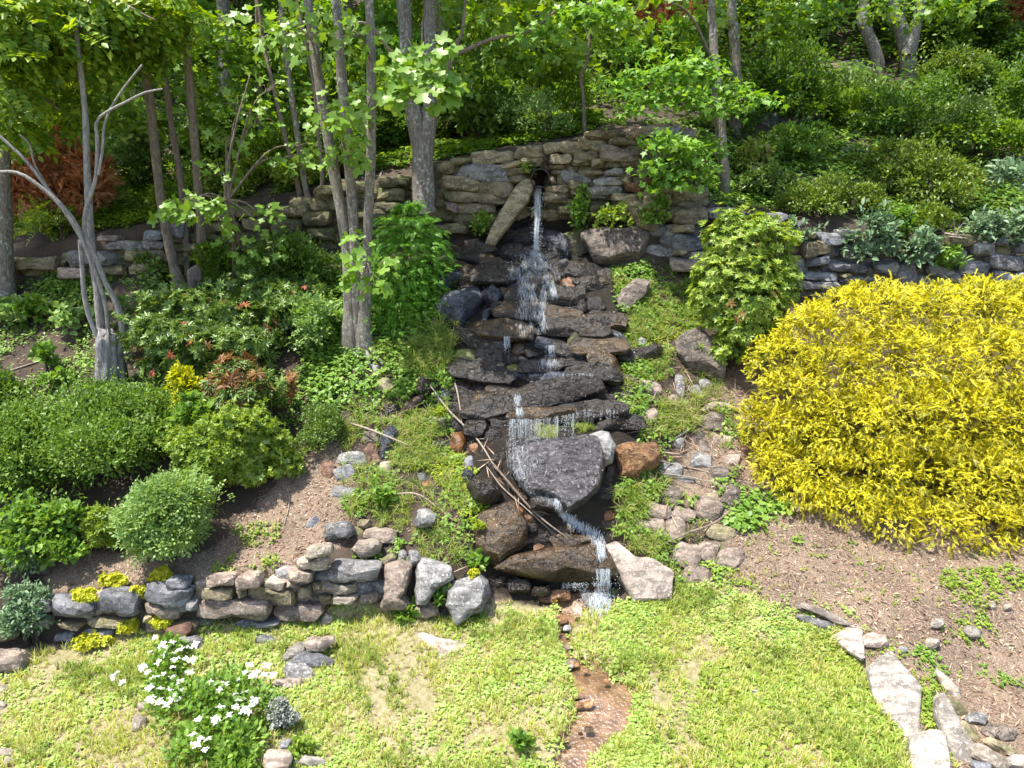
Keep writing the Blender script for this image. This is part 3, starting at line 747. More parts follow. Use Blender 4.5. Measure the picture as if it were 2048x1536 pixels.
rk('rock', 'rounded brown-topped stone resting on the pale slab pile', cr('I',(310,800),(350,770),(490,768),(500,800),(440,855),(340,855)), 'pink', 30, 0.18, lift=1.0)
rk('slab', 'cream slab at the left of the small lawn stone pile', cr('I',(190,900),(220,845),(300,800),(325,850),(260,900),(210,930)), 'white', 60, 0.13, lift=0.4)
rk('slab', 'flat blue-grey slab under the brown-topped stone', cr('I',(235,925),(320,850),(430,880),(520,905),(480,950),(330,950)), 'slate', 68, 0.11, lift=0.5)
rk('rock', 'dark angular block in front of the small lawn stone pile', crect('I',290,978,180,98,6), 'grey', 25, 0.22, lift=0.25)
rk('slab', 'pink low stone under the dark angular block', crect('I',220,1050,190,64,-4), 'pink', 60, 0.16)
rk('rock', 'small white-topped stone below the right end of the garden wall', cr('I',(405,690),(450,610),(485,640),(490,690),(430,715)), 'pale', 25, 0.14, lift=0.3)
rk('slab', 'thin slate lying flush in the grass below the garden wall', crect('H',1510,797,125,42,-2), 'slate', 85, 0.05, lift=0.5)
rk('rock', 'red-brown stone propped on a pale block by the white flowers', crect('H',1030,752,145,84,-20), 'redbrown', 25, 0.16, lift=0.9)
rk('rock', 'pale grey block under the red-brown stone', crect('H',1070,830,165,95,-15), 'grey', 50, 0.2, lift=0.3)
rk('rock', 'pale rounded stone below the yellow stonecrop clump', crect('H',900,735,125,66), 'pale', 40, 0.15)
rk('boulder', 'brown boulder under the grey-leaved bush beside the lawn', crect('H',45,920,200,130,5), 'pink', 30, 0.35, lift=0.3)
rk('boulder', 'tan boulder half hidden by the lower grey-leaved bush', crect('H',40,750,150,110), 'tan', 25, 0.3)
rk('boulder', 'rounded tan boulder at the foot of the flower bed', crect('I',165,1500,160,140), 'pink', 35, 0.3, lift=0.3, e=2.5)
rk('slab', 'long pale kerb stone beside the rounded tan boulder', crect('I',330,1495,190,60,5), 'white', 60, 0.14, lift=0.3)
rk('rock', 'dark stone in the shaded gap of the flower bed', crect('I',215,1390,80,70), 'slate', 30, 0.2)
rk('slab', 'pale stone edging the flower bed below the white blooms', crect('H',800,1290,75,110,10), 'pale', 45, 0.14)
rk('slab', 'small pale stone edging above the flower bed slab', crect('H',830,1190,80,66), 'pale', 45, 0.14)
for px, py, lab in ((15, 1085, 'pale rounded cobble left of the lawn beside the brown boulder'), (6, 1180, 'pale cobble at the far left lawn edge'), (40, 1450, 'buff cobble in the lower left lawn'), (60, 1500, 'large buff cobble at the lowest left of the lawn')):
    rk('cobble', lab, crect('H', px, py, 75, 60, 10), 'pale', 45, 0.12, lift=0.3, e=2.4)
# paving slabs and kerb at the lower right
rk('slab', 'large pale kite-shaped slab lying in the lower right lawn', cr('K',(930,922),(1000,930),(1130,1080),(1118,1250),(1140,1370),(1090,1392),(1000,1325),(900,1120),(862,985)), 'white', 76, 0.13, lift=0.5, cuts=1, rough=0.04, sub=4, grow=1.22, e=4)
rk('slab', 'pale triangular slab flush in the ground by the plank stones', cr('K',(650,772),(735,712),(800,712),(812,890),(740,850)), 'dust', 82, 0.08, lift=0.5, cuts=1, grow=1.2)
rk('rock', 'low tan stone right of the triangular slab', crect('K',882,792,155,84,8), 'pink', 50, 0.16, lift=0.3)
rk('rock', 'white round stone on the mulch', crect('K',1242,690,74,64), 'white', 35, 0.14, lift=0.4, e=2.3)
rk('rock', 'white angular stone on the mulch right of the round ones', crect('K',1442,746,94,78,15), 'white', 35, 0.16, lift=0.4)
rk('rock', 'tan oval cobble on the mulch below the white round stone', crect('K',1212,806,92,64,5), 'pale', 45, 0.14, lift=0.4, e=2.3)
rk('slab', 'long narrow grey stone lying like a plank on the mulch edge', cr('K',(430,570),(520,590),(640,640),(740,695),(660,690),(540,640),(440,595)), 'dust', 50, 0.12, lift=0.5)
rk('slab', 'short grey stone beneath the plank-like one', cr('K',(365,650),(440,635),(560,670),(660,690),(620,740),(500,705)), 'grey', 40, 0.14, lift=0.2)
rk('rock', 'small white chip above the large kite-shaped slab', crect('K',960,885,66,54), 'white', 50, 0.1, lift=0.3)
for x, y, lab in ((1560, 590, 'small pale pebble at the upper edge of the sparse weeds'), (1650, 600, 'small pale pebble right of the upper mulch pebble'), (1040, 845, 'small grey stone in weeds above the kite-shaped slab'), (180, 1095, 'grey stone showing through the lower right lawn')):
    rk('pebble', lab, crect('K', x, y, 52, 46), 'pale' if y < 700 else 'grey', 45, 0.08, lift=0.4, e=2.3)
rk('slab', 'broad pale slab at the lowest edge right of the lawn', crect('K',1200,1460,200,240,-8), 'white', 78, 0.12, lift=0.5, cuts=1, grow=1.2, e=4)
rk('slab', 'long narrow white edging stone running downhill', cr('K',(1265,1160),(1300,1150),(1350,1260),(1400,1400),(1500,1500),(1440,1540),(1370,1500),(1310,1390),(1265,1240)), 'white', 60, 0.16, lift=0.5, cuts=2, grow=1.3, e=4)
rk('slab', 'upper curved edging stone of the mulch bed', cr('K',(1230,950),(1280,1000),(1370,1080),(1430,1200),(1370,1180),(1290,1090),(1240,1010)), 'pale', 55, 0.14, lift=0.3)
rk('slab', 'middle buff edging stone inside the white narrow one', crect('K',1350,1190,140,84,50), 'tan', 50, 0.14, lift=0.3)
rk('slab', 'grey round edging stone by the mulch', crect('K',1470,1250,120,80,10), 'grey', 50, 0.16, lift=0.3, e=2.4)
rk('slab', 'brown flat edging stone on the mulch bed rim', crect('K',1610,1335,180,95,10), 'strata', 50, 0.16, lift=0.3)
rk('slab', 'tan edging stone left of the brown flat one', crect('K',1420,1340,170,80,40), 'tan', 50, 0.14, lift=0.3)
rk('slab', 'long tan edging stone nearest the lower right corner', crect('K',1560,1485,240,90,30), 'pale', 50, 0.16, lift=0.3)
rk('slab', 'narrow tan edging stone above the long corner one', crect('K',1620,1425,230,60,32), 'tan', 50, 0.14, lift=0.3)
rk('rock', 'dark grey stone at the tip of the white narrow edging', crect('K',1500,1525,100,66), 'slate', 40, 0.14, lift=0.3)
rk('slab', 'white stone in the lower right corner beside the edging', crect('K',1700,1500,110,90,20), 'white', 50, 0.14, lift=0.3)
# right bank
RB = [((690,755,160,125,0),'strata','grey-brown rock just below the driftwood log'),((605,822,74,64,0),'strata','small rock at the upper end of the straight grey stick'),((752,862,135,64,5),'pink','flat pinkish rock right of the straight stick end'),
 ((620,988,135,95,8),'grey','grey diamond-shaped rock between weeds near the golden shrub'),((800,990,135,84,0),'pink','pinkish rock at the skirt of the golden shrub'),((732,1062,124,94,-8),'strata','pointed tan rock crossed by the thin branch'),
 ((290,712,125,84,-12),'pink','red-brown rounded rock in the grass above the orange boulder'),((445,1200,115,115,20),'strata','brown rock below the orange boulder by the tufts'),((350,1292,165,84,10),'pink','flat brown slab near the pool bank'),
 ((510,1322,145,84,15),'pink','flat reddish slab right of the flat brown slab'),((670,1282,165,135,18),'pink','large reddish rock above the curved branch'),((800,1210,115,135,20),'strata','dark brown upright rock by the curved branch'),
 ((690,1206,94,44,0),'tan','small tan flat rock above the large reddish rock'),((300,1392,195,104,0),'pink','rounded brown rock with moss near the stream pool'),((462,1412,144,152,0),'pink','square-faced brown rock beside the mossy one'),
 ((742,1432,185,104,10),'tan','sunlit tan rock under the curved branch end'),((520,1110,135,44,-5),'grey','thin grey slab under the pair of branches'),((440,1050,145,94,5),'grey','grey rock right of the orange boulder'),
 ((890,942,64,104,0),'redbrown','dark reddish rock half under the golden shrub'),((492,540,64,155,0),'grey','upright grey slab in the weeds below the layered boulder'),((640,512,84,64,0),'grey','grey rock below the layered boulder'),
 ((310,540,150,84,5),'pink','grey-pink rock under the bright weeds'),((450,622,105,74,0),'pink','rock half covered by grass above the long tuft'),((585,560,90,70,0),'grey','small grey rock beside the upright slab'),((880,670,90,60,0),'pink','stone at the right end of the driftwood log'),
 ((480,880,90,70,0),'grey','small grey rock under the straight stick'),((640,905,70,110,-20),'strata','slanted rock above the grey diamond-shaped one'),((250,1130,70,90,-20),'strata','dark slanted rock under the orange boulder'),((590,870,80,60,0),'strata','brown rock in the middle of the right bank')]
for (x, y, w, h, r_), mt, lab in RB:
    rk('rock', lab, crect('L', x, y, w, h, r_), mt, random.uniform(32, 50), None, lift=0.2, e=2.9)
for x, y, w, h, r_, mt, lab in ((800,290,155,135,20,'pink','reddish rock left of the pair at the mulch edge'),(915,270,125,125,20,'pink','middle reddish rock at the mulch edge'),(1060,310,145,125,15,'pink','reddish rock standing furthest into the mulch'),(865,410,155,115,-5,'pink','flat reddish stone at the upper lawn edge'),(670,320,40,50,0,'tan','tiny tan stone behind the pale pinkish slab')):
    rk('rock', lab, crect('J', x, y, w, h, r_), mt, 45, None, lift=0.2)
# left bank
LB = [((515,235,114,115,40),'tan','tan angular rock among weeds below the tree roots'),((330,668,195,84,-3),'grey','light grey stone with grass growing over its front'),((272,760,134,98,-15),'slate','oval blue-grey stone on the mulch bank'),
 ((440,540,115,74,-5),'strata','rounded brown stone above the light grey one'),((440,648,100,135,-25),'redbrown','reddish long stone right of the light grey one'),((530,722,95,84,15),'pale','pale broken stone under the dark slanting rock'),
 ((270,880,165,84,8),'grey','grey flat stone with weeds below the oval one'),((172,745,84,115,0),'redbrown','dark reddish stone at the edge of the mulch slope'),((835,450,125,74,-5),'pink','pinkish rounded stone under the moss'),
 ((870,585,135,74,0),'wet','dark flat stone in the moss left of the orange wet one'),((978,590,90,145,0),'rustwet','orange-brown wet stone at the left rim of the cascade'),((1090,510,155,145,-10),'wet','dark wet block near the sticks of the cascade'),
 ((1065,612,74,74,0),'rustwet','small rusty wet stone under the dark wet block'),((785,828,85,44,0),'rust','small orange stone in the brown wet hollow'),((460,120,64,64,0),'grey','grey stone under the exposed tree roots'),
 ((560,375,110,84,-20),'wet','dark stone left of the slanted brown slab'),((945,470,120,94,0),'wet','shaded stone right of the pinkish rounded one'),((620,790,70,70,0),'wetbrown','brown stone behind the wet hollow'),((750,780,60,60,0),'slate','small slate in the grass above the wet hollow'),
 ((860,880,90,60,0),'wet','dark wet stone right of the wet hollow'),((1035,690,70,90,0),'slate','blue-grey stone below the rusty wet one'),((350,1120,90,60,0),'tan','tan cobble by the grey boulders of the bank')]
for (x, y, w, h, r_), mt, lab in LB:
    rk('rock', lab, crect('M', x, y, w, h, r_), mt, random.uniform(28, 45), None, lift=0.2, e=2.8)
rk('slab', 'slanted brown wet slab on the left bank', cr('M',(610,412),(650,330),(760,268),(755,320),(680,395)), 'wetbrown', 40, 0.2, lift=0.25)
rk('slab', 'dark blue-grey slanting slab under a bleached stick', cr('M',(490,660),(500,540),(560,475),(610,490),(570,620),(520,680)), 'wetsky', 30, 0.25, lift=0.25)

# ------------------------------------------------------------------ the stepped pile of the waterfall
casc = empty('rock_cascade', P(1060, 760, 8.8), 'stepped pile of wet dark stones that the water runs down', 'cascade')
CS = [(770,420,185,84,20,'wetbrown'),(555,450,84,115,-10,'wetbrown'),(590,620,135,115,-20,'wetsky'),(1010,520,215,100,-5,'wetbrown'),(880,560,90,95,0,'wetsky'),(1110,330,140,60,-5,'wet'),(1290,450,225,90,5,'wet'),(1190,420,66,94,-30,'wetgrey'),
 (1215,520,94,84,0,'rustwet'),(1345,530,135,115,0,'wet'),(1150,605,240,90,-5,'wet'),(930,630,140,80,5,'wet'),(1085,672,175,46,-3,'wetbrown'),(1230,680,155,94,-10,'wet'),(1350,660,135,95,0,'wet'),(1140,762,225,66,5,'wet'),(960,725,240,70,-3,'wet'),
 (1350,830,235,54,0,'wet'),(760,830,135,94,0,'wet'),(985,850,310,60,3,'wet'),(720,980,175,215,0,'wet'),(580,990,114,84,0,'mossy'),(930,932,135,64,0,'wetbrown'),(1030,930,160,95,0,'wet'),(1240,960,155,90,0,'wet'),
 (820,1100,175,74,-8,'mossy'),(590,1085,235,84,8,'wetsky'),(800,1200,175,84,20,'wetbrown'),(690,1270,124,114,0,'wetbrown'),(600,1270,104,94,0,'wet'),(1380,1322,305,66,-8,'wet'),(1460,1242,175,46,0,'wet'),(1470,1402,185,64,-15,'wet'),
 (420,1240,84,84,0,'slate'),(400,780,120,70,0,'wet'),(640,860,130,80,10,'wet'),(1300,1000,120,80,0,'wet'),(1260,1060,140,60,0,'wet'),(900,1010,120,60,0,'wet'),(650,1180,150,80,0,'wet'),(520,1190,110,80,0,'wet'),(500,1310,130,80,0,'wet'),(780,1330,150,80,0,'wet'),
 (800,1420,120,90,0,'wet'),(1420,740,150,60,8,'wet'),(1080,800,150,50,0,'wet'),(860,780,130,70,0,'wet'),(800,680,110,80,0,'wet'),(1150,880,160,70,0,'wet'),(1440,900,110,60,0,'wet'),(1560,1130,150,60,0,'wetbrown'),(1540,1200,120,60,0,'wet'),(720,300,90,70,0,'wet'),(870,330,150,90,0,'wet'),
 (850,430,110,70,0,'wet'),(700,520,130,80,0,'wet'),(1000,420,160,60,0,'wet'),(1430,460,100,60,0,'wet'),(1090,250,120,80,0,'wet'),(900,230,140,100,0,'wet'),(950,330,120,70,0,'wet'),(780,560,110,90,0,'wet'),(600,540,110,70,0,'wet')]
for cx, cy, w, h, r_, mt in CS:
    place_stone('stone', crect('E', cx, cy, w * 1.22, h * 1.1, r_ + random.uniform(-10, 10)), mt, tilt=random.uniform(20, 62), thick=None, lift=0.25, parent=casc, e=2.8, rough=0.09, yaw=random.uniform(-25, 25), cuts=14)
for cx, cy, w, h, r_, mt in ((1195,745,125,74,0,'wetbrown'),(960,682,84,54,0,'rustwet'),(1062,812,84,94,0,'wet'),(1010,640,100,70,0,'wetbrown'),(880,640,90,60,0,'mossy'),(985,740,80,70,0,'wet'),(1300,720,120,60,0,'wet'),(1450,720,120,60,0,'wetbrown'),(1480,800,110,60,0,'wetbrown'),(740,170,110,90,0,'wet'),(780,300,90,80,0,'wet'),(740,330,70,60,0,'wet'),(1440,520,110,90,0,'wet'),(1230,1110,120,60,0,'wet'),(760,1080,110,80,0,'wet'),(1090,1180,120,60,0,'rustwet'),(1500,1150,80,70,0,'mossy'),(1470,400,60,120,10,'wet')):
    place_stone('stone', crect('G', cx, cy, w, h, r_), mt, tilt=random.uniform(25, 50), thick=None, lift=0.2, parent=casc, e=3.0, rough=0.06)
for lab, pl, mt, ti, th in (
  ('mossy tan triangular stone right of the middle cascade', cr('E',(1210,795),(1320,800),(1300,870),(1215,905)), 'mossy', 35, 0.22),
  ('level dark ledge slab across the middle of the cascade', cr('E',(925,1020),(1100,1010),(1340,1020),(1335,1070),(1180,1080),(930,1080)), 'wet', 50, 0.2),
  ('long tan-brown slab slanting down at the right of the ledges', cr('E',(1320,935),(1420,940),(1510,1010),(1550,1090),(1510,1150),(1390,1100),(1340,1000)), 'wetbrown', 45, 0.22),
  ('broad dark layered ledge slab in the cascade', cr('E',(890,1200),(1000,1145),(1180,1130),(1380,1130),(1410,1190),(1260,1245),(1100,1290),(900,1290)), 'wet', 45, 0.3)):
    rk('slab', lab, pl, mt, ti, th, lift=0.55, cuts=5)

rk('slab', 'thin tan overhanging slab with the dripping curtain below', cr('E',(850,1350),(900,1320),(1080,1310),(1250,1300),(1255,1330),(1150,1365),(1050,1380),(860,1372)), 'wetbrown', 62, 0.14, Y=7.55, cuts=4)
# smaller wet stones that fill the gaps of the pile
FILL_PX = [(905,520),(990,470),(1040,440),(1110,440),(1180,500),(1240,600),(1235,720),(1255,800),(1225,850),(990,850),(940,900),(890,860),(870,780),(900,680)]
_r = np.random.default_rng(41)
_n = 0
while _n < 60:
    x, y = _r.uniform(860, 1260), _r.uniform(430, 905)
    if not in_poly(np.array(x), np.array(y), FILL_PX): continue
    w = _r.uniform(45, 125)
    place_stone('stone', rect_poly(x, y, w, w * _r.uniform(.16, .34), _r.uniform(-22, 22), 9000 + _n), _r.choice(['wet', 'wet', 'wet', 'wetbrown', 'wetsky']), tilt=_r.uniform(20, 70), thick=None, lift=-0.05, parent=casc, e=2.8, rough=0.08, yaw=_r.uniform(-35, 35))
    STONE_POLYS.pop(); _n += 1
_n = 0
while _n < 34:
    x, y = _r.uniform(940, 1240), _r.uniform(980, 1200)
    w = _r.uniform(16, 40)
    place_stone('stone', rect_poly(x, y, w, w * _r.uniform(.4, .8), _r.uniform(-22, 22), 9500 + _n), _r.choice(['wet', 'wetbrown', 'wetbrown', 'rustwet']), tilt=_r.uniform(30, 70), thick=None, lift=0.0, parent=casc, e=2.8, rough=0.08, yaw=_r.uniform(-35, 35))
    STONE_POLYS.pop(); _n += 1

for lab, cx, cy, w, h, mt in (('wide dark slab ledge under the first splash', 1090, 590, 150, 34, 'wet'), ('brown-black slab ledge just left of the second fall', 1010, 660, 120, 30, 'wetbrown'), ('dark slab ledge right of the second fall', 1150, 655, 130, 28, 'wet'), ('long thin brown slab across the upper cascade', 1075, 625, 170, 24, 'wetbrown'),
                              ('dark slab ledge at the left of the middle falls', 960, 745, 120, 30, 'wet'), ('dark slab ledge at the right end of the middle falls', 1190, 745, 110, 26, 'wet'), ('long black slab above the thin tan overhang', 1170, 822, 170, 26, 'wet'), ('dark slab sticking out left of the thin tan overhang', 975, 815, 120, 30, 'wet'),
                              ('brown slab halfway up the right side of the cascade', 1200, 690, 110, 30, 'wetbrown'), ('dark slab at the top of the cascade under the jet', 1000, 545, 110, 34, 'wet')):
    rk('slab', lab, rect_poly(cx, cy, w, h, _r.uniform(-7, 7), cx + cy), mt, 58, .15, lift=1.1, e=5, cuts=8)
# ------------------------------------------------------------------ foliage tools
def unit(v):
    return v / np.maximum(np.linalg.norm(v, axis=-1, keepdims=True), 1e-9)

def scatter(name, tmpl, pos, ydir, up, scale, mat):
    """one mesh holding the template once per position; ydir = leaf tip direction, up = leaf face"""
    tv, tf = tmpl
    y = unit(np.asarray(ydir, float)); x = unit(np.cross(y, up)); z = np.cross(x, y)
    R = np.stack([x, y, z], -1)
    V = np.einsum('nij,kj->nki', R, tv) * np.asarray(scale)[:, None, None] + np.asarray(pos)[:, None, :]
    n, k = len(pos), len(tv)
    F = tf[None] + (np.arange(n) * k)[:, None, None]
    return mesh_np(name, V.reshape(-1, 3), F.reshape(-1, tf.shape[1]), mat, False)

def join_t(parts):
    V, F, o = [], [], 0
    for v, f in parts:
        V.append(v); F.append(f + o); o += len(v)
    return np.concatenate(V), np.concatenate(F)

def t_leaf(w=0.24, fold=0.10, droop=0.10):
    v = np.array([(0, 0, 0), (w * .85, .33, fold), (w * .75, .68, fold - droop * .4), (0, 1, -droop), (-w * .75, .68, fold - droop * .4), (-w * .85, .33, fold), (0, .5, 0.0)])
    f = np.array([(0, 1, 6), (1, 2, 6), (2, 3, 6), (3, 4, 6), (4, 5, 6), (5, 0, 6)])
    return v, f
def t_dia(w=0.24, fold=0.08, droop=0.1):
    v = np.array([(0, 0, 0), (w, .48, fold), (0, 1, -droop), (-w, .48, fold)], float)
    return v, np.array([(0, 1, 2), (0, 2, 3)])
def xform(t, rz=0.0, rx=0.0, sc=1.0, off=(0, 0, 0)):
    v, f = t
    v = v * sc
    c, s = math.cos(rx), math.sin(rx)
    v = np.stack([v[:, 0], v[:, 1] * c - v[:, 2] * s, v[:, 1] * s + v[:, 2] * c], -1)
    c, s = math.cos(rz), math.sin(rz)
    v = np.stack([v[:, 0] * c - v[:, 1] * s, v[:, 0] * s + v[:, 1] * c, v[:, 2]], -1)
    return v + np.array(off), f
def t_rosette(n=8, w=0.17, rise=0.45, seed=1):
    r = np.random.default_rng(seed)
    ps = [xform(t_dia(w, .04, .12), 6.283 * i / n + r.uniform(-.25, .25), rise + r.uniform(-.3, .3), r.uniform(.75, 1.1)) for i in range(n)]
    v, f = join_t(ps)
    return np.stack([v[:, 0], v[:, 2], -v[:, 1]], -1), f      # the rosette opens along +Y
def t_spray(n=9, seed=1, droop=0.55, spread=0.42, w=0.028, side=0.42):
    """feathery thread-like spray: an arching stem with thin side threads"""
    r = np.random.default_rng(seed)
    def at(t): return np.array([0.0, t * (1 - 0.15 * t), 0.16 * t - droop * t * t])
    V, F = [], []
    def sliver(a, b, ww):
        d = b - a; s = np.cross(d, np.array([0, 0, 1.0])); s = s / max(np.linalg.norm(s), 1e-6) * ww
        o = len(V); V.extend([a - s, a + s, b]); F.append((o, o + 1, o + 2))
    for i in range(4): sliver(at(i / 4), at(min(1, i / 4 + .35)), w * 1.1)
    for i in range(n):
        t = 0.12 + 0.85 * i / n
        for sg in (-1, 1):
            L = side * (1.05 - 0.6 * t) * r.uniform(.7, 1.25)
            a = at(t)
            d = np.array([sg * spread * r.uniform(.6, 1.2), 0.75, -0.25 + r.uniform(-.35, .3)])
            sliver(a, a + d / np.linalg.norm(d) * L, w)
    return np.array(V), np.array(F)
def t_frond(n=9, seed=1, droop=0.3, lw=0.055):
    """flat conifer frond"""
    r = np.random.default_rng(seed)
    V, F = [], []
    for i in range(n):
        t = .06 + .94 * i / n
        a = np.array([0, t, -droop * t * t])
        for sg in (-1, 1):
            L = .42 * (1.08 - t) * r.uniform(.8, 1.15) + .05
            d = np.array([sg * .8, .6, -.18 + r.uniform(-.12, .12)]); d = d / np.linalg.norm(d)
            p = np.array([-d[1] * sg, d[0] * sg, 0]); p = p / np.linalg.norm(p) * lw
            o = len(V); V.extend([a, a + d * L * .5 + p, a + d * L, a + d * L * .5 - p]); F.extend([(o, o + 1, o + 2), (o, o + 2, o + 3)])
    return np.array(V), np.array(F)
def t_compound(n=6, w=.2, leaf=.26, seed=2):
    r = np.random.default_rng(seed)
    ps = []
    for i in range(n):
        t = .15 + .8 * i / n
        for sg in (-1, 1):
            ps.append(xform(t_dia(w * 1.25, .05, .1), -sg * (1.25 + r.uniform(-.2, .2)), r.uniform(-.2, .2), leaf * r.uniform(.85, 1.1), (0, t, -.22 * t * t)))
    ps.append(xform(t_dia(w * 1.25, .05, .1), 0, -.3, leaf, (0, .92, -.2)))
    return join_t(ps)
def t_blades(n=7, seed=3, lean=.5, w=.035, curl=.5):
    """grass tuft growing along +Z"""
    r = np.random.default_rng(seed)
    V, F = [], []
    for i in range(n):
        a = r.uniform(0, 6.283); L = r.uniform(.6, 1.05); l = lean * r.uniform(.3, 1.2)
        d = np.array([math.cos(a), math.sin(a), 0]); s = np.array([-d[1], d[0], 0]) * w
        b = d * r.uniform(0, .12)
        m = b + d * l * .35 * L + np.array([0, 0, .6 * L])
        t = b + d * l * L * (.9 + curl * .4) + np.array([0, 0, L * (1 - curl * l * .5)])
        o = len(V); V.extend([b - s, b + s, m + s * .8, m - s * .8, t]); F.extend([(o, o + 1, o + 2), (o, o + 2, o + 3), (o + 3, o + 2, o + 4)])
    return np.array(V), np.array(F)
def t_weed(n=7, seed=4, h=.8, leaf=.5, w=.3):
    """low weed along +Z: oval leaves at several heights"""
    r = np.random.default_rng(seed)
    ps = []
    for i in range(n):
        a = r.uniform(0, 6.283); rr = r.uniform(.05, .45)
        ps.append(xform(t_dia(w, .06, .12), a, r.uniform(-.3, .5), leaf * r.uniform(.7, 1.2), (rr * math.cos(a + 1.57), rr * math.sin(a + 1.57), h * r.uniform(.25, 1))))
    return join_t(ps)
def outline_leaf(half, fold=.12, droop=.12):
    """flat lobed leaf from its right half outline; fan from the midrib"""
    pts = list(half) + [(-x, y) for x, y in reversed(half[1:-1])] if half[-1][0] == 0 else list(half) + [(-x, y) for x, y in reversed(half[1:])]
    v = [(x, y, fold * abs(x) * 1.2 - droop * y * y) for x, y in pts]
    n = len(v)
    v.append((0, .42, -droop * .18))
    f = [(i, (i + 1) % n, n) for i in range(n)]
    return np.array(v), np.array(f)
TULIP_LEAF = outline_leaf([(0, 0), (.16, -.02), (.50, .10), (.28, .34), (.52, .64), (.36, .84), (.15, .74), (0, .62)], .16, .2)
MAPLE_LEAF = outline_leaf([(0, 0), (.3, .06), (.24, .2), (.5, .42), (.3, .5), (.16, .56), (0, 1.0)])

LEAF = {
 'gold': leaf_mat('golden_thread_foliage', [(0.40, 0.42, 0.02), (0.72, 0.70, 0.02), (0.84, 0.80, 0.04), (0.90, 0.87, 0.18)], .5),
 'goldin': leaf_mat('shaded_inner_foliage', [(0.12, 0.15, 0.015), (0.26, 0.26, 0.02), (0.42, 0.38, 0.02)], .35),  # greener inner sprays, with the shade of the gaps put into the colour
 'pieris': leaf_mat('pieris_leaf', [(0.055, 0.105, 0.02), (0.11, 0.19, 0.035), (0.20, 0.29, 0.06)], .3, .38, .45),
 'yellowgreen': leaf_mat('yellow_green_rosette_leaf', [(0.085, 0.165, 0.02), (0.18, 0.29, 0.03), (0.34, 0.41, 0.06)], .32, .4, .4),
 'azalea': leaf_mat('azalea_leaf', [(0.055, 0.115, 0.02), (0.115, 0.21, 0.03), (0.21, 0.32, 0.055)], .36, .45, .35),
 'bright': leaf_mat('bright_green_leaf', [(0.10, 0.17, 0.02), (0.20, 0.30, 0.035), (0.31, 0.39, 0.06)], .35),
 'pale': leaf_mat('pale_green_leaf', [(0.11, 0.2, 0.05), (0.21, 0.34, 0.09), (0.36, 0.47, 0.18)], .38),
 'olive': leaf_mat('olive_green_leaf', [(0.05, 0.095, 0.014), (0.11, 0.18, 0.022), (0.22, 0.29, 0.04)], .32, .4, .4),
 'greygreen': leaf_mat('grey_green_leaf', [(0.085, 0.15, 0.07), (0.15, 0.24, 0.12), (0.27, 0.36, 0.21)], .25, .6, .2),
 'silver': leaf_mat('silvery_leaf', [(0.16, 0.18, 0.14), (0.28, 0.30, 0.25), (0.44, 0.46, 0.4)], .15, .7, .2),
 'tulip': leaf_mat('tulip_tree_leaf', [(0.075, 0.18, 0.018), (0.15, 0.28, 0.028), (0.28, 0.39, 0.07)], .42, .42, .45),
 'maple': leaf_mat('maple_leaf', [(0.065, 0.16, 0.02), (0.13, 0.27, 0.03), (0.22, 0.37, 0.05)], .4),
 'locust': leaf_mat('locust_leaf', [(0.06, 0.14, 0.012), (0.15, 0.26, 0.022), (0.34, 0.43, 0.05)], .42, nscale=.8),
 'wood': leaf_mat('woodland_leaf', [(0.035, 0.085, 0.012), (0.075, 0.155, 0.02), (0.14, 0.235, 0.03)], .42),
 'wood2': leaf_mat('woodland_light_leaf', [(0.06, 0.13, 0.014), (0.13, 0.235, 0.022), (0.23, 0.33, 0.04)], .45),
 'hemlock': leaf_mat('hemlock_needles', [(0.055, 0.17, 0.018), (0.11, 0.27, 0.025), (0.20, 0.38, 0.045)], .4),
 'rust': leaf_mat('dead_rust_needles', [(0.22, 0.09, 0.035), (0.40, 0.18, 0.075), (0.54, 0.28, 0.14)], .35),
 'bronze': leaf_mat('bronze_leaf', [(0.12, 0.055, 0.025), (0.24, 0.11, 0.04), (0.22, 0.2, 0.05)], .3),
 'red': leaf_mat('red_new_leaf', [(0.26, 0.04, 0.025), (0.42, 0.09, 0.05), (0.5, 0.2, 0.1)], .3),
 'grass': leaf_mat('grass_blade', [(0.18, 0.26, 0.03), (0.34, 0.42, 0.06), (0.50, 0.53, 0.14), (0.60, 0.52, 0.30)], .35, .5, .25),
 'bankgrass': leaf_mat('bank_grass_blade', [(0.075, 0.14, 0.018), (0.15, 0.24, 0.028), (0.25, 0.32, 0.06), (0.36, 0.31, 0.14)], .35, .5, .25),
 'clover': leaf_mat('clover_leaf', [(0.16, 0.28, 0.045), (0.30, 0.42, 0.09), (0.44, 0.53, 0.18)], .3, .5, .3),
 'weed': leaf_mat('weed_leaf', [(0.07, 0.15, 0.02), (0.14, 0.26, 0.035), (0.24, 0.36, 0.06)], .35),
 'moss': leaf_mat('lime_moss', [(0.12, 0.18, 0.015), (0.23, 0.31, 0.022), (0.38, 0.42, 0.04)], .25, .7, .15),
 'sedum': leaf_mat('yellow_stonecrop_leaf', [(0.28, 0.33, 0.02), (0.44, 0.46, 0.025), (0.58, 0.56, 0.05)], .3),
 'white': leaf_mat('white_petal', [(0.58, 0.60, 0.50), (0.72, 0.73, 0.68), (0.82, 0.82, 0.8)], .25, .6, .2),
 'dry': leaf_mat('dry_litter', [(0.09, 0.055, 0.038), (0.26, 0.17, 0.115), (0.52, 0.41, 0.31)], .1, .8, .1),
 'buttercup': leaf_mat('yellow_petal', [(0.75, 0.5, 0.01), (0.85, 0.62, 0.02)], .2),
}

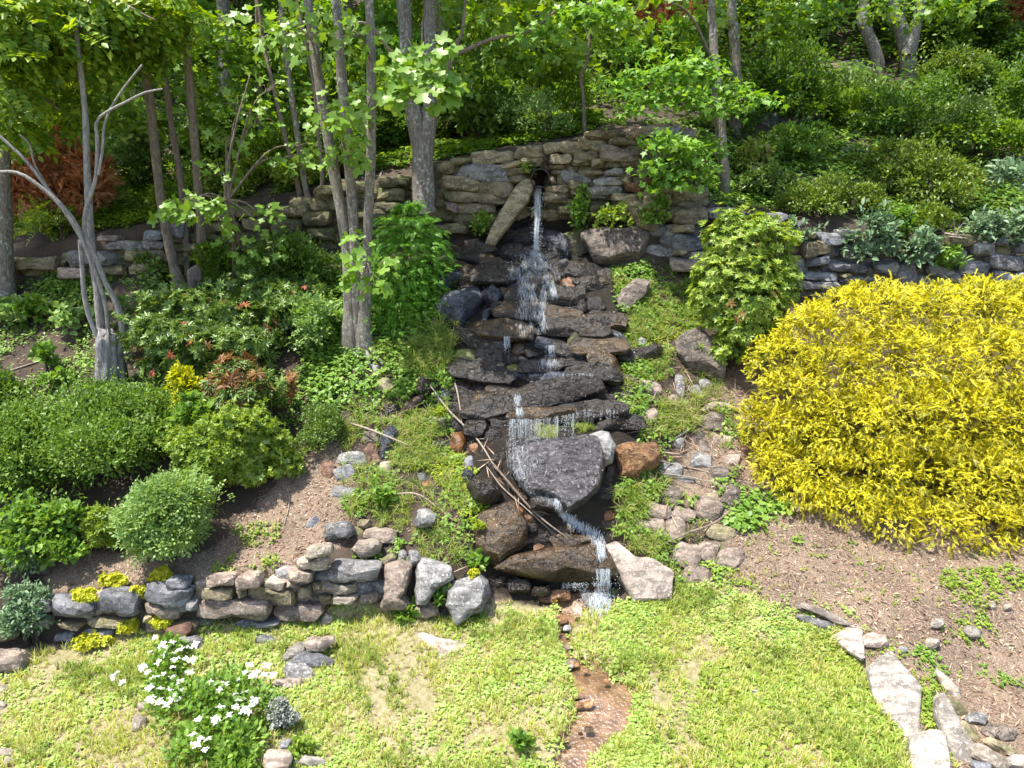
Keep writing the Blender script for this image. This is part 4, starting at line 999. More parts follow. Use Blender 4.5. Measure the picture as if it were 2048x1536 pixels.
def rdir(n):
    v = rng.normal(size=(n, 3))
    return unit(v)
def lumps_of(c, rad, nl, lr=(.28, .45), low=-0.35, squash=1.0):
    c = np.array(c, float); rad = np.array(rad, float)
    d = rdir(nl * 6); d = d[d[:, 2] > low][:nl]
    lc = c + d * rad * rng.uniform(.55, .85, (len(d), 1))
    s = np.array([1, 1, squash])
    lrad = rng.uniform(lr[0], lr[1], len(d))[:, None] * rad * s
    return lc, np.maximum(lrad, 0.04)
def shell(lc, lr, n, inner=.7, keep_low=-.6):
    area = lr[:, 0] * lr[:, 2]
    k = rng.choice(len(lc), n, p=area / area.sum())
    d = rdir(n)
    d[:, 2] = np.where(d[:, 2] < keep_low, -d[:, 2], d[:, 2])
    p = lc[k] + d * lr[k] * rng.uniform(inner, 1.06, (n, 1))
    return p, unit(d / lr[k])
def leafset(name, tmpl, p, nrm, size, mat, parent, out=.6, jit=.7, upb=.25, svar=.35, stuff=True, droop=0.0):
    n = len(p)
    yd = nrm * out + rng.normal(size=(n, 3)) * jit * .6 + np.array([0, 0, upb - droop])
    up = nrm * .6 + np.array([0, 0, .7]) + rng.normal(size=(n, 3)) * .35
    me = scatter(name, tmpl, p, yd, up, size * rng.uniform(1 - svar, 1 + svar, n), LEAF[mat])
    o = link(name, me, parent, (0, 0, 0) if parent is None else parent.location)
    if parent is not None:
        me.transform(Matrix.Translation(-parent.location))
    if stuff: o['kind'] = 'stuff'
    return o

# ------------------------------------------------------------------ trunks and limbs
def smooth_path(pts, step=0.06):
    P0 = np.array([tuple(p) for p in pts], float)
    if len(P0) < 3:
        n = max(3, int(np.linalg.norm(P0[-1] - P0[0]) / step))
        t = np.linspace(0, 1, n)[:, None]
        return P0[0] * (1 - t) + P0[-1] * t, t[:, 0]
    ext = np.concatenate([[2 * P0[0] - P0[1]], P0, [2 * P0[-1] - P0[-2]]])
    out, tt = [], []
    m = len(P0) - 1
    for i in range(m):
        a, b, c, d = ext[i:i + 4]
        n = max(2, int(np.linalg.norm(c - b) / step))
        for j in range(n):
            t = j / n
            out.append(.5 * ((2 * b) + (c - a) * t + (2 * a - 5 * b + 4 * c - d) * t * t + (3 * b - a - 3 * c + d) * t ** 3))
            tt.append((i + t) / m)
    out.append(P0[-1]); tt.append(1.0)
    return np.array(out), np.array(tt)
def tube(pts, radii, seg=9, wobble=.08, seed=0, step=.08):
    c, t = smooth_path(pts, step)
    r = np.interp(t, np.linspace(0, 1, len(radii)), radii)
    g = np.random.default_rng(seed)
    tang = unit(np.gradient(c, axis=0))
    ref = np.array([0.31, -1, 0.13]) if abs(tang[len(tang) // 2][1]) < .8 else np.array([1.0, 0, 0.1])
    x = unit(np.cross(tang, ref)); y = np.cross(tang, x)
    th = np.linspace(0, 2 * np.pi, seg, endpoint=False)
    ph = g.uniform(0, 6.28, 4)
    V = []
    for i in range(len(c)):
        s = i * step
        k = 1 + wobble * (np.sin(3 * th + s * 1.7 + ph[0]) + .7 * np.sin(2 * th - s * 3.1 + ph[1]) + .6 * np.sin(s * 9 + ph[2]))
        V.append(c[i] + (x[i] * np.cos(th)[:, None] + y[i] * np.sin(th)[:, None]) * (r[i] * k)[:, None])
    V.append(c[-1:] + tang[-1:] * r[-1] * .5)
    V = np.concatenate(V)
    n = len(c)
    i = np.arange(n - 1)[:, None] * seg + np.arange(seg)[None]
    j = np.arange(n - 1)[:, None] * seg + (np.arange(seg)[None] + 1) % seg
    F = np.stack([i, j, j + seg, i + seg], -1).reshape(-1, 4)
    tip = np.array([((n - 1) * seg + a, (n - 1) * seg + (a + 1) % seg, n * seg) for a in range(seg)])
    return V, [F, tip]
def add_tube(name, pts, radii, mat, parent, seg=9, wobble=.06, seed=0, step=.08):
    V, F = tube(pts, radii, seg, wobble, seed, step)
    off = np.array(parent.location) if parent is not None else 0
    me = mesh_np(name, V - off, F, mat)
    return link(name, me, parent, parent.location if parent is not None else (0, 0, 0))
def px_path(pts, Y, end=None):
    """photo polyline -> points at depth Y (number or list)"""
    n = len(pts)
    Ys = [Y] * n if np.isscalar(Y) else list(np.interp(np.linspace(0, 1, n), np.linspace(0, 1, len(Y)), Y))
    out = [P(p[0], p[1], y) for p, y in zip(pts, Ys)]
    if end is not None: out.append(out[-1] + Vector(end))
    return out
def wpx(w, Y): return w * Y / F_PX / 2.0

# large leaves, each one an object of its own
BIG = {}
def big_leaf_mesh(kind, mat):
    if (kind, mat) not in BIG:
        t = {'tulip': TULIP_LEAF, 'maple': MAPLE_LEAF}[kind]
        v, f = t
        pet = np.array([(-.012, 0, 0), (.012, 0, 0), (.012, -.4, .08), (-.012, -.4, .08)])
        V = np.concatenate([v, pet])
        F = np.concatenate([f, np.array([(0, 1, 2), (0, 2, 3)]) + len(v)])
        BIG[(kind, mat)] = mesh_np('leaf', V, F, LEAF[mat], False)
    return BIG[(kind, mat)]
def big_leaves(root, kind, mat, c, rad, n, size, twig_from=None):
    n = int(n * 1.18)
    """n single leaves hanging round a spray at c; every leaf is a part"""
    me = big_leaf_mesh(kind, mat)
    c = np.array(c, float)
    # a few tiers so that the leaves overlap like a spray
    d = rdir(n)
    p = c + d * np.array(rad) * (rng.uniform(.15, 1, (n, 1)) ** .5)
    for i in range(n):
        out = unit((p[i] - c) * np.array([1, 1, .3]) + rng.normal(size=3) * .3 * np.mean(rad))
        y = unit(out * .75 + np.array([0, -.25, -.45]) + rng.normal(size=3) * .25)
        up = unit(np.array([0, -.55, .8]) + rng.normal(size=3) * .33)
        x = unit(np.cross(y, up)); z = np.cross(x, y)
        s = size * .84 * rng.uniform(.6, 1.15)
        q = p[i] - np.array(root.location)
        o = bpy.data.objects.new('leaf', me)
        COL.objects.link(o)
        o.parent = root
        o.matrix_basis = Matrix(((x[0] * s, y[0] * s, z[0] * s, q[0]), (x[1] * s, y[1] * s, z[1] * s, q[1]), (x[2] * s, y[2] * s, z[2] * s, q[2]), (0, 0, 0, 1)))
    if twig_from is not None:
        tf = np.array(tuple(twig_from))
        mid = tf * .45 + c * .55 + np.array([0, 0, .18 * np.linalg.norm(c - tf)])
        add_tube('limb', [tf, mid, c], [.018, .011, .005], TWIG, root, 6, .05, n)
        for _ in range(6):
            k = rng.integers(0, n)
            add_tube('twig', [mid * .3 + c * .7, (c + p[k]) / 2 + np.array([0, 0, .03]), p[k]], [.006, .004, .002], TWIG, root, 5, .05, n)

def crown(root, c, rad, n, tmpl, size, mat, nl=14, name='crown', **kw):
    lc, lr = lumps_of(c, rad, nl, kw.pop('lr', (.25, .42)), kw.pop('low', -.8), kw.pop('squash', .7))
    p, nr = shell(lc, lr, n, .35)
    return leafset(name, tmpl, p, nr, size, mat, root, out=kw.pop('out', .5), jit=.8, upb=kw.pop('upb', 0), **kw)

# ------------------------------------------------------------------ the trees one can tell apart
def tree(name, label, base, stems, mat=BARK, cat='tree', group=None):
    root = empty(name, base, label, cat, group)
    for k, (pts, rad) in enumerate(stems):
        add_tube('trunk', pts, rad, mat, root, 11, .05, k + len(label))
    return root

b = G1(12, 605)
t1 = tree('tall_tree', 'thick grey trunk at the far left before the stone wall', b,
     [([b + Vector((0, 0, -.15))] + px_path([(10,560),(8,420),(2,270),(-8,120),(-14,0)], 10.7, (-.1, 0, 3.5)), [.17, wpx(32,10.7), wpx(29,10.7), wpx(27,10.7), wpx(25,10.7), .07])])
crown(t1, b + Vector((-.8, .6, 7.4)), (2.0, 1.8, 1.6), 900, t_compound(5, .2, .3), .42, 'locust', 22)

# the stump with several bare leafless stems
b = G1(225, 775)
Ys = 8.95
st = empty('old_stump', b, 'weathered grey stump with bare arching stems rising from it', 'tree')
V_, F_ = tube([b + Vector((0.01, .05, -.25))] + px_path([(224,775),(220,725),(217,690),(216,668)], Ys), [.20, .175, .16, .14, .10], 40, .05, 3, .03)
_ax = np.array([tuple(p) for p in px_path([(224,790),(216,668)], Ys)])
_ang = np.arctan2(V_[:, 1] - Ys, V_[:, 0] - np.interp(V_[:, 2], _ax[::-1, 2] if _ax[0, 2] > _ax[1, 2] else _ax[:, 2], _ax[::-1, 0] if _ax[0, 2] > _ax[1, 2] else _ax[:, 0]))
_gr = 1 + .07 * np.sin(_ang * 9 + 2 * np.sin(V_[:, 2] * 4)) + .06 * np.sin(_ang * 17 + V_[:, 2] * 2) + .10 * np.sin(_ang * 2.0 + 1)
_cx = np.interp(V_[:, 2], sorted(_ax[:, 2]), [q[0] for q in sorted(_ax.tolist(), key=lambda q: q[2])])
V_[:, 0] = _cx + (V_[:, 0] - _cx) * _gr; V_[:, 1] = Ys + (V_[:, 1] - Ys) * _gr
V_[:, 2] += np.where(V_[:, 2] > V_[:, 2].max() - .06, .07 * np.sin(_ang * 5) + .04 * np.sin(_ang * 11), 0)
link('stump', mesh_np('stump', V_ - np.array(b), F_, BARK_DEAD), st, b)
for k, (pts, w0, w1, ye) in enumerate([
    ([(214,765),(208,715),(205,671),(195,583),(185,514),(179,440),(174,342),(171,239),(161,137),(150,40)], 24, 11, 9.4),
    ([(212,750),(203,705),(195,675),(178,630),(168,583),(164,531),(160,480)], 15, 9, 8.9),
    ([(220,750),(218,690),(212,617),(198,565),(178,514),(160,472),(120,410),(79,372),(34,345),(-20,345)], 10, 7, 8.6),
    ([(172,500),(150,444),(102,386),(51,321),(0,273),(-30,250)], 9, 6, 8.7),
    ([(228,765),(236,712),(243,690),(246,671),(243,644),(232,606),(208,559),(191,514),(172,475),(168,450),(174,410),(191,359),(195,290),(193,246),(212,225),(256,202),(290,185),(325,178)], 17, 4, 9.0),
    ([(197,350),(205,300),(208,256),(219,222),(246,178),(284,130)], 7, 4, 9.1),
    ([(102,386),(70,330),(60,290),(40,270)], 5, 3, 8.6)]):
    add_tube('stem', px_path(pts, [Ys, ye]), [wpx(w0 * .9, Ys), wpx((w0 + w1) * .42, Ys), wpx(w1 * .85, Ys)], BARK_DEAD, st, 8, .07, k)

def straight(label, pts, w, Y, top=4.0, leaf=None, mat=BARK_BROWN):
    b = G1(*pts[0])
    pp = [b + Vector((0, 0, -.1))] + px_path(pts[1:], [b.y, Y], (random.uniform(-.3, .1), .1, top))
    return tree('young_tree', label, b, [(pp, [wpx(w, Y) * 1.1, wpx(w * .85, Y), wpx(w * .78, Y), wpx(w * .65, Y), .02])], mat, group=None)
tA = straight('leftmost of the three straight brown trunks left of the stone wall', [(368,600),(345,520),(322,400),(300,200),(280,85),(268,0)], 21, 10.6)
tB = straight('thinnest, middle one of the three straight brown trunks', [(376,560),(372,480),(358,340),(340,230),(327,110),(318,0)], 14, 10.9)
tC = straight('right one of the three straight brown trunks with a knotted foot', [(398,575),(404,510),(395,360),(385,230),(373,100),(365,0)], 20, 10.6)
tD = straight('slim leaning pale trunk rising from the wall top', [(600,385),(590,340),(572,280),(553,200),(530,100),(515,0)], 10, 12.2, 3)
tE = straight('slender crooked trunk just right of the slim leaning pale one', [(632,455),(627,430),(610,370),(592,250),(572,110),(560,0)], 14, 11.3, 3.5, mat=BARK)
tF = straight('short thin grey pole-like trunk beside the slender crooked one', [(640,450),(642,400),(644,350),(634,250),(625,160)], 9, 11.4, 1.5)
for t, lab in ((tA, 0), (tB, 1), (tC, 2)):
    p0 = np.array(t.location)
    crown(t, (p0[0] - .6 + .3 * lab, 10.6 + .3 * lab, 7.6 + .3 * lab), (1.3, 1.2, 1.3), 380, TULIP_LEAF, .17, 'tulip' if lab != 1 else 'maple', 14)
# gnarled foot of the three
add_tube('root', px_path([(398,560),(390,540),(384,556),(388,590)], 10.35), [.05, .09, .08, .05], BARK_BROWN, tC, 9, .1)
add_tube('root', px_path([(345,530),(356,560),(362,590),(340,605)], 10.35), [.06, .08, .09, .04], BARK_BROWN, tA, 9, .1)

b = G1(716, 700)
Yt = b.y
tt = tree('tulip_tree', 'three-stemmed lichen-spotted tree with large lobed leaves on the bank', b, [
   ([b + Vector((-.1, 0, -.15))] + px_path([(699,660),(699,600),(690,470),(667,340),(650,240),(632,120),(615,0)], [Yt, 9.6], (-.25, .1, 3.5)), [.14, wpx(27,Yt), wpx(22,Yt), wpx(21,Yt), wpx(20,Yt), wpx(17,Yt), .04]),
   ([b + Vector((0, .03, -.15))] + px_path([(716,660),(713,560),(706,420),(692,260),(681,130),(672,0)], [Yt + .02, 9.5], (-.1, .2, 3.6)), [.15, wpx(24,Yt), wpx(21,Yt), wpx(20,Yt), wpx(18,Yt), .04]),
   ([b + Vector((.12, 0, -.15))] + px_path([(728,668),(730,600),(735,480),(742,300),(742,130),(738,0)], [Yt - .02, 9.4], (0, .1, 3.6)), [.15, wpx(26,Yt), wpx(19,Yt), wpx(18,Yt), wpx(17,Yt), .04])])
for k, pts in enumerate(([(722,675),(735,690),(752,712),(765,728)], [(728,690),(735,712),(740,735)], [(702,680),(692,700),(690,725)], [(712,690),(714,715),(718,740)])):
    q = [P(x, y, G1(x, y).y - .06) for x, y in pts]
    add_tube('root', q, [.055, .035, .02], BARK_DEAD, tt, 8, .12, k)
Y0 = 8.7
for (cx, cy, rx, ry, n, s, Yc, fx, fy) in ((742, 548, 58, 52, 42, .17, 8.4, 728, 560), (672, 232, 62, 46, 44, .16, 8.7, 690, 300), (735, 215, 42, 45, 22, .16, 8.9, 740, 260), (700, 300, 40, 40, 20, .15, 9.0, 700, 330),
     (620, 75, 70, 50, 30, .17, 9.0, 640, 160), (720, 70, 60, 40, 22, .16, 9.0, 740, 120), (545, 40, 80, 50, 34, .17, 9.2, 625, 80), (710, 480, 30, 25, 10, .15, 8.7, 712, 500), (655, 310, 40, 36, 18, .15, 9.1, 667, 340)):
    big_leaves(tt, 'tulip', 'tulip', P(cx, cy, Yc), (rx * Yc / F_PX, .3, ry * Yc / F_PX), n, s, P(fx, fy, Yt))
crown(tt, b + Vector((-.5, .4, 6.6)), (1.7, 1.5, 1.3), 750, TULIP_LEAF, .18, 'tulip', 22)

b = G1(846, 408)
ft = tree('forked_tree', 'forked tree in front of the stone wall with a cluster of big pale green leaves', b, [
   ([P(848, 425, 11.15), P(846, 400, 11.15), P(845, 350, 11.2), P(843, 300, 11.25), P(826, 215, 11.3), P(813, 100, 11.4), P(806, 0, 11.5), P(800, 0, 11.5) + Vector((-.2, .2, 3))], [.20, .18, .165, .15, wpx(28,11.3), wpx(26,11.3), wpx(25,11.3), .05]),
   ([P(852, 400, 11.15), P(850, 340, 11.2), P(851, 295, 11.25), P(861, 200, 11.3), P(857, 100, 11.4), P(861, 0, 11.5), P(864, 0, 11.5) + Vector((.2, .2, 3))], [.15, .14, .13, wpx(28,11.3), wpx(27,11.3), wpx(26,11.3), .05])])
add_tube('limb', px_path([(868,240),(905,112),(925,60),(930,0)], [11.2, 10.9]), [.04, .03, .02], TWIG, ft, 7)
add_tube('limb', px_path([(905,112),(985,78),(1060,62),(1110,22)], [11.0, 10.6]), [.03, .025, .012], TWIG, ft, 7)
add_tube('limb', px_path([(845,110),(790,110),(750,60),(720,45),(690,60)], [11.2, 9.6]), [.03, .025, .01], PALE_TWIG, ft, 6)
for (cx, cy, rx, ry, n, s, Yc) in ((845, 130, 70, 44, 66, .21, 8.6), (845, 185, 76, 32, 56, .21, 8.5), (780, 165, 26, 40, 10, .18, 8.7), (912, 175, 22, 40, 10, .18, 8.7)):
    big_leaves(ft, 'tulip', 'tulip', P(cx, cy, Yc), (rx * Yc / F_PX, .28, ry * Yc / F_PX), n, s, P(850, 120, 11.2) if cx == 845 else None)
crown(ft, b + Vector((.2, .3, 5.6)), (2.0, 1.6, 1.4), 1500, TULIP_LEAF, .18, 'tulip', 22)

# young tulip tree sprays on the left
sp = empty('tulip_sapling', G1(470, 560), 'slender sapling with sprays of broad lobed leaves before the low shaded wall', 'tree')
add_tube('trunk', [sp.location, P(465, 470, 9.9), P(450, 380, 9.8), P(470, 260, 9.8), P(500, 150, 9.9)], [.03, .025, .02, .014, .006], BARK_BROWN, sp, 7)
for (cx, cy, rx, ry, n, s, Yc) in ((385, 405, 62, 40, 34, .17, 9.3), (330, 425, 34, 26, 12, .16, 9.3), (430, 430, 40, 30, 16, .16, 9.4), (440, 345, 40, 34, 16, .15, 9.8), (455, 270, 48, 40, 24, .15, 10), (520, 235, 46, 34, 22, .15, 10.2),
       (480, 215, 40, 30, 14, .14, 10.2), (545, 170, 36, 28, 12, .14, 10.3), (520, 430, 56, 30, 20, .15, 9.9), (480, 490, 44, 40, 22, .14, 9.8), (545, 500, 30, 34, 14, .13, 9.9), (580, 315, 40, 24, 14, .14, 10.3), (610, 290, 34, 26, 10, .14, 10.3)):
    big_leaves(sp, 'tulip', 'tulip', P(cx, cy, Yc), (rx * Yc / F_PX, .25, ry * Yc / F_PX), n, s, P(455, 400, 9.8))

b = G1(1446, 388)
mt = tree('maple_tree', 'small maple with tiers of bright leaves over the right end of the pipe wall', b, [
   ([b + Vector((0, 0, -.1)), P(1449, 360, 11.6), P(1440, 250, 11.6), P(1432, 160, 11.7), P(1426, 60, 11.8), P(1424, 0, 11.8), P(1424, 0, 11.8) + Vector((0, 0, 2.5))], [.12, wpx(20,11.6), wpx(19,11.6), wpx(17,11.6), wpx(15,11.6), .06, .03])])
for k, (pts, Y_) in enumerate(([[(1438,230),(1390,190),(1320,165),(1250,180)], [11.6, 10.6]], [[(1440,240),(1480,200),(1530,205)], [11.6, 11]], [[(1445,310),(1400,300),(1340,310),(1300,330)], [11.6, 10.4]], [[(1430,130),(1380,30),(1330,0)], [11.7, 11]])):
    add_tube('limb', px_path(pts, Y_), [.03, .02, .008], TWIG, mt, 6, .05, k)
L_c, L_r = [], []
for cx, cy, rx, ry, Yc in ((1235,175,50,22,10.4),(1290,160,60,24,10.5),(1350,150,60,26,10.6),(1410,165,60,28,10.8),(1470,190,50,24,11),(1520,205,45,22,11.1),(1300,205,55,24,10.4),(1370,205,70,28,10.5),(1440,225,60,22,10.8),(1265,225,40,18,10.3),
                           (1320,290,55,26,10.2),(1370,310,55,28,10.3),(1310,340,50,26,10.2),(1390,345,50,26,10.4),(1350,365,55,22,10.2),(1300,380,30,14,10.2),(1420,300,40,22,10.7),(1400,130,60,20,10.9),(1260,110,50,20,11),(1160,40,80,24,10.7),(1080,70,60,20,10.7),(1210,25,60,20,10.8)):
    L_c.append(tuple(P(cx, cy, Yc))); L_r.append((rx * Yc / F_PX, .3, ry * Yc / F_PX))
p, nr = shell(np.array(L_c), np.array(L_r), 2600, .2)
leafset('crown', MAPLE_LEAF, p, nr * .4 + np.array([0, -.4, .4]), .105, 'maple', mt, out=.5, jit=.9, upb=-.2, droop=.2)
crown(mt, b + Vector((.3, .3, 5.2)), (1.8, 1.6, 1.2), 1200, MAPLE_LEAF, .18, 'maple', 18)

def backtree(label, pts, w, Y, top=3.0, mat=BARK, leaf='maple', n=900, name='tall_tree'):
    pp = px_path(pts, Y, (0, .2, top))
    pp[0] = Vector((pp[0].x, pp[0].y, float(Z(pp[0].x, pp[0].y)) - .1))
    rt = tree(name, label, pp[0], [(pp, [wpx(w, Y) * 1.2, wpx(w, Y), wpx(w * .9, Y), .05])], mat)
    crown(rt, pp[-1] + Vector((0, 0, -.6)), (2.2, 2.0, 1.5), n, MAPLE_LEAF, .19, leaf, 20)
    return rt
backtree('pale straight trunk behind the small maple', [(1474,215),(1472,150),(1468,60),(1464,0)], 19, 14.3)
bt = backtree('smooth grey curving trunk by the stone steps up the slope', [(1752,150),(1755,130),(1748,95),(1733,60),(1728,0)], 22, 18.2, 4)
bt2 = backtree('rough forked trunk right of the curving one up the slope', [(1818,165),(1815,110),(1808,70),(1796,40),(1790,0)], 26, 17.8, 4)
add_tube('trunk', px_path([(1816,110),(1830,60),(1838,20),(1842,-20)], 17.7), [wpx(24,17.8), wpx(18,17.8), wpx(14,17.8)], BARK, bt2, 9)
backtree('very thin sapling above the wall, right of the drain pipe', [(1170,272),(1167,200),(1162,150),(1176,112)], 6, 12.6, 1.2, TWIG, 'wood2', 500, 'young_tree')
backtree('dim grey trunk in the shade left of the forked tree', [(650,300),(642,200),(630,100),(622,0)], 24, 15.5, 3)
# ------------------------------------------------------------------ shrubs
DIA = t_dia(.24)
ROS = t_rosette()
ROS_N = t_rosette(9, .12, .2, 3)
NO_AUTO = ('wall_plant', 'stonecrop_clump', 'moss_cushion', 'dock_plant', 'dead_conifer')
def shrub(name, label, cx, cy, rx, ry, Y, tmpl, size, mat, n, nl=26, dep=.8, lr=(.2, .42), cat='shrub', group=None, extra=(), stems=5, out=.7, upb=.3, core=True, low=-.5, droop=0.0, squash=1.0, front=0.0):
    if name not in NO_AUTO:
        yg = G1(cx, cy + ry * .9).y
        Y = yg + min(.32, rx * yg / F_PX * dep * .35) - front
    c = P(cx, cy, Y)
    rw, rh = rx * Y / F_PX, ry * Y / F_PX
    gz = float(Z(c.x, c.y))
    base = Vector((c.x, c.y, gz))
    root = empty(name, base, label, cat, group)
    lc, lr_ = lumps_of(c, (rw, rw * dep, rh), nl, lr, low, squash)
    if core and n > 1000:
        lc = np.array(tuple(c)) + (lc - np.array(tuple(c))) * rng.uniform(.75, 1.28, (len(lc), 1)); lr_ = lr_ * rng.uniform(.55, 1.15, (len(lr_), 1))
    p, nr = shell(lc, lr_, int(n * 1.25), .66)
    K = [(rng.normal(size=3) * 2.6 / max(.12, min(rw, rh)), rng.uniform(0, 6.28)) for _ in range(8)]
    gp = sum(np.sin(p @ k_ + f_) for k_, f_ in K) / 2.8
    kp = gp > -.6 + .45 * rng.random(len(p))
    p, nr = p[kp] + nr[kp] * (np.clip(gp[kp], -1, 1.4) * .09 * min(rw, rh))[:, None], nr[kp]
    # loose sprigs that break the outline
    ns = max(10, n // 42)
    q, qn = shell(lc, lr_, ns, 1.0, -.2)
    qd = unit(qn * .6 + np.array([0, 0, .45]) + rng.normal(size=(ns, 3)) * .35)
    m_ = 9
    tt_ = np.linspace(-.1, 1, m_)
    sl = (min(rw, rh) * .48 * rng.uniform(.3, 1.2, ns))[:, None, None]
    sp_ = (q[:, None, :] + qd[:, None, :] * sl * tt_[None, :, None] + rng.normal(size=(ns, m_, 3)) * size * .35).reshape(-1, 3)
    sn_ = (qd[:, None, :] * .7 + rng.normal(size=(ns, m_, 3)) * .6).reshape(-1, 3)
    p = np.concatenate([p, sp_]); nr = np.concatenate([nr, unit(sn_)])
    leafset('foliage', tmpl, p, nr, size, mat, root, out, .7, upb, droop=droop)
    if core:
        p2, n2 = shell(np.array([tuple(c)]), np.array([[rw * .72, rw * dep * .72, rh * .75]]), int(n * .28), .55)
        leafset('foliage', tmpl, p2, n2, size * 1.2, core if isinstance(core, str) else mat, root, out, .8, upb)
    for m2, n2_, s2, t2 in extra:
        p3, n3 = shell(lc, lr_ * 1.05, n2_ * 8, .97)
        keep = p3[:, 1] < c.y + .1
        p3, n3 = p3[keep][:n2_], n3[keep][:n2_]
        leafset('foliage', t2, p3, n3, s2, m2, root, out, .5, upb + .2)
    for k in range(stems):
        a = rng.uniform(-1, 1); bq = rng.uniform(-.6, .6)
        e = c + Vector((a * rw * .6, bq * rw * dep * .5, rh * rng.uniform(.0, .6)))
        add_tube('stem', [base + Vector((a * .06, bq * .06, -.08)), (base + e) / 2 + Vector((a * .1 * rw, 0, 0)), e], [.022, .016, .006], STEM, root, 6, .05, k)
    return root

# golden thread-leaf cypress: traced as many overlapping mounds
def golden():
    base = G1(1830, 1010)
    root = empty('golden_shrub', base, 'huge golden-yellow feathery shrub filling the right side below the wall', 'shrub')
    cen = np.array(tuple(P(1830, 850, 8.55)))
    L = []
    for cx, cy, r in ((1560,730,70),(1620,680,70),(1690,640,70),(1770,640,80),(1860,640,80),(1950,630,80),(2040,640,90),(2130,680,110),(1590,800,80),(1670,760,90),(1760,740,100),(1860,740,100),(1960,740,100),(2060,760,110),
                      (1540,860,60),(1600,880,80),(1690,860,100),(1790,850,110),(1900,850,110),(2010,860,110),(2120,880,110),(1560,940,60),(1640,960,80),(1740,960,100),(1850,960,100),(1960,970,100),(2070,980,110),
                      (1700,1010,64),(1780,1040,62),(1880,1055,62),(1970,1060,64),(2060,1065,66),(1640,1000,40),(1515,850,34),(1540,900,44),(1545,950,40),(1595,990,44),(1505,825,30),(1715,590,26),(1960,590,30),(1630,640,40)):
        # the mounds lie on a dome whose middle bulges towards the viewer
        u = (cx - 1830) / 380.0; v = (cy - 840) / 270.0
        bul = max(0.0, 1 - u * u * .75 - v * v * .55)
        Yg = 8.9 - 1.05 * bul ** .5 + (-.55 * v)
        gy = G1(cx, min(cy + r * .75, 1095)).y + .02
        Yg = min(Yg, gy + r * gy / F_PX * .3)
        q = P(cx, cy, Yg)
        L.append((tuple(q), (r * Yg / F_PX * 1.0, r * Yg / F_PX * .95, r * Yg / F_PX * .95)))
    lc = np.array([l[0] for l in L]); lr = np.array([l[1] for l in L])
    g3 = np.random.default_rng(9)
    K = [(g3.normal(size=3) * 9.0, g3.uniform(0, 6.28)) for _ in range(9)]
    gap = lambda q: sum(np.sin(q @ k + f) for k, f in K) / 3.0
    for k in range(5):
        n = 7600
        p, nr = shell(lc, lr, n, .74, -.5)
        kp = gap(p) > -1.05 + .5 * g3.random(n)
        p, nr = p[kp], nr[kp]
        leafset('foliage', t_spray(5, 20 + k, .38, .6, .024, .40), p, nr + np.array([0, -.2, -.05]), .072, 'gold', root, .75, .85, .05, .5, droop=.15)
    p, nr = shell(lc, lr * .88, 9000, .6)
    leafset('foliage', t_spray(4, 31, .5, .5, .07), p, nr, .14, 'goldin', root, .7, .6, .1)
    # long wisps at the outline
    p, nr = shell(lc, lr, 900, 1.0, -.2)
    leafset('foliage', t_spray(9, 33, .9, .3, .014, .3), p, nr, .14, 'gold', root, .8, .5, .35)
    for k in range(7):
        a = rng.uniform(-1, 1)
        e = Vector((cen[0] + a * 1.2, cen[1] + rng.uniform(-.2, .6), cen[2] + rng.uniform(-.2, .5)))
        add_tube('stem', [Vector((cen[0] + a * .25, cen[1] + .5, float(Z(cen[0] + a * .25, cen[1] + .5)) - .1)), (Vector(cen) + e) / 2, e], [.05, .035, .01], STEM, root, 7, .05, k)
golden()

# rounded upright yellow-green bush: stacked mounds
def upright():
    base = G1(1495, 715)
    root = empty('evergreen_shrub', base, 'upright yellow-green bush of leaf rosettes before the right wall', 'shrub')
    L = []
    for cx, cy, r in ((1460,450,30),(1515,450,28),(1440,490,34),(1490,490,45),(1540,490,38),(1440,540,42),(1500,540,55),(1560,535,45),(1430,590,42),(1490,600,60),(1555,590,48),(1580,560,28),(1440,640,46),(1500,650,58),(1550,650,44),(1460,690,36),(1510,690,34),(1420,560,26)):
        Yg = 9.55 - .25 * (1 - abs(cx - 1500) / 110) - .0008 * (cy - 430)
        L.append((tuple(P(cx + random.uniform(-9, 9), cy + random.uniform(-9, 9), Yg)), (r * random.uniform(.75, 1.12) * Yg / F_PX,) * 3))
    lc = np.array([l[0] for l in L]); lr = np.array([l[1] for l in L])
    p, nr = shell(lc, lr, 3600, .8)
    q, qn = shell(lc, lr, 90, 1.0, -.1)
    qd = unit(qn * .5 + np.array([0, 0, .6]) + rng.normal(size=(90, 3)) * .3)
    p = np.concatenate([p] + [q + qd * d_ + rng.normal(size=(90, 3)) * .02 for d_ in (.03, .07, .11, .15)]); nr = np.concatenate([nr] + [qd] * 4)
    leafset('foliage', ROS, p, nr, .068, 'yellowgreen', root, .9, .35, .5)
    p, nr = shell(lc, lr * .75, 1500, .5)
    leafset('foliage', ROS, p, nr, .085, 'pieris', root, .8, .5, .3)
    p, nr = shell(lc, lr * 1.04, 900, .98)
    k = (p[:, 1] < lc[:, 1].mean()) & (rng.random(900) < .045)
    leafset('foliage', ROS_N, p[k], nr[k], .08, 'bronze', root, .9, .3, .5)
    k = [0, 1, 2]
    q = np.array([tuple(P(1512 + dx, 488 + dy, 9.1)) for dx, dy in ((0, 0), (5, 4), (-4, 5))])
    leafset('foliage', ROS_N, q, np.array([(0, -.5, .8)] * 3), .07, 'red', root, .9, .2, .5)
    for j in range(5):
        add_tube('stem', [base, P(1490 + 12 * j - 20, 640, 9.5), P(1470 + 20 * j, 540, 9.5)], [.03, .02, .01], STEM, root, 6)
upright()

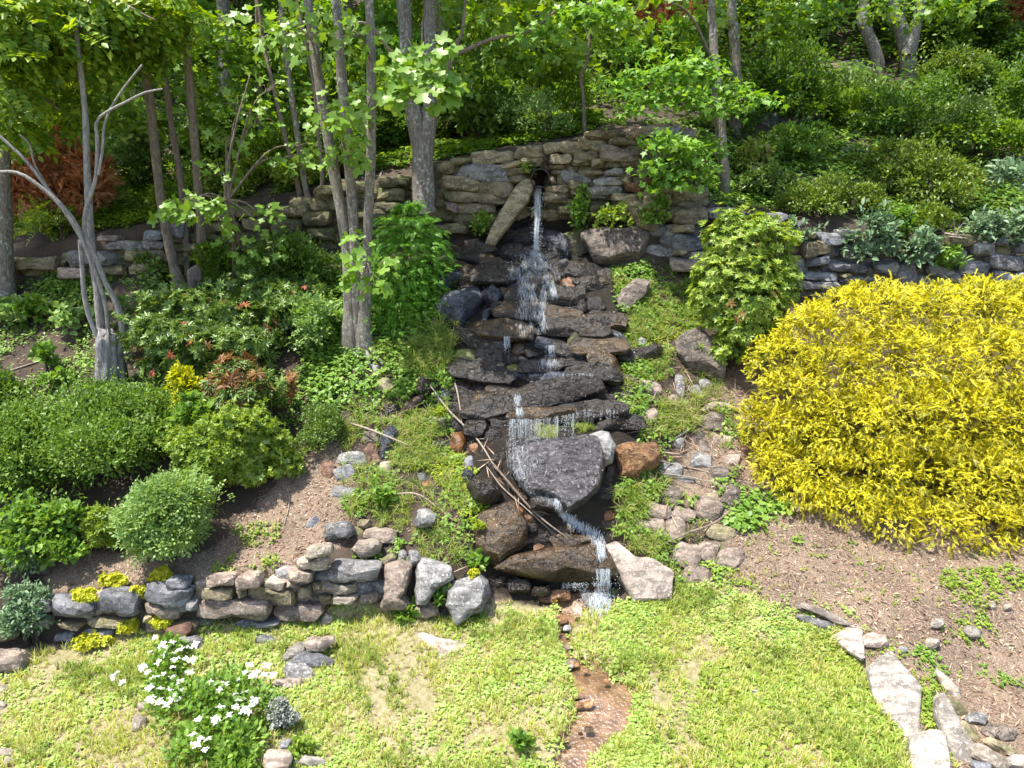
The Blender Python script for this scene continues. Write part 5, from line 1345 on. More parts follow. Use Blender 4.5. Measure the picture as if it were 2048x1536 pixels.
# left bank
shrub('pieris_shrub', 'broad mid-green bush with reddish new shoots right of the grey stump', 425, 688, 165, 112, 8.9, ROS, .08, 'pieris', 5200, 44, .8, extra=[('red', 26, .07, ROS_N), ('bronze', 40, .075, ROS_N)])
shrub('pieris_shrub', 'upper part-shaded bush behind the red-shooted one, below the sapling', 545, 625, 105, 82, 9.6, ROS, .075, 'pieris', 3200, 26, extra=[('red', 12, .07, ROS_N), ('bronze', 20, .07, ROS_N)])
shrub('pieris_shrub', 'bush with drooping bronze leaf tufts beside a yellow spray', 500, 785, 95, 62, 8.3, ROS_N, .11, 'bronze', 800, 16, front=.45, extra=[('pieris', 700, .10, ROS_N), ('red', 10, .09, ROS_N)], core='pieris')
shrub('yellow_shrub', 'small bright yellow-leaved plant between the green bushes', 375, 795, 34, 52, 8.1, DIA, .075, 'sedum', 900, 12, front=.5, stems=3, lr=(.3, .5), core='bright')
shrub('broadleaf_weed', 'broad-leaved green sapling in front of the bright yellow plant', 395, 835, 42, 36, 7.95, t_leaf(.36), .10, 'weed', 260, 8, front=.6, stems=2)
shrub('azalea_shrub', 'wide dark green azalea mound at the lower left bank', 195, 885, 195, 122, 7.9, DIA, .05, 'azalea', 24000, 60, .8)
shrub('azalea_shrub', 'dark azalea spilling off the far left bank', 30, 930, 130, 115, 7.7, DIA, .05, 'azalea', 13000, 40, .8)
shrub('azalea_shrub', 'dark leafy azalea up against the stump foot', 275, 850, 125, 50, 8.35, DIA, .05, 'azalea', 9000, 26, .8)
shrub('azalea_shrub', 'shaded shrub mass at the far left under the bank', 0, 800, 70, 50, 8.7, DIA, .055, 'wood', 3500, 18)
shrub('boxwood_shrub', 'bright yellow-green rounded bush at the foot of the left bank', 462, 912, 132, 92, 7.75, t_rosette(6, .24, .5, 9), .045, 'bright', 8000, 44, .8, extra=[('pale', 200, .05, ROS)])
shrub('rose_shrub', 'pale fresh green bush above the slate end of the garden wall', 338, 1050, 100, 98, 6.75, t_compound(3, .24, .34), .105, 'pale', 3600, 30, .75, extra=[('bright', 700, .1, t_compound(3, .24, .34))])
shrub('heather_shrub', 'small bright bush with red leaf tips left of the pale green bush', 215, 1060, 48, 60, 6.75, ROS, .055, 'bright', 1300, 14, stems=3, extra=[('red', 40, .05, ROS_N)])
shrub('boxwood_shrub', 'small neat round dark bush alone above the mulch slope', 640, 860, 47, 42, 8.25, DIA, .032, 'pieris', 5000, 18, .9, lr=(.35, .5), extra=[('yellowgreen', 500, .03, DIA)])
shrub('broadleaf_weed', 'pale green leafy plant beside the roots of the three-stemmed tree', 630, 655, 50, 60, 9.2, t_compound(3, .3, .36), .13, 'pale', 700, 14, stems=3, core='weed')
shrub('ivy_patch', 'dark glossy green bushes below the wall between sapling and hemlock', 590, 540, 110, 60, 10.4, DIA, .06, 'azalea', 6000, 30, .6)
shrub('ivy_patch', 'leafy creeper at the foot of the three straight trunks', 310, 545, 45, 34, 10.5, t_leaf(.3), .06, 'pieris', 1500, 14)
shrub('ivy_patch', 'leafy bush right of the knotted tree foot', 440, 540, 60, 50, 10.4, DIA, .06, 'wood2', 3000, 20)
shrub('tall_weed', 'tall leafy weeds at the left edge above the grey-leaved bush', 65, 1085, 105, 80, 6.9, t_leaf(.3), .07, 'weed', 3600, 22, .7, core='azalea')
shrub('butterfly_bush', 'lower grey-green leaved bush leaning on the garden wall end', 55, 1235, 58, 70, 6.0, t_leaf(.22), .05, 'greygreen', 2900, 24, .7, lr=(.3, .45))
shrub('butterfly_bush', 'upright grey-green spike of leaves above the lower grey bush', 50, 1130, 30, 52, 6.15, t_leaf(.24), .06, 'greygreen', 600, 12, stems=2, core=False)
shrub('broadleaf_weed', 'whitish broad-leaved plant at the left edge of the shaded bank', 20, 630, 38, 32, 10.0, t_leaf(.4), .1, 'pale', 330, 10, stems=2)
shrub('broadleaf_weed', 'green broad-leaved plant just right of the whitish one', 75, 625, 40, 30, 10.0, t_leaf(.4), .1, 'weed', 330, 10, stems=2)
shrub('broadleaf_weed', 'pale broad-leaved plant between the stump stems', 150, 645, 40, 32, 9.6, t_leaf(.4), .1, 'pale', 260, 10, stems=2, core=False)
shrub('broadleaf_weed', 'single upright leafy weed on the bare bank left of the stump', 95, 720, 18, 32, 8.9, t_leaf(.36), .09, 'weed', 110, 6, stems=2, core=False)
shrub('broadleaf_weed', 'leafy weed low on the bare bank beside the stump', 118, 760, 34, 22, 8.8, t_leaf(.36), .08, 'weed', 160, 8, stems=2, core=False)
shrub('fern_plant', 'light green fern-like plant on top of the low shaded wall', 115, 450, 48, 40, 11.2, t_compound(6, .2, .24), .25, 'bright', 260, 12, stems=2, core=False)

# hemlock: tiers of flat drooping fronds
def hemlock():
    base = G1(800, 615)
    root = empty('hemlock_tree', base, 'young vivid green hemlock with layered drooping fronds before the wall', 'tree')
    ax = P(812, 500, 10.35)
    top, bot = P(815, 415, 10.4), P(800, 610, 10.2)
    add_tube('trunk', [bot - Vector((0, 0, .2)), ax, top], [.05, .035, .01], STEM, root, 7)
    ps, ys, ss = [], [], []
    for k in range(11):
        f = k / 10
        R = (122 * f ** .5 + 22) * 10.3 / F_PX
        c = np.array(tuple(top.lerp(bot, f)))
        for a in np.arange(0, 6.28, .15) + rng.uniform(0, .4):
            d = np.array([math.cos(a), math.sin(a), 0])
            L = R * rng.uniform(.8, 1.1)
            for t in np.arange(.3, 1.0, .12):
                ps.append(c + d * L * t + np.array([0, 0, .06 * t - .22 * R * t * t]) + rng.normal(size=3) * .015)
                ys.append(unit(d + rng.normal(size=3) * .35 + np.array([0, 0, -.25])))
                ss.append(.135 * rng.uniform(.7, 1.15))
    me = scatter('foliage', t_frond(8, 2, .35, .05), np.array(ps), np.array(ys), np.array([(0, -.15, 1.0)] * len(ps)) + rng.normal(size=(len(ps), 3)) * .15, np.array(ss), LEAF['hemlock'])
    me.transform(Matrix.Translation(-root.location))
    o = link('foliage', me, root, root.location); o['kind'] = 'stuff'
hemlock()

# dead rust-brown conifers
for lab, cx, cy, rx, ry, Y, n in (('rust-brown dead conifer behind the bare stems at the left', 150, 395, 76, 96, 11.75, 1700), ('smaller rust-brown dead conifer at the left beside the thick trunk', 60, 410, 58, 70, 11.9, 1000),
                                  ('dead brown conifer branches high in the upper right corner', 1985, 60, 90, 70, 19, 700), ('dim brown dead conifer at the top right of the pipe wall', 1335, 100, 60, 80, 17, 600)):
    shrub('dead_conifer', lab, cx, cy, rx, ry, Y, t_spray(5, 44, .2, .5, .05), .26 * Y / 13, 'rust', n, 18, .7, cat='tree', core=False, upb=.5)

# plants along and above the walls
shrub('pale_shrub', 'shrub with pale whitish-green leaves behind the three straight trunks', 278, 330, 66, 66, 13, DIA, .09, 'pale', 3200, 26, core='wood')
for lab, cx, cy, rx, ry, Y, mat, tm, sz, n in (
  ('grey-green leafy bush hanging over the blue-grey wall, largest there', 1738, 490, 50, 55, 10.5, 'greygreen', t_leaf(.24), .10, 700),
  ('grey-green bush right of the largest one on the blue-grey wall', 1835, 500, 36, 45, 10.5, 'greygreen', t_leaf(.26), .10, 450),
  ('green leafy clump in the middle of the blue-grey wall', 1800, 465, 34, 40, 10.7, 'weed', t_leaf(.26), .10, 420),
  ('small green clump growing from the blue-grey wall face', 1895, 525, 30, 32, 10.5, 'weed', t_leaf(.2), .09, 420),
  ('grey-green clump above the right end of the blue-grey wall', 1965, 470, 40, 40, 10.6, 'greygreen', t_leaf(.24), .10, 480),
  ('grey-green clump at the right frame edge above the wall', 2040, 470, 40, 50, 10.6, 'greygreen', t_leaf(.24), .10, 450),
  ('tall pale-leaved plant at the right edge of the slope', 2025, 350, 40, 45, 11.3, 'greygreen', t_leaf(.2), .15, 240),
  ('thin-leaved clump behind the yellow-green rosette bush', 1590, 470, 36, 30, 10.5, 'greygreen', t_leaf(.24), .08, 420),
  ('leafy vine hanging right of the drain pipe', 1150, 425, 28, 55, 11.0, 'weed', t_leaf(.36), .07, 300),
  ('weed clump on the wall foot above the ribbed brown boulder', 1225, 440, 45, 26, 10.75, 'bright', t_leaf(.36), .07, 330),
  ('weeds beside the top of the ribbed brown boulder', 1310, 430, 26, 34, 10.6, 'weed', t_leaf(.36), .07, 220),
  ('ferny weeds between the leaning slab and the wall', 965, 455, 22, 28, 11.0, 'weed', t_leaf(.3), .07, 180),
  ('sparse vine leaves left of the drain pipe mouth', 1058, 350, 12, 34, 11.3, 'bright', t_leaf(.36), .07, 70)):
    shrub('wall_plant', lab, cx, cy, rx, ry, Y, tm, sz, mat, n, 14, .7, lr=(.2, .45), cat='plant', stems=0, core=False, upb=.1)

# bushes on the right-hand slope, each one seen by itself
for lab, cx, cy, rx, ry, Y, mat, sz, n in (
  ('olive green low bush just above the blue-grey wall stones', 1625, 405, 78, 40, 11.6, 'olive', .055, 3200),
  ('yellowish low bush right of the olive one above the wall', 1710, 400, 50, 36, 11.5, 'olive', .05, 2200),
  ('rounded olive bush in the middle of the right slope', 1780, 320, 60, 40, 12.6, 'olive', .06, 2300),
  ('large bright green bush with a few red leaves on the right slope', 1870, 370, 95, 70, 11.8, 'olive', .065, 5200),
  ('bright green bush skirting the right slope just above the wall', 1840, 440, 70, 30, 11.2, 'olive', .06, 2600),
  ('dark green bush above the large bright one', 1930, 270, 80, 60, 13.5, 'pieris', .07, 3200),
  ('yellow-green bush high on the right slope', 1900, 160, 80, 60, 16, 'olive', .08, 2800),
  ('shaded bush below the forked trunk up the slope', 1730, 200, 80, 45, 15.5, 'pieris', .08, 2400),
  ('dark bush left of the stone steps', 1580, 130, 70, 60, 17, 'wood', .09, 2000),
  ('mid-green bush over the half-hidden wall on the right slope', 1640, 220, 75, 40, 14.8, 'wood2', .075, 2600),
  ('leafy bush with light leaves in the middle of the right slope', 1580, 290, 70, 40, 13, 'weed', .07, 2200),
  ('spiky-leaved clump beside the maple foot', 1510, 320, 34, 30, 12.2, 'bankgrass', .1, 700),
  ('low bush behind the maple foot', 1520, 370, 40, 34, 11.8, 'pieris', .06, 1600),
  ('tall dark bush at the right frame edge high on the slope', 2040, 200, 60, 90, 14, 'wood', .08, 2200),
  ('tall green bush at the right edge above the pale-leaved plant', 2010, 290, 50, 50, 12.8, 'wood2', .075, 2000),
  ('bush growing behind the wall right of the drain pipe', 1110, 190, 95, 70, 14, 'wood2', .07, 4200),
  ('loose twiggy shrub standing on the wall above the drain pipe', 1080, 240, 70, 50, 12.9, 'pale', .055, 1300),
  ('dark glossy laurel behind the wall left of the drain pipe', 965, 240, 70, 50, 13.4, 'azalea', .1, 1800),
  ('yellow-green shrub above the dark laurel', 990, 130, 80, 50, 15.5, 'bright', .09, 2400),
  ('light green shrub right above the end of the pipe wall', 1290, 130, 60, 40, 15, 'wood2', .08, 1500),
  ('bush behind the forked tree trunk', 770, 260, 60, 60, 13.5, 'wood', .09, 2000),
  ('weedy bush on the wall top left of the forked tree', 700, 320, 60, 40, 12.6, 'wood', .08, 1700),
  ('leafy bush behind the slim leaning pale trunk', 540, 320, 70, 60, 13.2, 'wood2', .085, 2200),
  ('fresh green bush on the wall top behind the lobed-leaf sapling', 460, 370, 70, 45, 12.4, 'bright', .075, 1800),
  ('mid-green bush on the wall top behind the three straight trunks', 350, 400, 60, 40, 12.2, 'wood2', .08, 1600),
  ('low green bush on the wall top left of the tulip stems', 600, 350, 60, 36, 12.6, 'bright', .07, 1500),
  ('dark tall shrub filling the slope right of the small maple', 1560, 200, 80, 70, 15.5, 'wood', .09, 2600),
  ('dark tall shrub filling the middle of the upper right slope', 1800, 240, 80, 60, 14.6, 'wood', .085, 2600),
  ('dark bush between the three straight trunks and the sapling', 420, 300, 60, 60, 13.6, 'wood', .09, 1900),
  ('green shrub behind the rust-brown dead conifers', 120, 260, 90, 70, 15, 'wood2', .1, 2200)):
    shrub('slope_bush', lab, cx, cy, rx, ry, Y, DIA if sz < .09 else t_leaf(.3), sz, mat, n, 24, .8, lr=(.14, .36), stems=2)
t_ = bpy.data.objects

# white-flowered shrub at the lower left, each flower head a part
def white_shrub():
    base = G1(420, 1440)
    root = empty('flowering_shrub', base, 'white-blossomed leafy shrub in the flower bed at the lower left', 'shrub')
    L = []
    for cx, cy, r, dz in ((380,1420,70,.25),(450,1400,70,.3),(500,1420,60,.25),(430,1470,70,.2),(330,1390,40,.2),(330,1340,36,.2),(345,1300,30,.15),(480,1490,60,.15),(380,1500,50,.1),(300,1320,26,.15)):
        g = G1(cx, cy + 25)
        L.append(((g.x, g.y + .03, g.z + dz * .5), (r * g.y / F_PX * 1.15,) * 2 + (.2,)))
    lc = np.array([l[0] for l in L]); lr = np.array([l[1] for l in L])
    p, nr = shell(lc[:9], lr[:9], 3600, .55)
    leafset('foliage', t_leaf(.34), p, nr, .052, 'weed', root, .7, .7, .2)
    fr = np.random.default_rng(5)
    ps = [xform(t_dia(.42, -.05, .05), fr.uniform(0, 6.28), fr.uniform(-.2, .5), .42, (fr.uniform(-.5, .5), fr.uniform(-.5, .5), fr.uniform(0, .3))) for _ in range(34)]
    v, f = join_t(ps)
    head = mesh_np('flower_head', v, f, LEAF['white'], False)
    spots = [(310,1275),(325,1290),(345,1285),(360,1300),(375,1295),(390,1290),(330,1310),(350,1320),(370,1318),(385,1320),(300,1305),(318,1325),(345,1335),(233,1348),(245,1365),(225,1355),(285,1335),(295,1345),(310,1355),(325,1350),(345,1355),(360,1365),(300,1375),(320,1378),(340,1380),
             (300,1400),(318,1405),(335,1410),(355,1400),(500,1330),(535,1332),(515,1345),(530,1350),(545,1352),(505,1352),(490,1345),(475,1360),(420,1365),(440,1380),(450,1370),(490,1385),(510,1400),(480,1400),(470,1415),(488,1420),(498,1425),(440,1415),(460,1430),(430,1440),(395,1440),(385,1470),(400,1478),(415,1480),(410,1500),(392,1490),(505,1410),(470,1390),(345,1395),(380,1345),(365,1380),(330,1295),(352,1305)]
    for sx, sy in spots:
        a, s = ray(sx, sy)
        g = G1(sx, sy + 14)
        h = .16
        Y = g.y - .24
        pt = np.array([float(a) * Y, Y, CAM_H + float(s) * Y])
        o = bpy.data.objects.new('flower_head', head)
        COL.objects.link(o)
        o.parent = root
        sc_ = rng.uniform(.034, .056)
        o.location = Vector(pt) - root.location
        o.rotation_euler = (rng.uniform(-.2, .6), rng.uniform(-.3, .3), rng.uniform(0, 6.28))
        o.scale = (sc_, sc_, sc_)
    for k in range(16):
        q = lc[k % 9] + rng.normal(size=3) * .06
        add_tube('stem', [Vector((q[0] * .98, q[1] + .05, float(Z(q[0], q[1])) - .03)), Vector(q)], [.008, .004], STEM, root, 5)
white_shrub()
shrub('lavender_plant', 'silvery grey lavender clump beside the white-blossomed shrub', 568, 1432, 34, 36, 5.05, DIA, .03, 'silver', 1500, 14, cat='plant', stems=2)
shrub('broadleaf_weed', 'bright green leafy plant at the lowest edge under the white blossoms', 470, 1525, 60, 26, 4.65, t_leaf(.36), .06, 'weed', 420, 12, cat='plant', stems=2)
shrub('broadleaf_weed', 'green clump right of the shaded flower bed gap', 605, 1495, 32, 20, 4.75, t_leaf(.36), .04, 'bright', 300, 8, cat='plant', stems=2)
for lab, cx, cy, rx, ry in (('yellow stonecrop clump over the second slate stone from the left', 172, 1192, 30, 16), ('yellow stonecrop clump right of the big slate boulder', 276, 1186, 18, 18), ('yellow stonecrop clump at the foot of the slate stones', 326, 1242, 26, 12),
                            ('olive-yellow stonecrop on top of the slate stones', 322, 1152, 20, 16), ('small stonecrop clump at the lawn left of the pale block', 255, 1255, 22, 12), ('long stonecrop strip along the lawn under the slate end', 185, 1280, 42, 11), ('stonecrop patch above the leftmost slate stone', 225, 1162, 26, 12)):
    g = G1(cx, cy + ry)
    shrub('stonecrop_clump', lab, cx, cy, rx, ry, g.y - .02, t_rosette(5, .3, .5, 2), .026, 'sedum', 420, 12, .8, lr=(.35, .55), cat='plant', stems=0)
for lab, cx, cy, r in (('yellow moss cushion on the craggy light grey boulder', 946, 1150, 10), ('lime moss cushion beside the kite-shaped brown slab', 957, 1053, 11), ('tiny yellow moss spot on the rusty orange boulder', 1274, 908, 6), ('mossy clump on the left rim of the cascade', 878, 826, 14)):
    g = G1(cx, cy + r)
    shrub('moss_cushion', lab, cx, cy, r, r * .8, g.y - .16, t_rosette(5, .3, .5, 2), .014, 'sedum' if 'yellow' in lab else 'moss', 420, 8, .8, lr=(.45, .6), cat='plant', stems=0)
for lab, cx, cy, s, n in (('broad dock leaves between the lawn edge boulders', 880, 1195, .09, 26), ('dock leaves at the base of the lawn edge boulders', 818, 1235, .10, 16), ('single dock plant in the lower lawn', 1045, 1490, .075, 6), ('large leaf plant above the craggy grey boulder', 955, 1125, .09, 9), ('comfrey-like clump on the bank above the cream boulder', 760, 1000, .10, 60), ('leafy clump above the dark slanting rock', 868, 775, .075, 150)):
    g = G1(cx, cy)
    shrub('dock_plant', lab, cx, cy, 16 + n * .12, 14 + n * .1, g.y - .08, t_leaf(.24), s, 'weed', n, 6, .8, cat='plant', stems=0, core=False, lr=(.4, .6))

# woodland bushes and trees further up the slope: copies of a few built kinds
def copy_tree(o):
    r = o.copy(); COL.objects.link(r)
    for ch in o.children:
        c = ch.copy(); COL.objects.link(c); c.parent = r
    return r
def wood_label(kind, i, x, Y):
    px, py = to_px(np.array(x), np.array(Y), np.array(float(Z(x, Y)) + .8))
    marks = [(-200, 'beyond the left frame edge'), (60, 'behind the thick left trunk'), (180, 'behind the bare grey stems'), (330, 'behind the three straight trunks'), (470, 'behind the lobed-leaf sapling'), (600, 'behind the slim leaning trunk'), (710, 'behind the three-stemmed tree'), (840, 'behind the forked tree'),
             (960, 'above the left part of the pipe wall'), (1080, 'straight above the drain pipe'), (1200, 'above the thin wall-top sapling'), (1330, 'left of the small maple top'), (1450, 'behind the small maple'), (1590, 'left of the stone steps'), (1740, 'around the curving grey trunk'), (1850, 'right of the rough forked trunk'), (2000, 'in the upper right corner'), (2200, 'beyond the right frame edge')]
    w = min(marks, key=lambda m: abs(m[0] - float(px)))[1]
    look = (('dark oval-leaved', 'lighter oval-leaved', 'lobed-leaved', 'feathery-leaved') if kind == 'bush' else ('dark-crowned', 'light lobed-leaved', 'fresh green'))[i % (4 if kind == 'bush' else 3)]
    far = ('low on the slope', 'midway up the slope', 'high up the slope')[int(np.clip((Y - 13.5) / 4.6, 0, 2))]
    return f'{look} {"understorey bush" if kind == "bush" else "woodland tree"} {far}, {w}'
protos = []
for k, (mat, tm, sz) in enumerate((('wood', t_leaf(.3), .13), ('wood2', t_leaf(.3), .13), ('maple', MAPLE_LEAF, .17), ('wood', t_compound(5, .22, .3), .3))):
    Yb = 16.0
    g = Vector((0, Yb, float(Z(0, Yb))))
    root = empty('understorey_bush', g, 'leafy understorey bush on the dim wooded slope', 'bush', 'understorey bushes on the wooded slope')
    lc, lr = lumps_of(g + Vector((0, 0, .75)), (1.15, 1.0, .95), 24, (.22, .4), -.4)
    p, nr = shell(lc, lr, 1500 if tm is not MAPLE_LEAF else 1000, .5)
    leafset('foliage', tm, p, nr, sz, mat, root, .6, .8, .05)
    add_tube('stem', [g - Vector((0, 0, .1)), g + Vector((.1, 0, .9))], [.03, .01], STEM, root, 5)
    protos.append(root)
spots = []
r2 = np.random.default_rng(77)
tries = 0
while len(spots) < 74 and tries < 6000:
    tries += 1
    Y = r2.uniform(13.6, 27); px = r2.uniform(-150, 2200)
    a, _ = ray(px, 200)
    x = float(a) * Y
    if all((x - q[0]) ** 2 + (Y - q[1]) ** 2 > (.062 * Y) ** 2 for q in spots):
        if 1500 < px < 1850 and 14 < Y < 19.5: continue
        spots.append((x, Y))
for i, (x, Y) in enumerate(spots):
    o = protos[i % 4] if i < 4 else copy_tree(protos[i % 4])
    s = r2.uniform(.7, 1.25) * (0.8 + .02 * (Y - 13))
    o.location = (x, Y, float(Z(x, Y)) - .05)
    o['label'] = wood_label('bush', i, x, Y)
    o.rotation_euler = (0, 0, r2.uniform(0, 6.28))
    o.scale = (s, s, s * r2.uniform(.8, 1.25))

tprotos = []
for k, (mat, tm, sz) in enumerate((('wood', t_leaf(.3), .2), ('wood2', MAPLE_LEAF, .2), ('maple', t_leaf(.32), .2))):
    g = Vector((0, 20, float(Z(0, 20))))
    root = empty('woodland_tree', g, 'tall leafy tree with a thin dark trunk up the wooded slope', 'tree', 'trees standing up the wooded slope')
    bend = r2.uniform(-.3, .3, 4)
    add_tube('trunk', [g - Vector((0, 0, .2)), g + Vector((bend[0], 0, 1.6)), g + Vector((bend[1], bend[2], 3.6)), g + Vector((bend[3], 0, 6.2))], [.16, .12, .10, .03], BARK if k else BARK_BROWN, root, 8, .05, k)
    for q in range(4):
        a = r2.uniform(0, 6.28); h = r2.uniform(2.2, 4.6)
        add_tube('limb', [g + Vector((bend[1] * h / 3.6, 0, h)), g + Vector((math.cos(a) * .8, math.sin(a) * .8, h + .7)), g + Vector((math.cos(a) * 1.5, math.sin(a) * 1.5, h + 1.0))], [.05, .03, .01], BARK_BROWN, root, 6, .05, q)
    crown(root, g + Vector((0, 0, 5.2)), (2.3, 2.3, 2.1), 4600, tm, sz, mat, 32)
    tprotos.append(root)
tspots = [(-9, 18), (-6.3, 16.2), (-4.1, 19.5), (-1.6, 17.4), (.6, 20.5), (2.6, 18), (4.8, 21.5), (7.4, 23), (10.2, 20.5), (12.5, 17.5), (-12, 21), (-7.5, 23), (-3, 24.5), (1.8, 25.5), (6, 27), (10.5, 26), (-10.5, 27), (14, 24), (-5, 28.5), (-.6, 29)]
for i, (x, Y) in enumerate(tspots):
    o = tprotos[i % 3] if i < 3 else copy_tree(tprotos[i % 3])
    s = r2.uniform(.85, 1.2)
    o.location = (x, Y, float(Z(x, Y)))
    o['label'] = wood_label('tree', i, x, Y)
    o.rotation_euler = (0, 0, r2.uniform(0, 6.28))
    o.scale = (s, s, s)

# locust branches hanging into the upper left corner
lt = empty('locust_tree', G1(-160, 560), 'leaning locust with bright feathery leaves in the upper left corner', 'tree')
add_tube('trunk', [lt.location, P(-150, 350, 10.2), P(-110, 150, 9.8), P(-60, -60, 9.4)], [.14, .12, .1, .05], BARK_BROWN, lt, 9)
for k, pts in enumerate(([(-110,150),(0,60),(90,40),(200,70)], [(-120,200),(-20,160),(60,180),(120,220)], [(-80,60),(60,-20),(200,-10),(310,40)])):
    add_tube('limb', px_path(pts, [9.8, 9.4]), [.05, .03, .01], TWIG, lt, 6, .05, k)
Lc, Lr = [], []
for cx, cy, rx, ry, Yc in ((20,40,70,50,9.2),(90,60,70,45,9.3),(40,110,70,40,9.1),(110,110,60,40,9.5),(30,170,60,40,9.2),(170,40,70,45,9.7),(240,50,70,45,9.9),(310,60,60,45,10.1),(190,110,70,45,9.9),(270,120,55,40,10.2),(120,190,60,50,10),(160,240,40,40,10.2),(20,250,50,40,9.8),(60,10,80,40,9.2),(200,0,90,40,9.6),(350,20,60,40,10)):
    Lc.append(tuple(P(cx, cy, Yc))); Lr.append((rx * Yc / F_PX, .35, ry * Yc / F_PX))
p, nr = shell(np.array(Lc), np.array(Lr), 950, .3)
D_c, D_r = [], []
veil = empty('slender_tree', G1(520, 370), 'slender woodland tree whose light lobed foliage hangs in front of the dim wood', 'tree')
add_tube('trunk', [veil.location, P(520, 250, 12.6), P(515, 100, 12.7), P(512, -60, 12.8)], [.05, .045, .035, .02], BARK_BROWN, veil, 7)
for cx, cy, rx, ry, Yc in ((60,200,70,50,11.5),(130,180,60,60,11.8),(230,160,70,60,12),(90,270,80,40,11.8),(200,230,50,50,12.2),(300,150,60,60,12.3),(20,320,50,30,11.6),(260,240,50,40,12.5),(350,120,60,60,12.5),(420,90,60,60,12.6),(410,180,50,50,12.6),(480,120,60,60,12.8),(560,120,60,70,12.6),(600,220,60,50,12.6),(500,210,60,50,12.8),(420,250,50,50,12.4),(330,260,50,50,12.2),(140,110,70,60,11.6),(660,60,60,50,12.6),(960,70,60,40,12.8),(1030,130,60,40,13),(930,180,40,40,12.6),(1130,120,60,50,13),(1230,70,60,50,13),(1390,60,60,50,13),(1540,60,70,50,13.5),(1640,40,70,40,13.5),(1880,30,80,40,13.5),(1760,30,50,40,14),(900,30,50,40,12),(460,300,50,40,12.2),(540,290,50,40,12.4),(380,330,40,30,12),(620,330,40,30,12),(60,300,60,30,11.6),(170,300,40,30,11.8)):
    D_c.append(tuple(P(cx, cy, Yc))); D_r.append((rx * Yc / F_PX, .4, ry * Yc / F_PX))
p_d, n_d = shell(np.array(D_c), np.array(D_r), 5200, .2)
p_e, n_e = shell(np.array(D_c)[:30], np.array(D_r)[:30], 1500, .3)
leafset('crown', TULIP_LEAF, p_e + np.array([0, -.35, .05]), n_e * .4 + np.array([0, -.3, .3]), .12, 'tulip', veil, .5, .9, -.2, droop=.2)
leafset('crown', MAPLE_LEAF, p_d, n_d * .5 + np.array([0, -.3, .2]), .115, 'wood2', veil, .5, .9, -.2, droop=.2)
leafset('crown', t_compound(6, .24, .34), p, nr * .5 + np.array([0, -.2, 0]), .30, 'locust', lt, .6, .9, -.1, droop=.25)

# the unbroken wood behind everything
def backwood():
    n = 36000
    x = rng.uniform(-30, 30, n); y = rng.uniform(27, 40, n)
    h = rng.uniform(0, 1, n) ** .8 * 11
    cl = np.sin(x * 1.7 + y) + np.sin(x * .9 - h * 1.1) + np.sin(h * 2.1 + y * 1.3)
    k = cl > -.6
    x, y, h = x[k], y[k], h[k]
    p = np.stack([x, y, Z(x, y) + h], -1)
    nr = unit(rng.normal(size=(len(x), 3)) + np.array([0, -.5, .5]))
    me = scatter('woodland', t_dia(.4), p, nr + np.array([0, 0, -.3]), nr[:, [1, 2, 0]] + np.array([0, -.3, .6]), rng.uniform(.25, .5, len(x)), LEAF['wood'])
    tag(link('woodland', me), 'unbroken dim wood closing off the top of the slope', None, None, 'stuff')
backwood()
# ------------------------------------------------------------------ ground cover (nobody could count it)
def world_poly(px_poly):
    q = np.array(px_poly, float)
    # refine the edges so that they follow the ground
    pts = []
    for i in range(len(q)):
        a, b = q[i], q[(i + 1) % len(q)]
        for t in np.linspace(0, 1, 5)[:-1]: pts.append(a * (1 - t) + b * t)
    g = G([p[0] for p in pts], [p[1] for p in pts])
    return g[:, :2]
_sp = [(q.min(0), q.max(0), q) for q in STONE_POLYS]
def not_on_stone(p, lift=0.0):
    px, py = to_px(p[:, 0], p[:, 1], p[:, 2] + lift)
    bad = np.zeros(len(p), bool)
    for lo, hi, q in _sp:
        k = (px > lo[0] - 1) & (px < hi[0] + 1) & (py > lo[1] - 1) & (py < hi[1] + 1)
        if k.any():
            idx = np.where(k)[0]
            bad[idx] |= in_poly(px[idx], py[idx], q)
    return ~bad
def vnoise(x, y, s, seed):
    r = np.random.default_rng(seed)
    o = np.zeros_like(x)
    for k in range(6):
        a = r.uniform(0, 6.28); f = s * r.uniform(.6, 1.7)
        o += np.sin(f * (x * math.cos(a) + y * math.sin(a)) + r.uniform(0, 6.28))
    return o / 3.0
def area_points(px_poly, per_m2, thr=None, nscale=3.0, seed=0, stones=True, bank_boost=True):
    W = world_poly(px_poly)
    lo, hi = W.min(0), W.max(0)
    n = int((hi - lo).prod() * per_m2)
    x = rng.uniform(lo[0], hi[0], n); y = rng.uniform(lo[1], hi[1], n)
    k = in_poly(x, y, W)
    x, y = x[k], y[k]
    if thr is not None:
        k = vnoise(x, y, nscale, seed) + rng.normal(size=len(x)) * .25 > thr
        x, y = x[k], y[k]
    p = np.stack([x, y, Z(x, y)], -1)
    if stones:
        p = p[not_on_stone(p)]
    return p
COVER = {}
def cover(key, p, tmpl, size, mat, tilt=.35, var=.4):
    n = len(p)
    if n == 0: return
    nr = unit(gnormal(p[:, 0], p[:, 1]) * .5 + np.array([0, 0, .6]) + rng.normal(size=(n, 3)) * tilt * .5)
    y = unit(np.cross(nr, rdir(n)))
    COVER.setdefault((key, mat), []).append(scatter(key, tmpl, p - nr * size * .06, y, nr, size * rng.uniform(1 - var, 1 + var, n), LEAF[mat]))

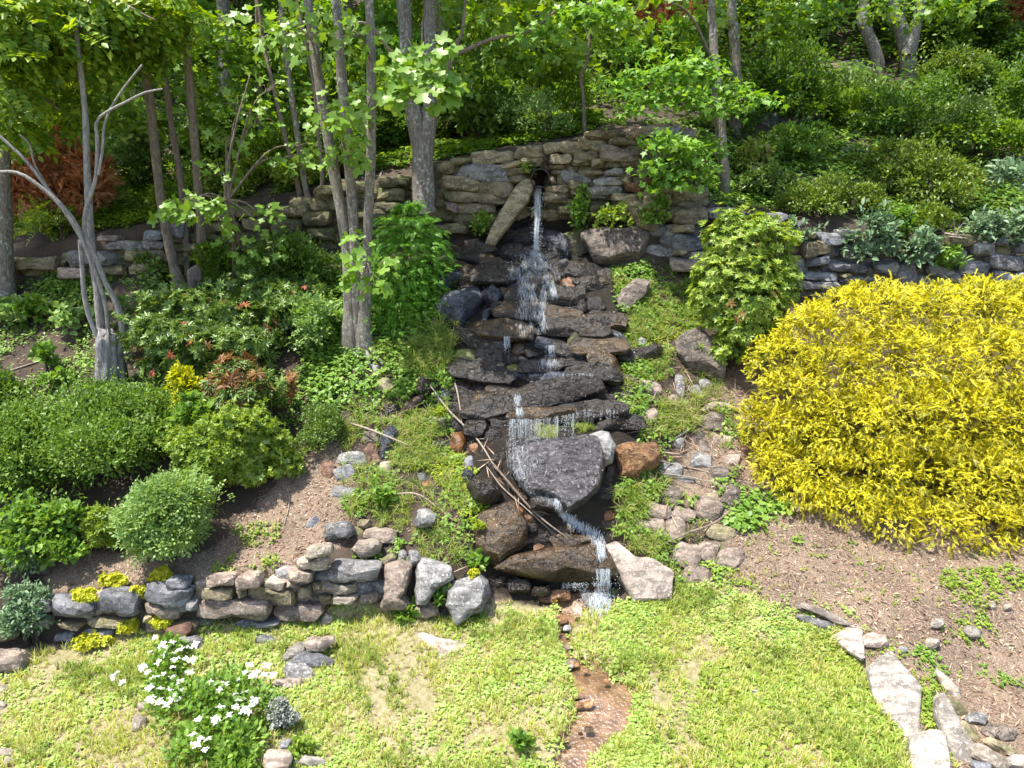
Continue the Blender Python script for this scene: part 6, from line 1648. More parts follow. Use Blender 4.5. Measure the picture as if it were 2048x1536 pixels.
def STREAM_KEEP(p):
    d = _seg_dist(p[:, 0], p[:, 1])
    bare = vnoise(p[:, 0], p[:, 1], 3.2, 500) + .5 * vnoise(p[:, 0], p[:, 1], 9, 501) + rng.normal(size=len(p)) * .3 < -.88
    return p[((d > .55 + .5 * rng.random(len(p))) & ~bare) | (p[:, 1] > 6.7)]
LAWN_MAIN = [(-200,1600),(-200,1330),(60,1310),(330,1262),(640,1240),(690,1200),(790,1228),(900,1240),(985,1205),(1130,1208),(1240,1215),(1330,1178),(1400,1152),(1480,1188),(1560,1218),(1680,1248),(1720,1330),(1790,1450),(1830,1600)]
GR = [t_blades(5, s, .6, .045) for s in (1, 2, 3)]
# lawn: blades, clover, straw
for k in range(3):
    p = STREAM_KEEP(area_points(LAWN_MAIN, 360, -.75 + .25 * k, 2.6 + 2 * k, 3 + k))
    cover('grass', p, GR[k], .052 + .013 * k, 'grass')
p = STREAM_KEEP(area_points(LAWN_MAIN, 500, .25, 9, 8))
cover('grass', p, GR[0], .095, 'grass')
p = STREAM_KEEP(area_points(LAWN_MAIN, 420, .62, 5, 88))
cover('grass', p, t_blades(9, 8, .6, .03, .9), .125, 'bankgrass')
CLV = t_weed(7, 4, .5, .62, .42)
p = STREAM_KEEP(area_points(LAWN_MAIN, 560, -.1, 3.6, 12))
cover('clover', p, CLV, .05, 'clover')
EDGE = [(990,1215),(1130,1215),(1150,1300),(1140,1360),(1100,1340),(1040,1260)]
p = STREAM_KEEP(area_points(EDGE, 900, None))
cover('clover', p, CLV, .052, 'clover')
R_CL = [(1170,1300),(1230,1210),(1330,1180),(1480,1190),(1640,1240),(1600,1300),(1400,1290),(1300,1330),(1240,1370)]
p = STREAM_KEEP(area_points(R_CL, 900, -.3, 4, 5))
cover('clover', p, CLV, .052, 'clover')
LOW = [(1170,1536),(1200,1440),(1290,1400),(1420,1420),(1500,1536),(1500,1600),(1150,1600)]
p = STREAM_KEEP(area_points(LOW, 800, -.3, 4, 6))
cover('clover', p, CLV, .05, 'clover')
RLAWN = [(1400,1340),(1640,1260),(1720,1340),(1800,1470),(1830,1600),(1400,1600)]
p = area_points(RLAWN, 700, -.5, 3, 7)
cover('clover', p, t_weed(6, 9, .6, .7, .42), .05, 'bright')
p = area_points(RLAWN, 600, -.6, 3, 7)
cover('grass', p, GR[1], .09, 'grass')
p = STREAM_KEEP(area_points(LAWN_MAIN, 700, -.1, 4.0, 21))
cover('dry_litter', p, t_dia(.12), .06, 'dry')
p = STREAM_KEEP(area_points(LAWN_MAIN, 26, .2, 2.0, 31))
cover('buttercups', p + np.array([0, 0, .045]), t_rosette(5, .5, .2, 1), .014, 'buttercup')
p = STREAM_KEEP(area_points([(980,1210),(1130,1210),(1140,1290),(1000,1260)], 60))
cover('buttercups', p + np.array([0, 0, .05]), t_rosette(5, .5, .2, 1), .014, 'buttercup')

for poly, d in (([(1330,1180),(1480,1190),(1660,1250),(1760,1340),(1850,1470),(1900,1600),(1960,1600),(1900,1400),(1780,1280),(1640,1190),(1480,1130),(1380,1100)], 110), ([(1480,1040),(2048,1070),(2200,1300),(1900,1400),(1700,1240),(1480,1150)], 26)):
    p = area_points(poly, d, -.2, 4, 97); cover('weeds', p, t_weed(7, 3, .6, .5, .3), .06, 'bright')
    p = area_points(poly, d * .8, -.2, 5, 98); cover('grass', p, GR[2], .07, 'grass')
FR = [(1380,1110),(1480,1150),(1580,1190),(1700,1225),(1780,1330),(1850,1460),(1880,1600),(1800,1600),(1740,1400),(1660,1290),(1540,1240),(1400,1190)]
p = area_points(FR, 330, .1, 5, 95); cover('clover', p, CLV, .05, 'clover')
p = area_points(FR, 260, .1, 6, 96); cover('grass', p, GR[1], .08, 'grass')
# mulch litter and its sparse weeds
for poly, d in (([(1330,1110),(1470,1020),(1560,980),(1640,1000),(2048,1060),(2300,1060),(2300,1600),(1850,1600),(1740,1330),(1680,1245),(1480,1185)], 1700), ([(400,1140),(440,1070),(520,990),(590,910),(660,880),(700,900),(720,1000),(700,1090),(640,1110),(600,1150)], 1700), ([(1400,1000),(1440,740),(1560,700),(1600,900),(1560,1010),(1470,1040)], 1500), ([(60,1190),(400,1160),(400,1110),(120,1100)], 500)):
    p = area_points(poly, d, None)
    cover('dry_litter', p, t_dia(.18, .05, .05), .038, 'dry', .8, .8)
    p = area_points(poly, d * .22, None)
    cover('dry_litter', p + np.array([0, 0, .008]), t_dia(.03, .0, .02), .085, 'dry', .5, .7)
for poly, d, m in (([(1880,1150),(2048,1130),(2150,1250),(2048,1280),(1880,1290)], 300, 'bright'), ([(1780,1320),(1860,1290),(1900,1370),(1860,1430),(1790,1350)], 420, 'weed'), ([(1690,1085),(1770,1080),(1800,1160),(1740,1150)], 260, 'weed'), ([(1930,1290),(2048,1290),(2048,1390),(1950,1370)], 200, 'weed'), ([(1820,1390),(1880,1340),(1890,1440),(1850,1470)], 420, 'bright'),
                   ([(1570,1075),(1610,1075),(1610,1095),(1570,1095)], 500, 'weed'), ([(470,1060),(560,1040),(560,1090),(480,1100)], 240, 'bankgrass'), ([(430,1120),(560,1110),(560,1150),(430,1150)], 150, 'bright'), ([(1390,1120),(1480,1140),(1500,1180),(1400,1160)], 300, 'bright'),
                   ([(1470,940),(1560,930),(1560,1040),(1470,1050)], 330, 'weed'), ([(1480,700),(1560,680),(1560,740),(1490,750)], 200, 'weed')):
    p = area_points(poly, d, -.1, 5, int(d))
    cover('weeds', p, t_weed(8, 3, .7, .55, .32), .07, m)
# banks
LBANK = [(690,780),(760,690),(840,640),(900,700),(900,840),(910,900),(960,960),(960,1060),(930,1140),(860,1170),(720,1130),(700,1060),(680,960)]
p = area_points(LBANK, 210, -.05, 4.5, 41); cover('weeds', p, t_weed(9, 5, .8, .5, .34), .085, 'weed')
p = area_points(LBANK, 200, -.1, 3.5, 42); cover('bank_grass', p, t_blades(11, 8, .8, .02, .9), .17, 'bankgrass')
p = area_points(LBANK, 500, -.5, 4, 43); cover('dry_litter', p, t_dia(.1), .05, 'dry'); p = area_points(LBANK, 60, None); cover('dry_litter', p + np.array([0, 0, .01]), t_dia(.025, 0, .02), .16, 'dry', .5)
for poly, d, sz, m in (([(820,700),(880,660),(910,690),(890,760),(820,770)], 420, .24, 'bankgrass'), ([(850,930),(900,880),(950,940),(1010,1050),(960,1080),(900,1010)], 520, .075, 'moss'), ([(790,860),(870,830),(890,880),(850,950),(790,940)], 480, .17, 'bankgrass'), ([(700,1000),(800,990),(830,1060),(760,1080)], 420, .12, 'bankgrass'),
                       ([(830,1060),(900,1050),(920,1120),(840,1130)], 420, .14, 'bankgrass'), ([(1240,740),(1290,700),(1340,700),(1330,760),(1260,790)], 380, .15, 'bankgrass'), ([(1300,820),(1400,800),(1410,870),(1300,880)], 420, .2, 'bankgrass'), ([(1220,1000),(1290,960),(1320,1000),(1240,1060)], 380, .2, 'bankgrass'), ([(1240,1070),(1310,1060),(1330,1120),(1270,1110)], 420, .16, 'bankgrass'),
                       ([(1250,650),(1290,610),(1420,600),(1430,640),(1330,690),(1260,690)], 900, .042, 'moss'), ([(1250,610),(1330,570),(1420,580),(1430,650),(1260,700)], 300, .07, 'weed'), ([(1250,610),(1330,570),(1420,580),(1430,650),(1260,700)], 260, .12, 'bankgrass'), ([(1070,845),(1115,850),(1110,900),(1075,890)], 900, .1, 'bankgrass'), ([(1140,830),(1190,830),(1185,865),(1140,870)], 800, .09, 'bankgrass'), ([(1060,750),(1095,750),(1095,765),(1060,765)], 700, .07, 'moss'), ([(1215,540),(1300,520),(1310,570),(1230,600)], 300, .09, 'weed'), ([(1290,540),(1400,520),(1410,590),(1300,590)], 300, .08, 'weed')):
    p = area_points(poly, d, None, stones=(sz > .1 and m != 'moss'))
    cover('bank_grass' if m == 'bankgrass' else ('moss' if m == 'moss' else 'weeds'), p, t_blades(12, 8, .8, .02, .9) if m == 'bankgrass' else t_weed(8, 3, .5, .5, .34), sz, m)
RBANK = [(1240,730),(1330,690),(1440,740),(1490,860),(1490,960),(1530,1040),(1440,1130),(1330,1180),(1250,1130),(1260,1000),(1270,880)]
p = area_points(RBANK, 190, 0.05, 4.5, 51); cover('weeds', p, t_weed(9, 6, .8, .5, .34), .085, 'weed')
p = area_points(RBANK, 130, .1, 3.5, 52); cover('bank_grass', p, t_blades(11, 8, .8, .02, .9), .16, 'bankgrass')
p = area_points(RBANK, 500, -.6, 4, 53); cover('dry_litter', p, t_dia(.1), .05, 'dry'); p = area_points(RBANK, 60, None); cover('dry_litter', p + np.array([0, 0, .01]), t_dia(.025, 0, .02), .16, 'dry', .5)
p = area_points([(1480,990),(1560,985),(1580,1040),(1500,1060),(1450,1060)], 380, -.2, 4, 54); cover('weeds', p, t_weed(9, 6, .8, .6, .42), .11, 'weed')
for poly in ([(930,870),(1000,890),(1050,1000),(1010,1030),(950,980)], [(860,1060),(960,1060),(980,1180),(900,1170)], [(1270,760),(1340,700),(1480,760),(1500,980),(1300,1100)]):
    p = area_points(poly, 160, None, stones=False)
    cover('dry_litter', p + np.array([0, 0, .03]), t_dia(.02, 0, .03), .2, 'dry', .9, .7)
for poly in ([(850,560),(900,500),(930,560),(905,700),(900,860),(850,850)], [(1225,560),(1290,520),(1310,640),(1300,760),(1290,880),(1235,860),(1245,700)], [(1230,1000),(1260,900),(1300,960),(1290,1090),(1230,1080)], [(1130,420),(1280,430),(1290,470),(1150,470)]):
    p = area_points(poly, 330, -.5, 6, 77, stones=False)
    cover('weeds', p, t_weed(9, 5, .9, .5, .34), .09, 'weed')
    p = area_points(poly, 120, -.2, 6, 78, stones=False)
    cover('bank_grass', p, t_blades(11, 8, .8, .02, .9), .17, 'bankgrass')
# shaded left bank and the slope above the walls
LUP = [(-100,560),(260,560),(420,600),(680,640),(690,760),(560,900),(300,800),(0,830),(-100,800)]
p = area_points(LUP, 200, -.3, 3, 61); cover('weeds', p, t_weed(8, 7, .8, .5, .34), .09, 'weed')
p = area_points(LUP, 260, None); cover('dry_litter', p, t_dia(.1), .07, 'dry', .5, .6)
MIDL = [(640,560),(760,540),(880,600),(880,720),(820,800),(720,800),(650,840),(600,760)]
p = area_points(MIDL, 480, -.7, 3, 62); cover('weeds', p, t_weed(9, 7, 1.0, .5, .34), .11, 'weed')
for poly, d, sz, m in (([(1280,400),(1480,400),(2100,460),(2200,300),(2000,200),(1500,230),(1200,260)], 120, .14, 'weed'), ([(1280,400),(1480,400),(2100,460),(2200,300),(2000,200),(1500,230),(1200,260)], 130, .14, 'wood'), ([(1300,395),(1560,430),(2100,480),(2100,430),(1560,395),(1330,370)], 150, .10, 'weed'),
                       ([(-100,420),(0,470),(640,360),(900,320),(1200,260),(1200,220),(800,260),(400,300),(-100,330)], 130, .16, 'wood2'), ([(640,365),(830,330),(1050,290),(1250,255),(1250,240),(800,300),(640,340)], 200, .09, 'weed')):
    p = area_points(poly, d, -.1 if sz == .14 else -.5, 2.6, int(d))
    cover('undergrowth', p, t_weed(8, 11, .9, .5, .32), sz, m)
p = area_points([(0,535),(0,480),(300,455),(640,370),(640,340),(300,380),(-100,420)], 190, -.4, 3, 63, stones=False); cover('undergrowth', p, t_weed(9, 7, 1.0, .5, .34), .12, 'wood2')
p = area_points([(0,560),(360,545),(640,510),(640,560),(360,600),(0,620)], 200, -.4, 3, 64); cover('weeds', p, t_weed(9, 7, 1.0, .5, .34), .11, 'weed')
p = area_points([(-700,340),(500,280),(1200,225),(2300,260),(2300,60),(1200,20),(-700,20)], 12, None, stones=False)
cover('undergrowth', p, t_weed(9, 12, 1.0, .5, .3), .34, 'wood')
p = area_points([(0,535),(0,480),(300,455),(640,370),(640,340),(300,380),(-100,420)], 190, -.4, 3, 63, stones=False); cover('undergrowth', p, t_weed(9, 7, 1.0, .5, .34), .12, 'wood2')
p = area_points([(0,560),(360,545),(640,510),(640,560),(360,600),(0,620)], 200, -.4, 3, 64); cover('weeds', p, t_weed(9, 7, 1.0, .5, .34), .11, 'weed')
p = area_points([(-700,340),(500,280),(1200,225),(2300,260),(2300,120),(1200,60),(-700,100)], 13, 0, 1.2, 81, stones=False)
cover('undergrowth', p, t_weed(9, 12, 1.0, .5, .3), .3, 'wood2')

LAB = {'grass': 'sunlit short lawn grass', 'clover': 'low clover and buttercup leaves in the lawn', 'dry_litter': 'dry mulch and leaf litter', 'weeds': 'small weeds between the stones', 'bank_grass': 'arching grass tufts on the banks', 'moss': 'lime green moss cushions by the cascade', 'undergrowth': 'dim leafy undergrowth on the wooded slope', 'buttercups': 'tiny yellow buttercup flowers in the lawn'}
import bmesh as _bm
for (key, mat), ms in COVER.items():
    Vs, Fs, o = [], [], 0
    for me in ms:
        n = len(me.vertices)
        v = np.empty(n * 3, np.float32); me.vertices.foreach_get('co', v)
        f = np.empty(len(me.loops), np.int32); me.loops.foreach_get('vertex_index', f)
        Vs.append(v.reshape(-1, 3)); Fs.append(f.reshape(-1, 3) + o); o += n
        bpy.data.meshes.remove(me)
    me = mesh_np(key, np.concatenate(Vs), np.concatenate(Fs), LEAF[mat], False)
    tag(link(key, me), LAB[key], None, None, 'stuff')
# ------------------------------------------------------------------ hit the built stones along a sight line
bpy.context.view_layer.update()
_dg = bpy.context.evaluated_depsgraph_get()
SOLID = ('stone', 'boulder', 'rock', 'slab', 'ground', 'leaning_slab', 'cobble', 'pebble')
from mathutils.bvhtree import BVHTree
_vs, _fs, _o = [], [], 0
for ob in list(bpy.data.objects):
    if ob.type == 'MESH' and ob.name.split('.')[0] in SOLID:
        me = ob.data
        v = np.empty(len(me.vertices) * 3, np.float32); me.vertices.foreach_get('co', v)
        M = np.array(ob.matrix_world)
        v = v.reshape(-1, 3) @ M[:3, :3].T + M[:3, 3]
        _vs.append(v)
        _fs.extend([[i + _o for i in p.vertices] for p in me.polygons])
        _o += len(v)
BVH = BVHTree.FromPolygons([tuple(a) for a in np.concatenate(_vs)], _fs)
def hit(px, py, off=0.0):
    O = Vector((0, 0, CAM_H)); D = (P(px, py, 1.0) - O).normalized()
    h = BVH.ray_cast(O, D)
    if h[0] is None: return G1(px, py)
    return h[0] + h[1] * off
def down(p):
    h = BVH.ray_cast(Vector(p), Vector((0, 0, -1)))
    return h[0] if h[0] is not None else Vector((p[0], p[1], float(Z(p[0], p[1]))))

# ------------------------------------------------------------------ water
def water_mat():
    m, nt, N, out = nodes('white_falling_water')
    bs = N('BsdfPrincipled', {'Base Color': (0.74, 0.79, 0.83, 1), 'Roughness': 0.15, 'IOR': 1.33, 'Transmission Weight': 0.08, 'Specular IOR Level': 0.6})
    tp = N('BsdfTransparent')
    mx = N('MixShader', {0: 0.42, 1: bs.outputs[0], 2: tp.outputs[0]})
    nt.links.new(mx.outputs[0], out.inputs[0])
    return m
FOAM = water_mat()
W_V, W_F, W_o = [], [], [0]
def wadd(V, F):
    for f in F:
        f = np.asarray(f)
        if f.shape[1] == 4: f = np.concatenate([f[:, [0, 1, 2]], f[:, [0, 2, 3]]])
        W_F.append(f + W_o[0])
    W_V.append(V); W_o[0] += len(V)
OCT = np.array([(1, 0, 0), (-1, 0, 0), (0, 1, 0), (0, -1, 0), (0, 0, 1.3), (0, 0, -1.3)], float)
OCF = np.array([(0, 2, 4), (2, 1, 4), (1, 3, 4), (3, 0, 4), (2, 0, 5), (1, 2, 5), (3, 1, 5), (0, 3, 5)])
def drops(p, r):
    p = np.asarray(p, float); n = len(p)
    V = p[:, None, :] + OCT[None] * np.asarray(r)[:, None, None]
    F = OCF[None] + (np.arange(n) * 6)[:, None, None]
    wadd(V.reshape(-1, 3), [F.reshape(-1, 3)])
def strand(pts, r0, r1, seed, wob=.35):
    V, F = tube(pts, [r0 * .62, (r0 + r1) * .31, r1 * .62], 3, wob, seed, .05)
    wadd(V, F)
def runs(path, spread, n, r=.006, off=.012, drop_n=60, seed=0):
    """n rivulets that follow the stones along a photo polyline"""
    g = np.random.default_rng(seed)
    path = np.array(path, float)
    for k in range(n):
        o = g.uniform(-1, 1)
        t0 = g.uniform(0, .45); t1 = min(1.0, t0 + g.uniform(.25, .6))
        ts = np.linspace(t0, t1, 7)
        pts = []
        for t in ts:
            x = np.interp(t, np.linspace(0, 1, len(path)), path[:, 0]); y = np.interp(t, np.linspace(0, 1, len(path)), path[:, 1])
            s = np.interp(t, np.linspace(0, 1, len(spread)), spread)
            q = hit(x + o * s + g.normal() * 1.2, y, off)
            if pts and abs(q.y - pts[-1].y) > .45: break
            pts.append(q)
        if len(pts) > 2 and k % 3 == 0: strand(pts, r * g.uniform(.3, .7), r * g.uniform(.2, .5), k + seed, .5)
        for _ in range(20):
            t = g.uniform(0, 1); s = np.interp(t, np.linspace(0, 1, len(spread)), spread)
            x = np.interp(t, np.linspace(0, 1, len(path)), path[:, 0]) + g.uniform(-1, 1) * s; y = np.interp(t, np.linspace(0, 1, len(path)), path[:, 1]) + g.normal() * 3
            L_ = g.uniform(4, 16); sx = g.normal() * 2.5
            a_, b_, c_ = hit(x, y, off * g.uniform(.6, 2)), hit(x + sx * .5 + g.normal(), y + L_ * .5, off * g.uniform(.6, 2)), hit(x + sx, y + L_, off)
            if (a_ - c_).length < .3: strand([a_, b_, c_], r * g.uniform(.15, .5), r * g.uniform(.1, .3), k + seed, .4)
    P_, R_ = [], []
    for k in range(drop_n):
        t = g.uniform(0, 1)
        x = np.interp(t, np.linspace(0, 1, len(path)), path[:, 0]); y = np.interp(t, np.linspace(0, 1, len(path)), path[:, 1])
        s = np.interp(t, np.linspace(0, 1, len(spread)), spread)
        q = hit(x + g.normal() * s * .8, y + g.normal() * 4, g.uniform(.01, .09))
        P_.append(tuple(q)); R_.append(g.uniform(.0015, .0042))
    drops(P_, R_)
def curtain(x0, x1, py, height, n, seed, r=.0035, slant=0.0, broken=.5, py1=None, Yfix=None):
    """threads of water falling freely from a lip"""
    g = np.random.default_rng(seed)
    P_, R_ = [], []
    for k in range(int(n * 1.7)):
        x = g.uniform(x0, x1)
        yy = py if py1 is None else py + (py1 - py) * (x - x0) / (x1 - x0)
        top = hit(x, yy, .015) + Vector((0, -.03, 0)) if Yfix is None else P(x, yy, Yfix + g.normal() * .015)
        h = height * g.uniform(.35, 1.0)
        n_ = 6
        pts = [top + Vector((g.normal() * .004 + slant * j / n_ * h, -.02 * (j / n_) ** 2, -h * j / n_)) for j in range(n_ + 1)]
        if g.random() > broken: strand(pts[:int(g.uniform(3, n_ + 1))], r * g.uniform(.6, 1.4), r * .5, k + seed, .3)
        for _ in range(14):
            t = g.uniform(0, 1)
            P_.append(tuple(top + Vector((slant * t * h + g.normal() * .008, g.normal() * .01 - .02, -h * t)))); R_.append(g.uniform(.0014, .0036))
    drops(P_, R_)
# jet out of the pipe
g = np.random.default_rng(3)
YE = hit(1072, 498).y - .06
for k in range(20):
    o = g.uniform(-1, 1)
    pts = [P(1078 + o * 6, 372, 11.3), P(1076 + o * 6, 395, 11.3 * .7 + YE * .3), P(1075 + o * 5.5, 430, 11.3 * .4 + YE * .6), P(1073 + o * 5, 465, 11.3 * .15 + YE * .85), P(1072 + o * 5, 500, YE)]
    strand([q + Vector((g.normal() * .009, g.normal() * .02, 0)) for q in pts], .006 * g.uniform(.5, 1.2), .004, k, .55)
P_ = [tuple(P(1075 + g.normal() * 6, y_, 11.3 + (YE - 11.3) * ((y_ - 372) / 128) ** .6 + g.normal() * .03)) for y_ in g.uniform(380, 498, 420)]
drops(P_, g.uniform(.003, .0075, len(P_)))
# splash below it and the fans over the first stones
runs([(1072,492),(1070,515),(1072,538),(1068,556)], [3, 14, 50, 54], 34, .005, .015, 520, 11)
P_ = []
for _ in range(900):
    r_ = abs(g.normal()); a = g.uniform(-1, 1)
    P_.append(tuple(hit(1068 + a * (16 + 30 * r_), 500 + 52 * g.random() ** .7 + 4 * g.normal(), g.uniform(.01, .14))))
drops(P_, g.uniform(.0015, .0045, len(P_)))
runs([(1046,552),(1052,575),(1058,600),(1060,630),(1066,660)], [10, 16, 16, 30, 28], 24, .0055, .012, 260, 12)
runs([(1095,545),(1088,580),(1085,610),(1075,650)], [8, 6, 6, 16], 11, .005, .012, 120, 13)
runs([(1100,560),(1110,590)], [6, 6], 6, .006, .012, 30, 14)
curtain(1008, 1020, 672, .42, 12, 21, .005)
curtain(1090, 1110, 690, .28, 16, 22, .005)
runs([(1096,716),(1098,728)], [14, 22], 6, .004, .01, 30, 15)
curtain(1055, 1090, 745, .22, 12, 23, .003)
curtain(1100, 1185, 746, .14, 18, 24, .002, 0, .7)
runs([(1035,790),(1036,815),(1040,825)], [6, 5, 6], 8, .005, .01, 40, 16)
curtain(1018, 1078, 838, .52, 64, 25, .0032, 0, .55, None, 7.4)
curtain(1078, 1150, 838, .42, 40, 26, .0026, 0, .6, 826, 7.4)
curtain(1150, 1240, 818, .22, 18, 27, .002, 0, .7)
runs([(1022,880),(1030,930),(1045,960),(1070,985),(1110,1000)], [12, 16, 10, 5, 5], 12, .004, .008, 140, 17)
runs([(1040,890),(1050,920),(1062,940)], [18, 26, 18], 3, .003, .006, 110, 18)
runs([(1110,1000),(1130,1025),(1150,1045),(1185,1060)], [5, 7, 10, 10], 26, .007, .014, 90, 19)
runs([(1185,1060),(1200,1085),(1203,1110)], [14, 10, 6], 18, .006, .01, 60, 20)
curtain(1192, 1218, 1135, .42, 30, 28, .007, .05, .3)
curtain(1120, 1190, 1158, .12, 16, 29, .002, 0, .7)
P_ = []
for _ in range(420):
    P_.append(tuple(hit(1207 + g.normal() * 11, 1150 + 66 * g.random(), g.uniform(.01, .1))))
drops(P_, g.uniform(.002, .006, len(P_)))
runs([(1205,1180),(1200,1205),(1195,1222)], [14, 22, 16], 26, .008, .014, 60, 30)
# flecks of spray over the wet stones
P_ = [tuple(hit(g.uniform(960, 1290), g.uniform(460, 830), .004)) for _ in range(240)]
drops(P_, g.uniform(.002, .006, len(P_)))
me = mesh_np('waterfall', np.concatenate(W_V), np.concatenate(W_F), FOAM, True)
tag(link('waterfall', me), 'thin white waterfall from the drain pipe splashing down the dark stones', None, None, 'structure')

def stream():
    m, nt, N, out = nodes('shallow_brown_water')
    geo = N('NewGeometry')
    n1 = N('TexNoise', {'Vector': geo.outputs['Position'], 'Scale': 7.0, 'Detail': 5.0}).outputs[0]
    n2 = N('TexNoise', {'Vector': geo.outputs['Position'], 'Scale': 28.0, 'Detail': 3.0}).outputs[0]
    c = mix(N, ramp(N, n1, [(0.38, 0.0), (0.62, 1.0)]), (0.10, 0.055, 0.028), (0.22, 0.13, 0.07))
    c = mix(N, ramp(N, n2, [(0.58, 0.0), (0.66, 0.6)]), c, (0.08, 0.04, 0.02))
    b = N('Bump', {'Strength': 0.7, 'Distance': 0.03, 'Height': n2})
    bs = N('BsdfPrincipled', {'Base Color': c, 'Roughness': 0.3, 'Specular IOR Level': 0.5, 'Coat Weight': 1.0, 'Coat Roughness': 0.08, 'Normal': b.outputs[0]})
    nt.links.new(bs.outputs[0], out.inputs[0])
    c, t = smooth_path([(p[0], p[1], 0) for p in STREAM_XY], .05)
    w = np.interp(t, np.linspace(0, 1, len(STREAM_R)), STREAM_R) * 1.1
    tang = unit(np.gradient(c, axis=0)); side = np.stack([tang[:, 1], -tang[:, 0], 0 * tang[:, 0]], -1)
    K = 9
    V = []
    for j in range(K):
        f = -1 + 2 * j / (K - 1)
        V.append(c + side * (w * f * (1 + .12 * np.sin(t * 40 + j)))[:, None])
    V = np.stack(V, 1)
    n = len(c)
    zc = Z(c[:, 0], c[:, 1]) + .035
    V[..., 2] = zc[:, None]
    i = np.arange(n * K).reshape(n, K)
    F = np.stack([i[:-1, :-1], i[1:, :-1], i[1:, 1:], i[:-1, 1:]], -1).reshape(-1, 4)
    tag(link('stream', mesh_np('stream', V.reshape(-1, 3), F, m)), 'shallow brown rill cutting through the lawn', None, None, 'structure')
stream()

# ------------------------------------------------------------------ fallen sticks
def stick(label, pts, w, mat=PALE_TWIG, off=.03, name='stick', forks=()):
    q = [hit(x, y, off) for x, y in pts]
    # keep it a straight-ish branch: smooth the depths
    n = len(q)
    ys = np.array([v.y for v in q]); k = np.linspace(0, 1, n)
    fit = np.polyval(np.polyfit(k, ys, min(2, n - 1)), k)
    fit = fit - max(0, (fit - ys).max()) 
    pts3 = [P(x, y, float(f)) for (x, y), f in zip(pts, fit)]
    Y = pts3[0].y
    r = wpx(w, Y)
    root = empty(name, pts3[0], label, 'stick')
    add_tube('branch', pts3, [r * .6, r, r * .9, r * .5], mat, root, 7, .1, n, .05)
    for f in forks:
        i, dx, dy = f
        a = pts3[i]
        e = P(pts[i][0] + dx, pts[i][1] + dy, a.y - .02)
        add_tube('twig', [a, (a + e) / 2 + Vector((0, 0, .02)), e], [r * .5, r * .35, r * .15], mat, root, 5, .1, i)
    return root
stick('longest bleached stick lying diagonally across the left side of the cascade', [(862,773),(897,820),(954,878),(992,938)], 4.2, forks=[(2, 30, 6)])
stick('brown stick lying diagonally in front of the huge wet boulder', [(985,925),(1011,957),(1069,1024),(1133,1075)], 5, TWIG, forks=[(1, 10, 40), (2, 30, 6)])
stick('second thinner stick alongside the brown diagonal one', [(975,935),(1005,975),(1050,1015),(1100,1060)], 3, PALE_TWIG)
stick('thin upright bleached stick on the left of the cascade ledges', [(906,752),(916,790),(924,848)], 3)
stick('forked white stick over the dark slanting slab', [(701,846),(740,859),(780,875),(815,890)], 4.2, forks=[(1, -10, -30)])
stick('twiggy branch lying over the brown wet hollow', [(780,988),(834,988),(876,1016),(906,1040)], 3.2, forks=[(1, 4, 18), (2, 6, 30)])
stick('long curved branch lying over the right bank rocks', [(1311,1095),(1376,1066),(1428,1046),(1470,1013),(1510,972)], 5, TWIG, forks=[(1, 30, -30), (3, -18, -40)])
stick('long thin bleached branch across the right bank', [(1285,910),(1337,926),(1395,939),(1506,968)], 3.4, forks=[(2, 36, 30)])
stick('lower thin branch parallel to the long bleached one', [(1310,945),(1382,955),(1460,975)], 2.8)
stick('straight grey stick resting on the right bank rocks', [(1337,885),(1370,865),(1402,845)], 6, BARK_DEAD)
stick('pale weathered driftwood log on the bank beside the golden shrub', [(1404,822),(1425,812),(1450,812),(1478,820)], 15, PALE_TWIG, .05, 'driftwood_log', forks=[(1, -20, 12)])
stick('bare pole leaning on the stone wall left of the forked tree', [(749,400),(766,335),(786,290),(807,232)], 5.5, TWIG, .02)
stick('upright bleached stick in front of the yellow-leaved plant', [(356,747),(360,775),(364,800)], 4.5)
stick('stick crossing the bare soil at the far left', [(0,747),(40,735),(80,722)], 4)
stick('bent stick on the litter left of the stump', [(92,812),(106,780),(120,745),(134,718)], 4.5, TWIG, forks=[(2, 20, -22)])
stick('thin arching twig above the red-shooted bush', [(232,617),(273,598),(310,596),(350,602)], 3)
stick('thin arching twig left of the three-stemmed tree', [(410,610),(444,586),(478,575),(530,577)], 3)
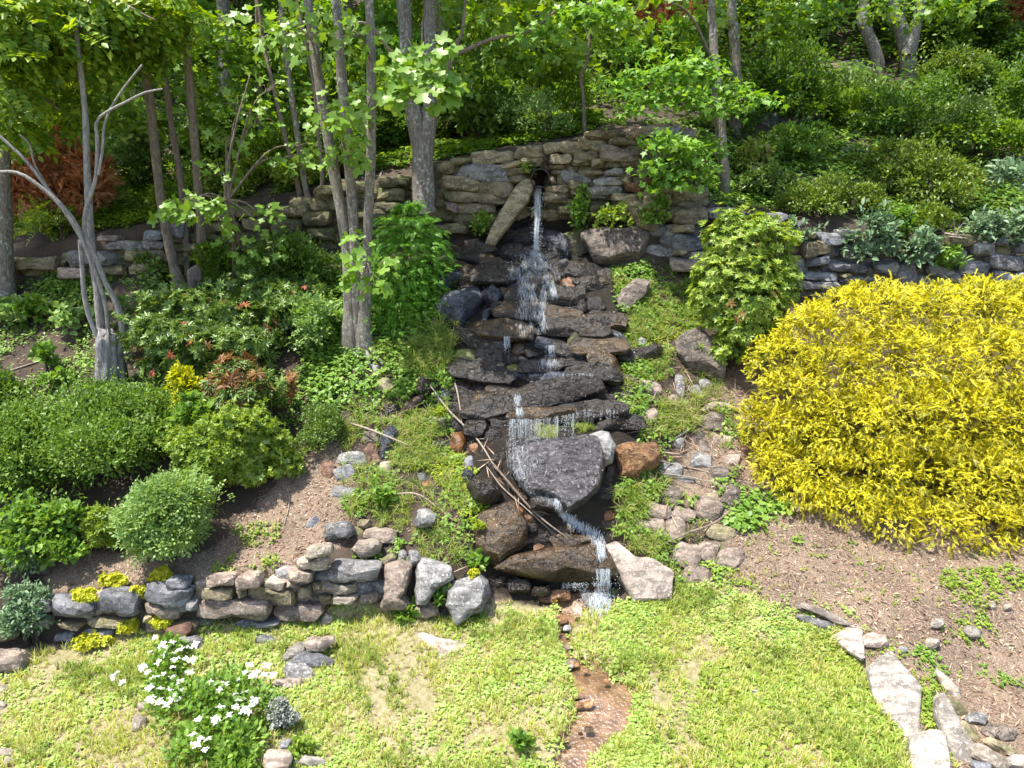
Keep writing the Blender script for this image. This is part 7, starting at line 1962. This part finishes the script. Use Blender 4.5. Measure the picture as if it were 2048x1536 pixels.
stick('dark curved driftwood piece by the oval stone on the bank', [(735,960),(745,945),(752,930)], 9, TWIG)
stick('pair-like bleached stick lying on top of the blue-grey wall', [(1871,466),(1910,470),(1956,481)], 4.5, forks=[(1, 20, -28), (1, -4, -36)])
stick('second bleached stick under the pair-like one on the wall', [(1874,474),(1905,474),(1935,477)], 3.5)
stick('short bleached stick on the lawn beside the slate pile', [(664,1300),(676,1304),(688,1309)], 3.5)
stick('bare twig standing over the lowest bank weeds at the left', [(55,1010),(66,965),(75,950)], 3, forks=[(1, 14, -10)])
stick('twig stub on the mulch under the golden shrub', [(1646,1068),(1648,1085),(1650,1112)], 3, TWIG)
stick('thin dead stem hanging from the mulch slope', [(568,1050),(578,1010),(577,975)], 2.6)
# half-hidden stone steps up the slope and a low wall remnant
for lab, cx, cy, w, h, mt in (('uppermost grey stone step on the wooded slope', 1705, 128, 60, 14, 'slate'), ('middle grey stone step on the wooded slope', 1712, 139, 66, 12, 'slate'), ('pale lowest stone step on the wooded slope', 1690, 162, 60, 12, 'grey'), ('brown stone left of the steps on the slope', 1675, 134, 50, 14, 'dimtan'),
                              ('grey block of the half-hidden upper terrace', 1550, 240, 90, 26, 'slate'), ('second grey block of the half-hidden upper terrace', 1610, 236, 60, 24, 'grey'), ('flat grey stone jutting from the right slope', 1705, 303, 50, 16, 'slate')):
    rk('rock', lab, rect_poly(cx, cy, w, h, -4, cx), mt, 30, None, lift=.6, e=4)

_r = np.random.default_rng(90)
for k in range(16):
    t = _r.uniform(.15, .98); i = int(t * (len(STREAM_PX) - 2)); f = t * (len(STREAM_PX) - 2) - i
    x = STREAM_PX[i][0] * (1 - f) + STREAM_PX[i + 1][0] * f + _r.uniform(-.9, .9) * STREAM_W[i]; y = STREAM_PX[i][1] * (1 - f) + STREAM_PX[i + 1][1] * f
    w = _r.uniform(10, 24)
    rk('pebble', 'small stone lying in the brown rill', rect_poly(x, y, w, w * .7, 0, 300 + k), _r.choice(['wetbrown', 'rust', 'pink', 'grey']), 55, None, group='small stones in the brown rill', lift=.2, e=2.4, cuts=4)
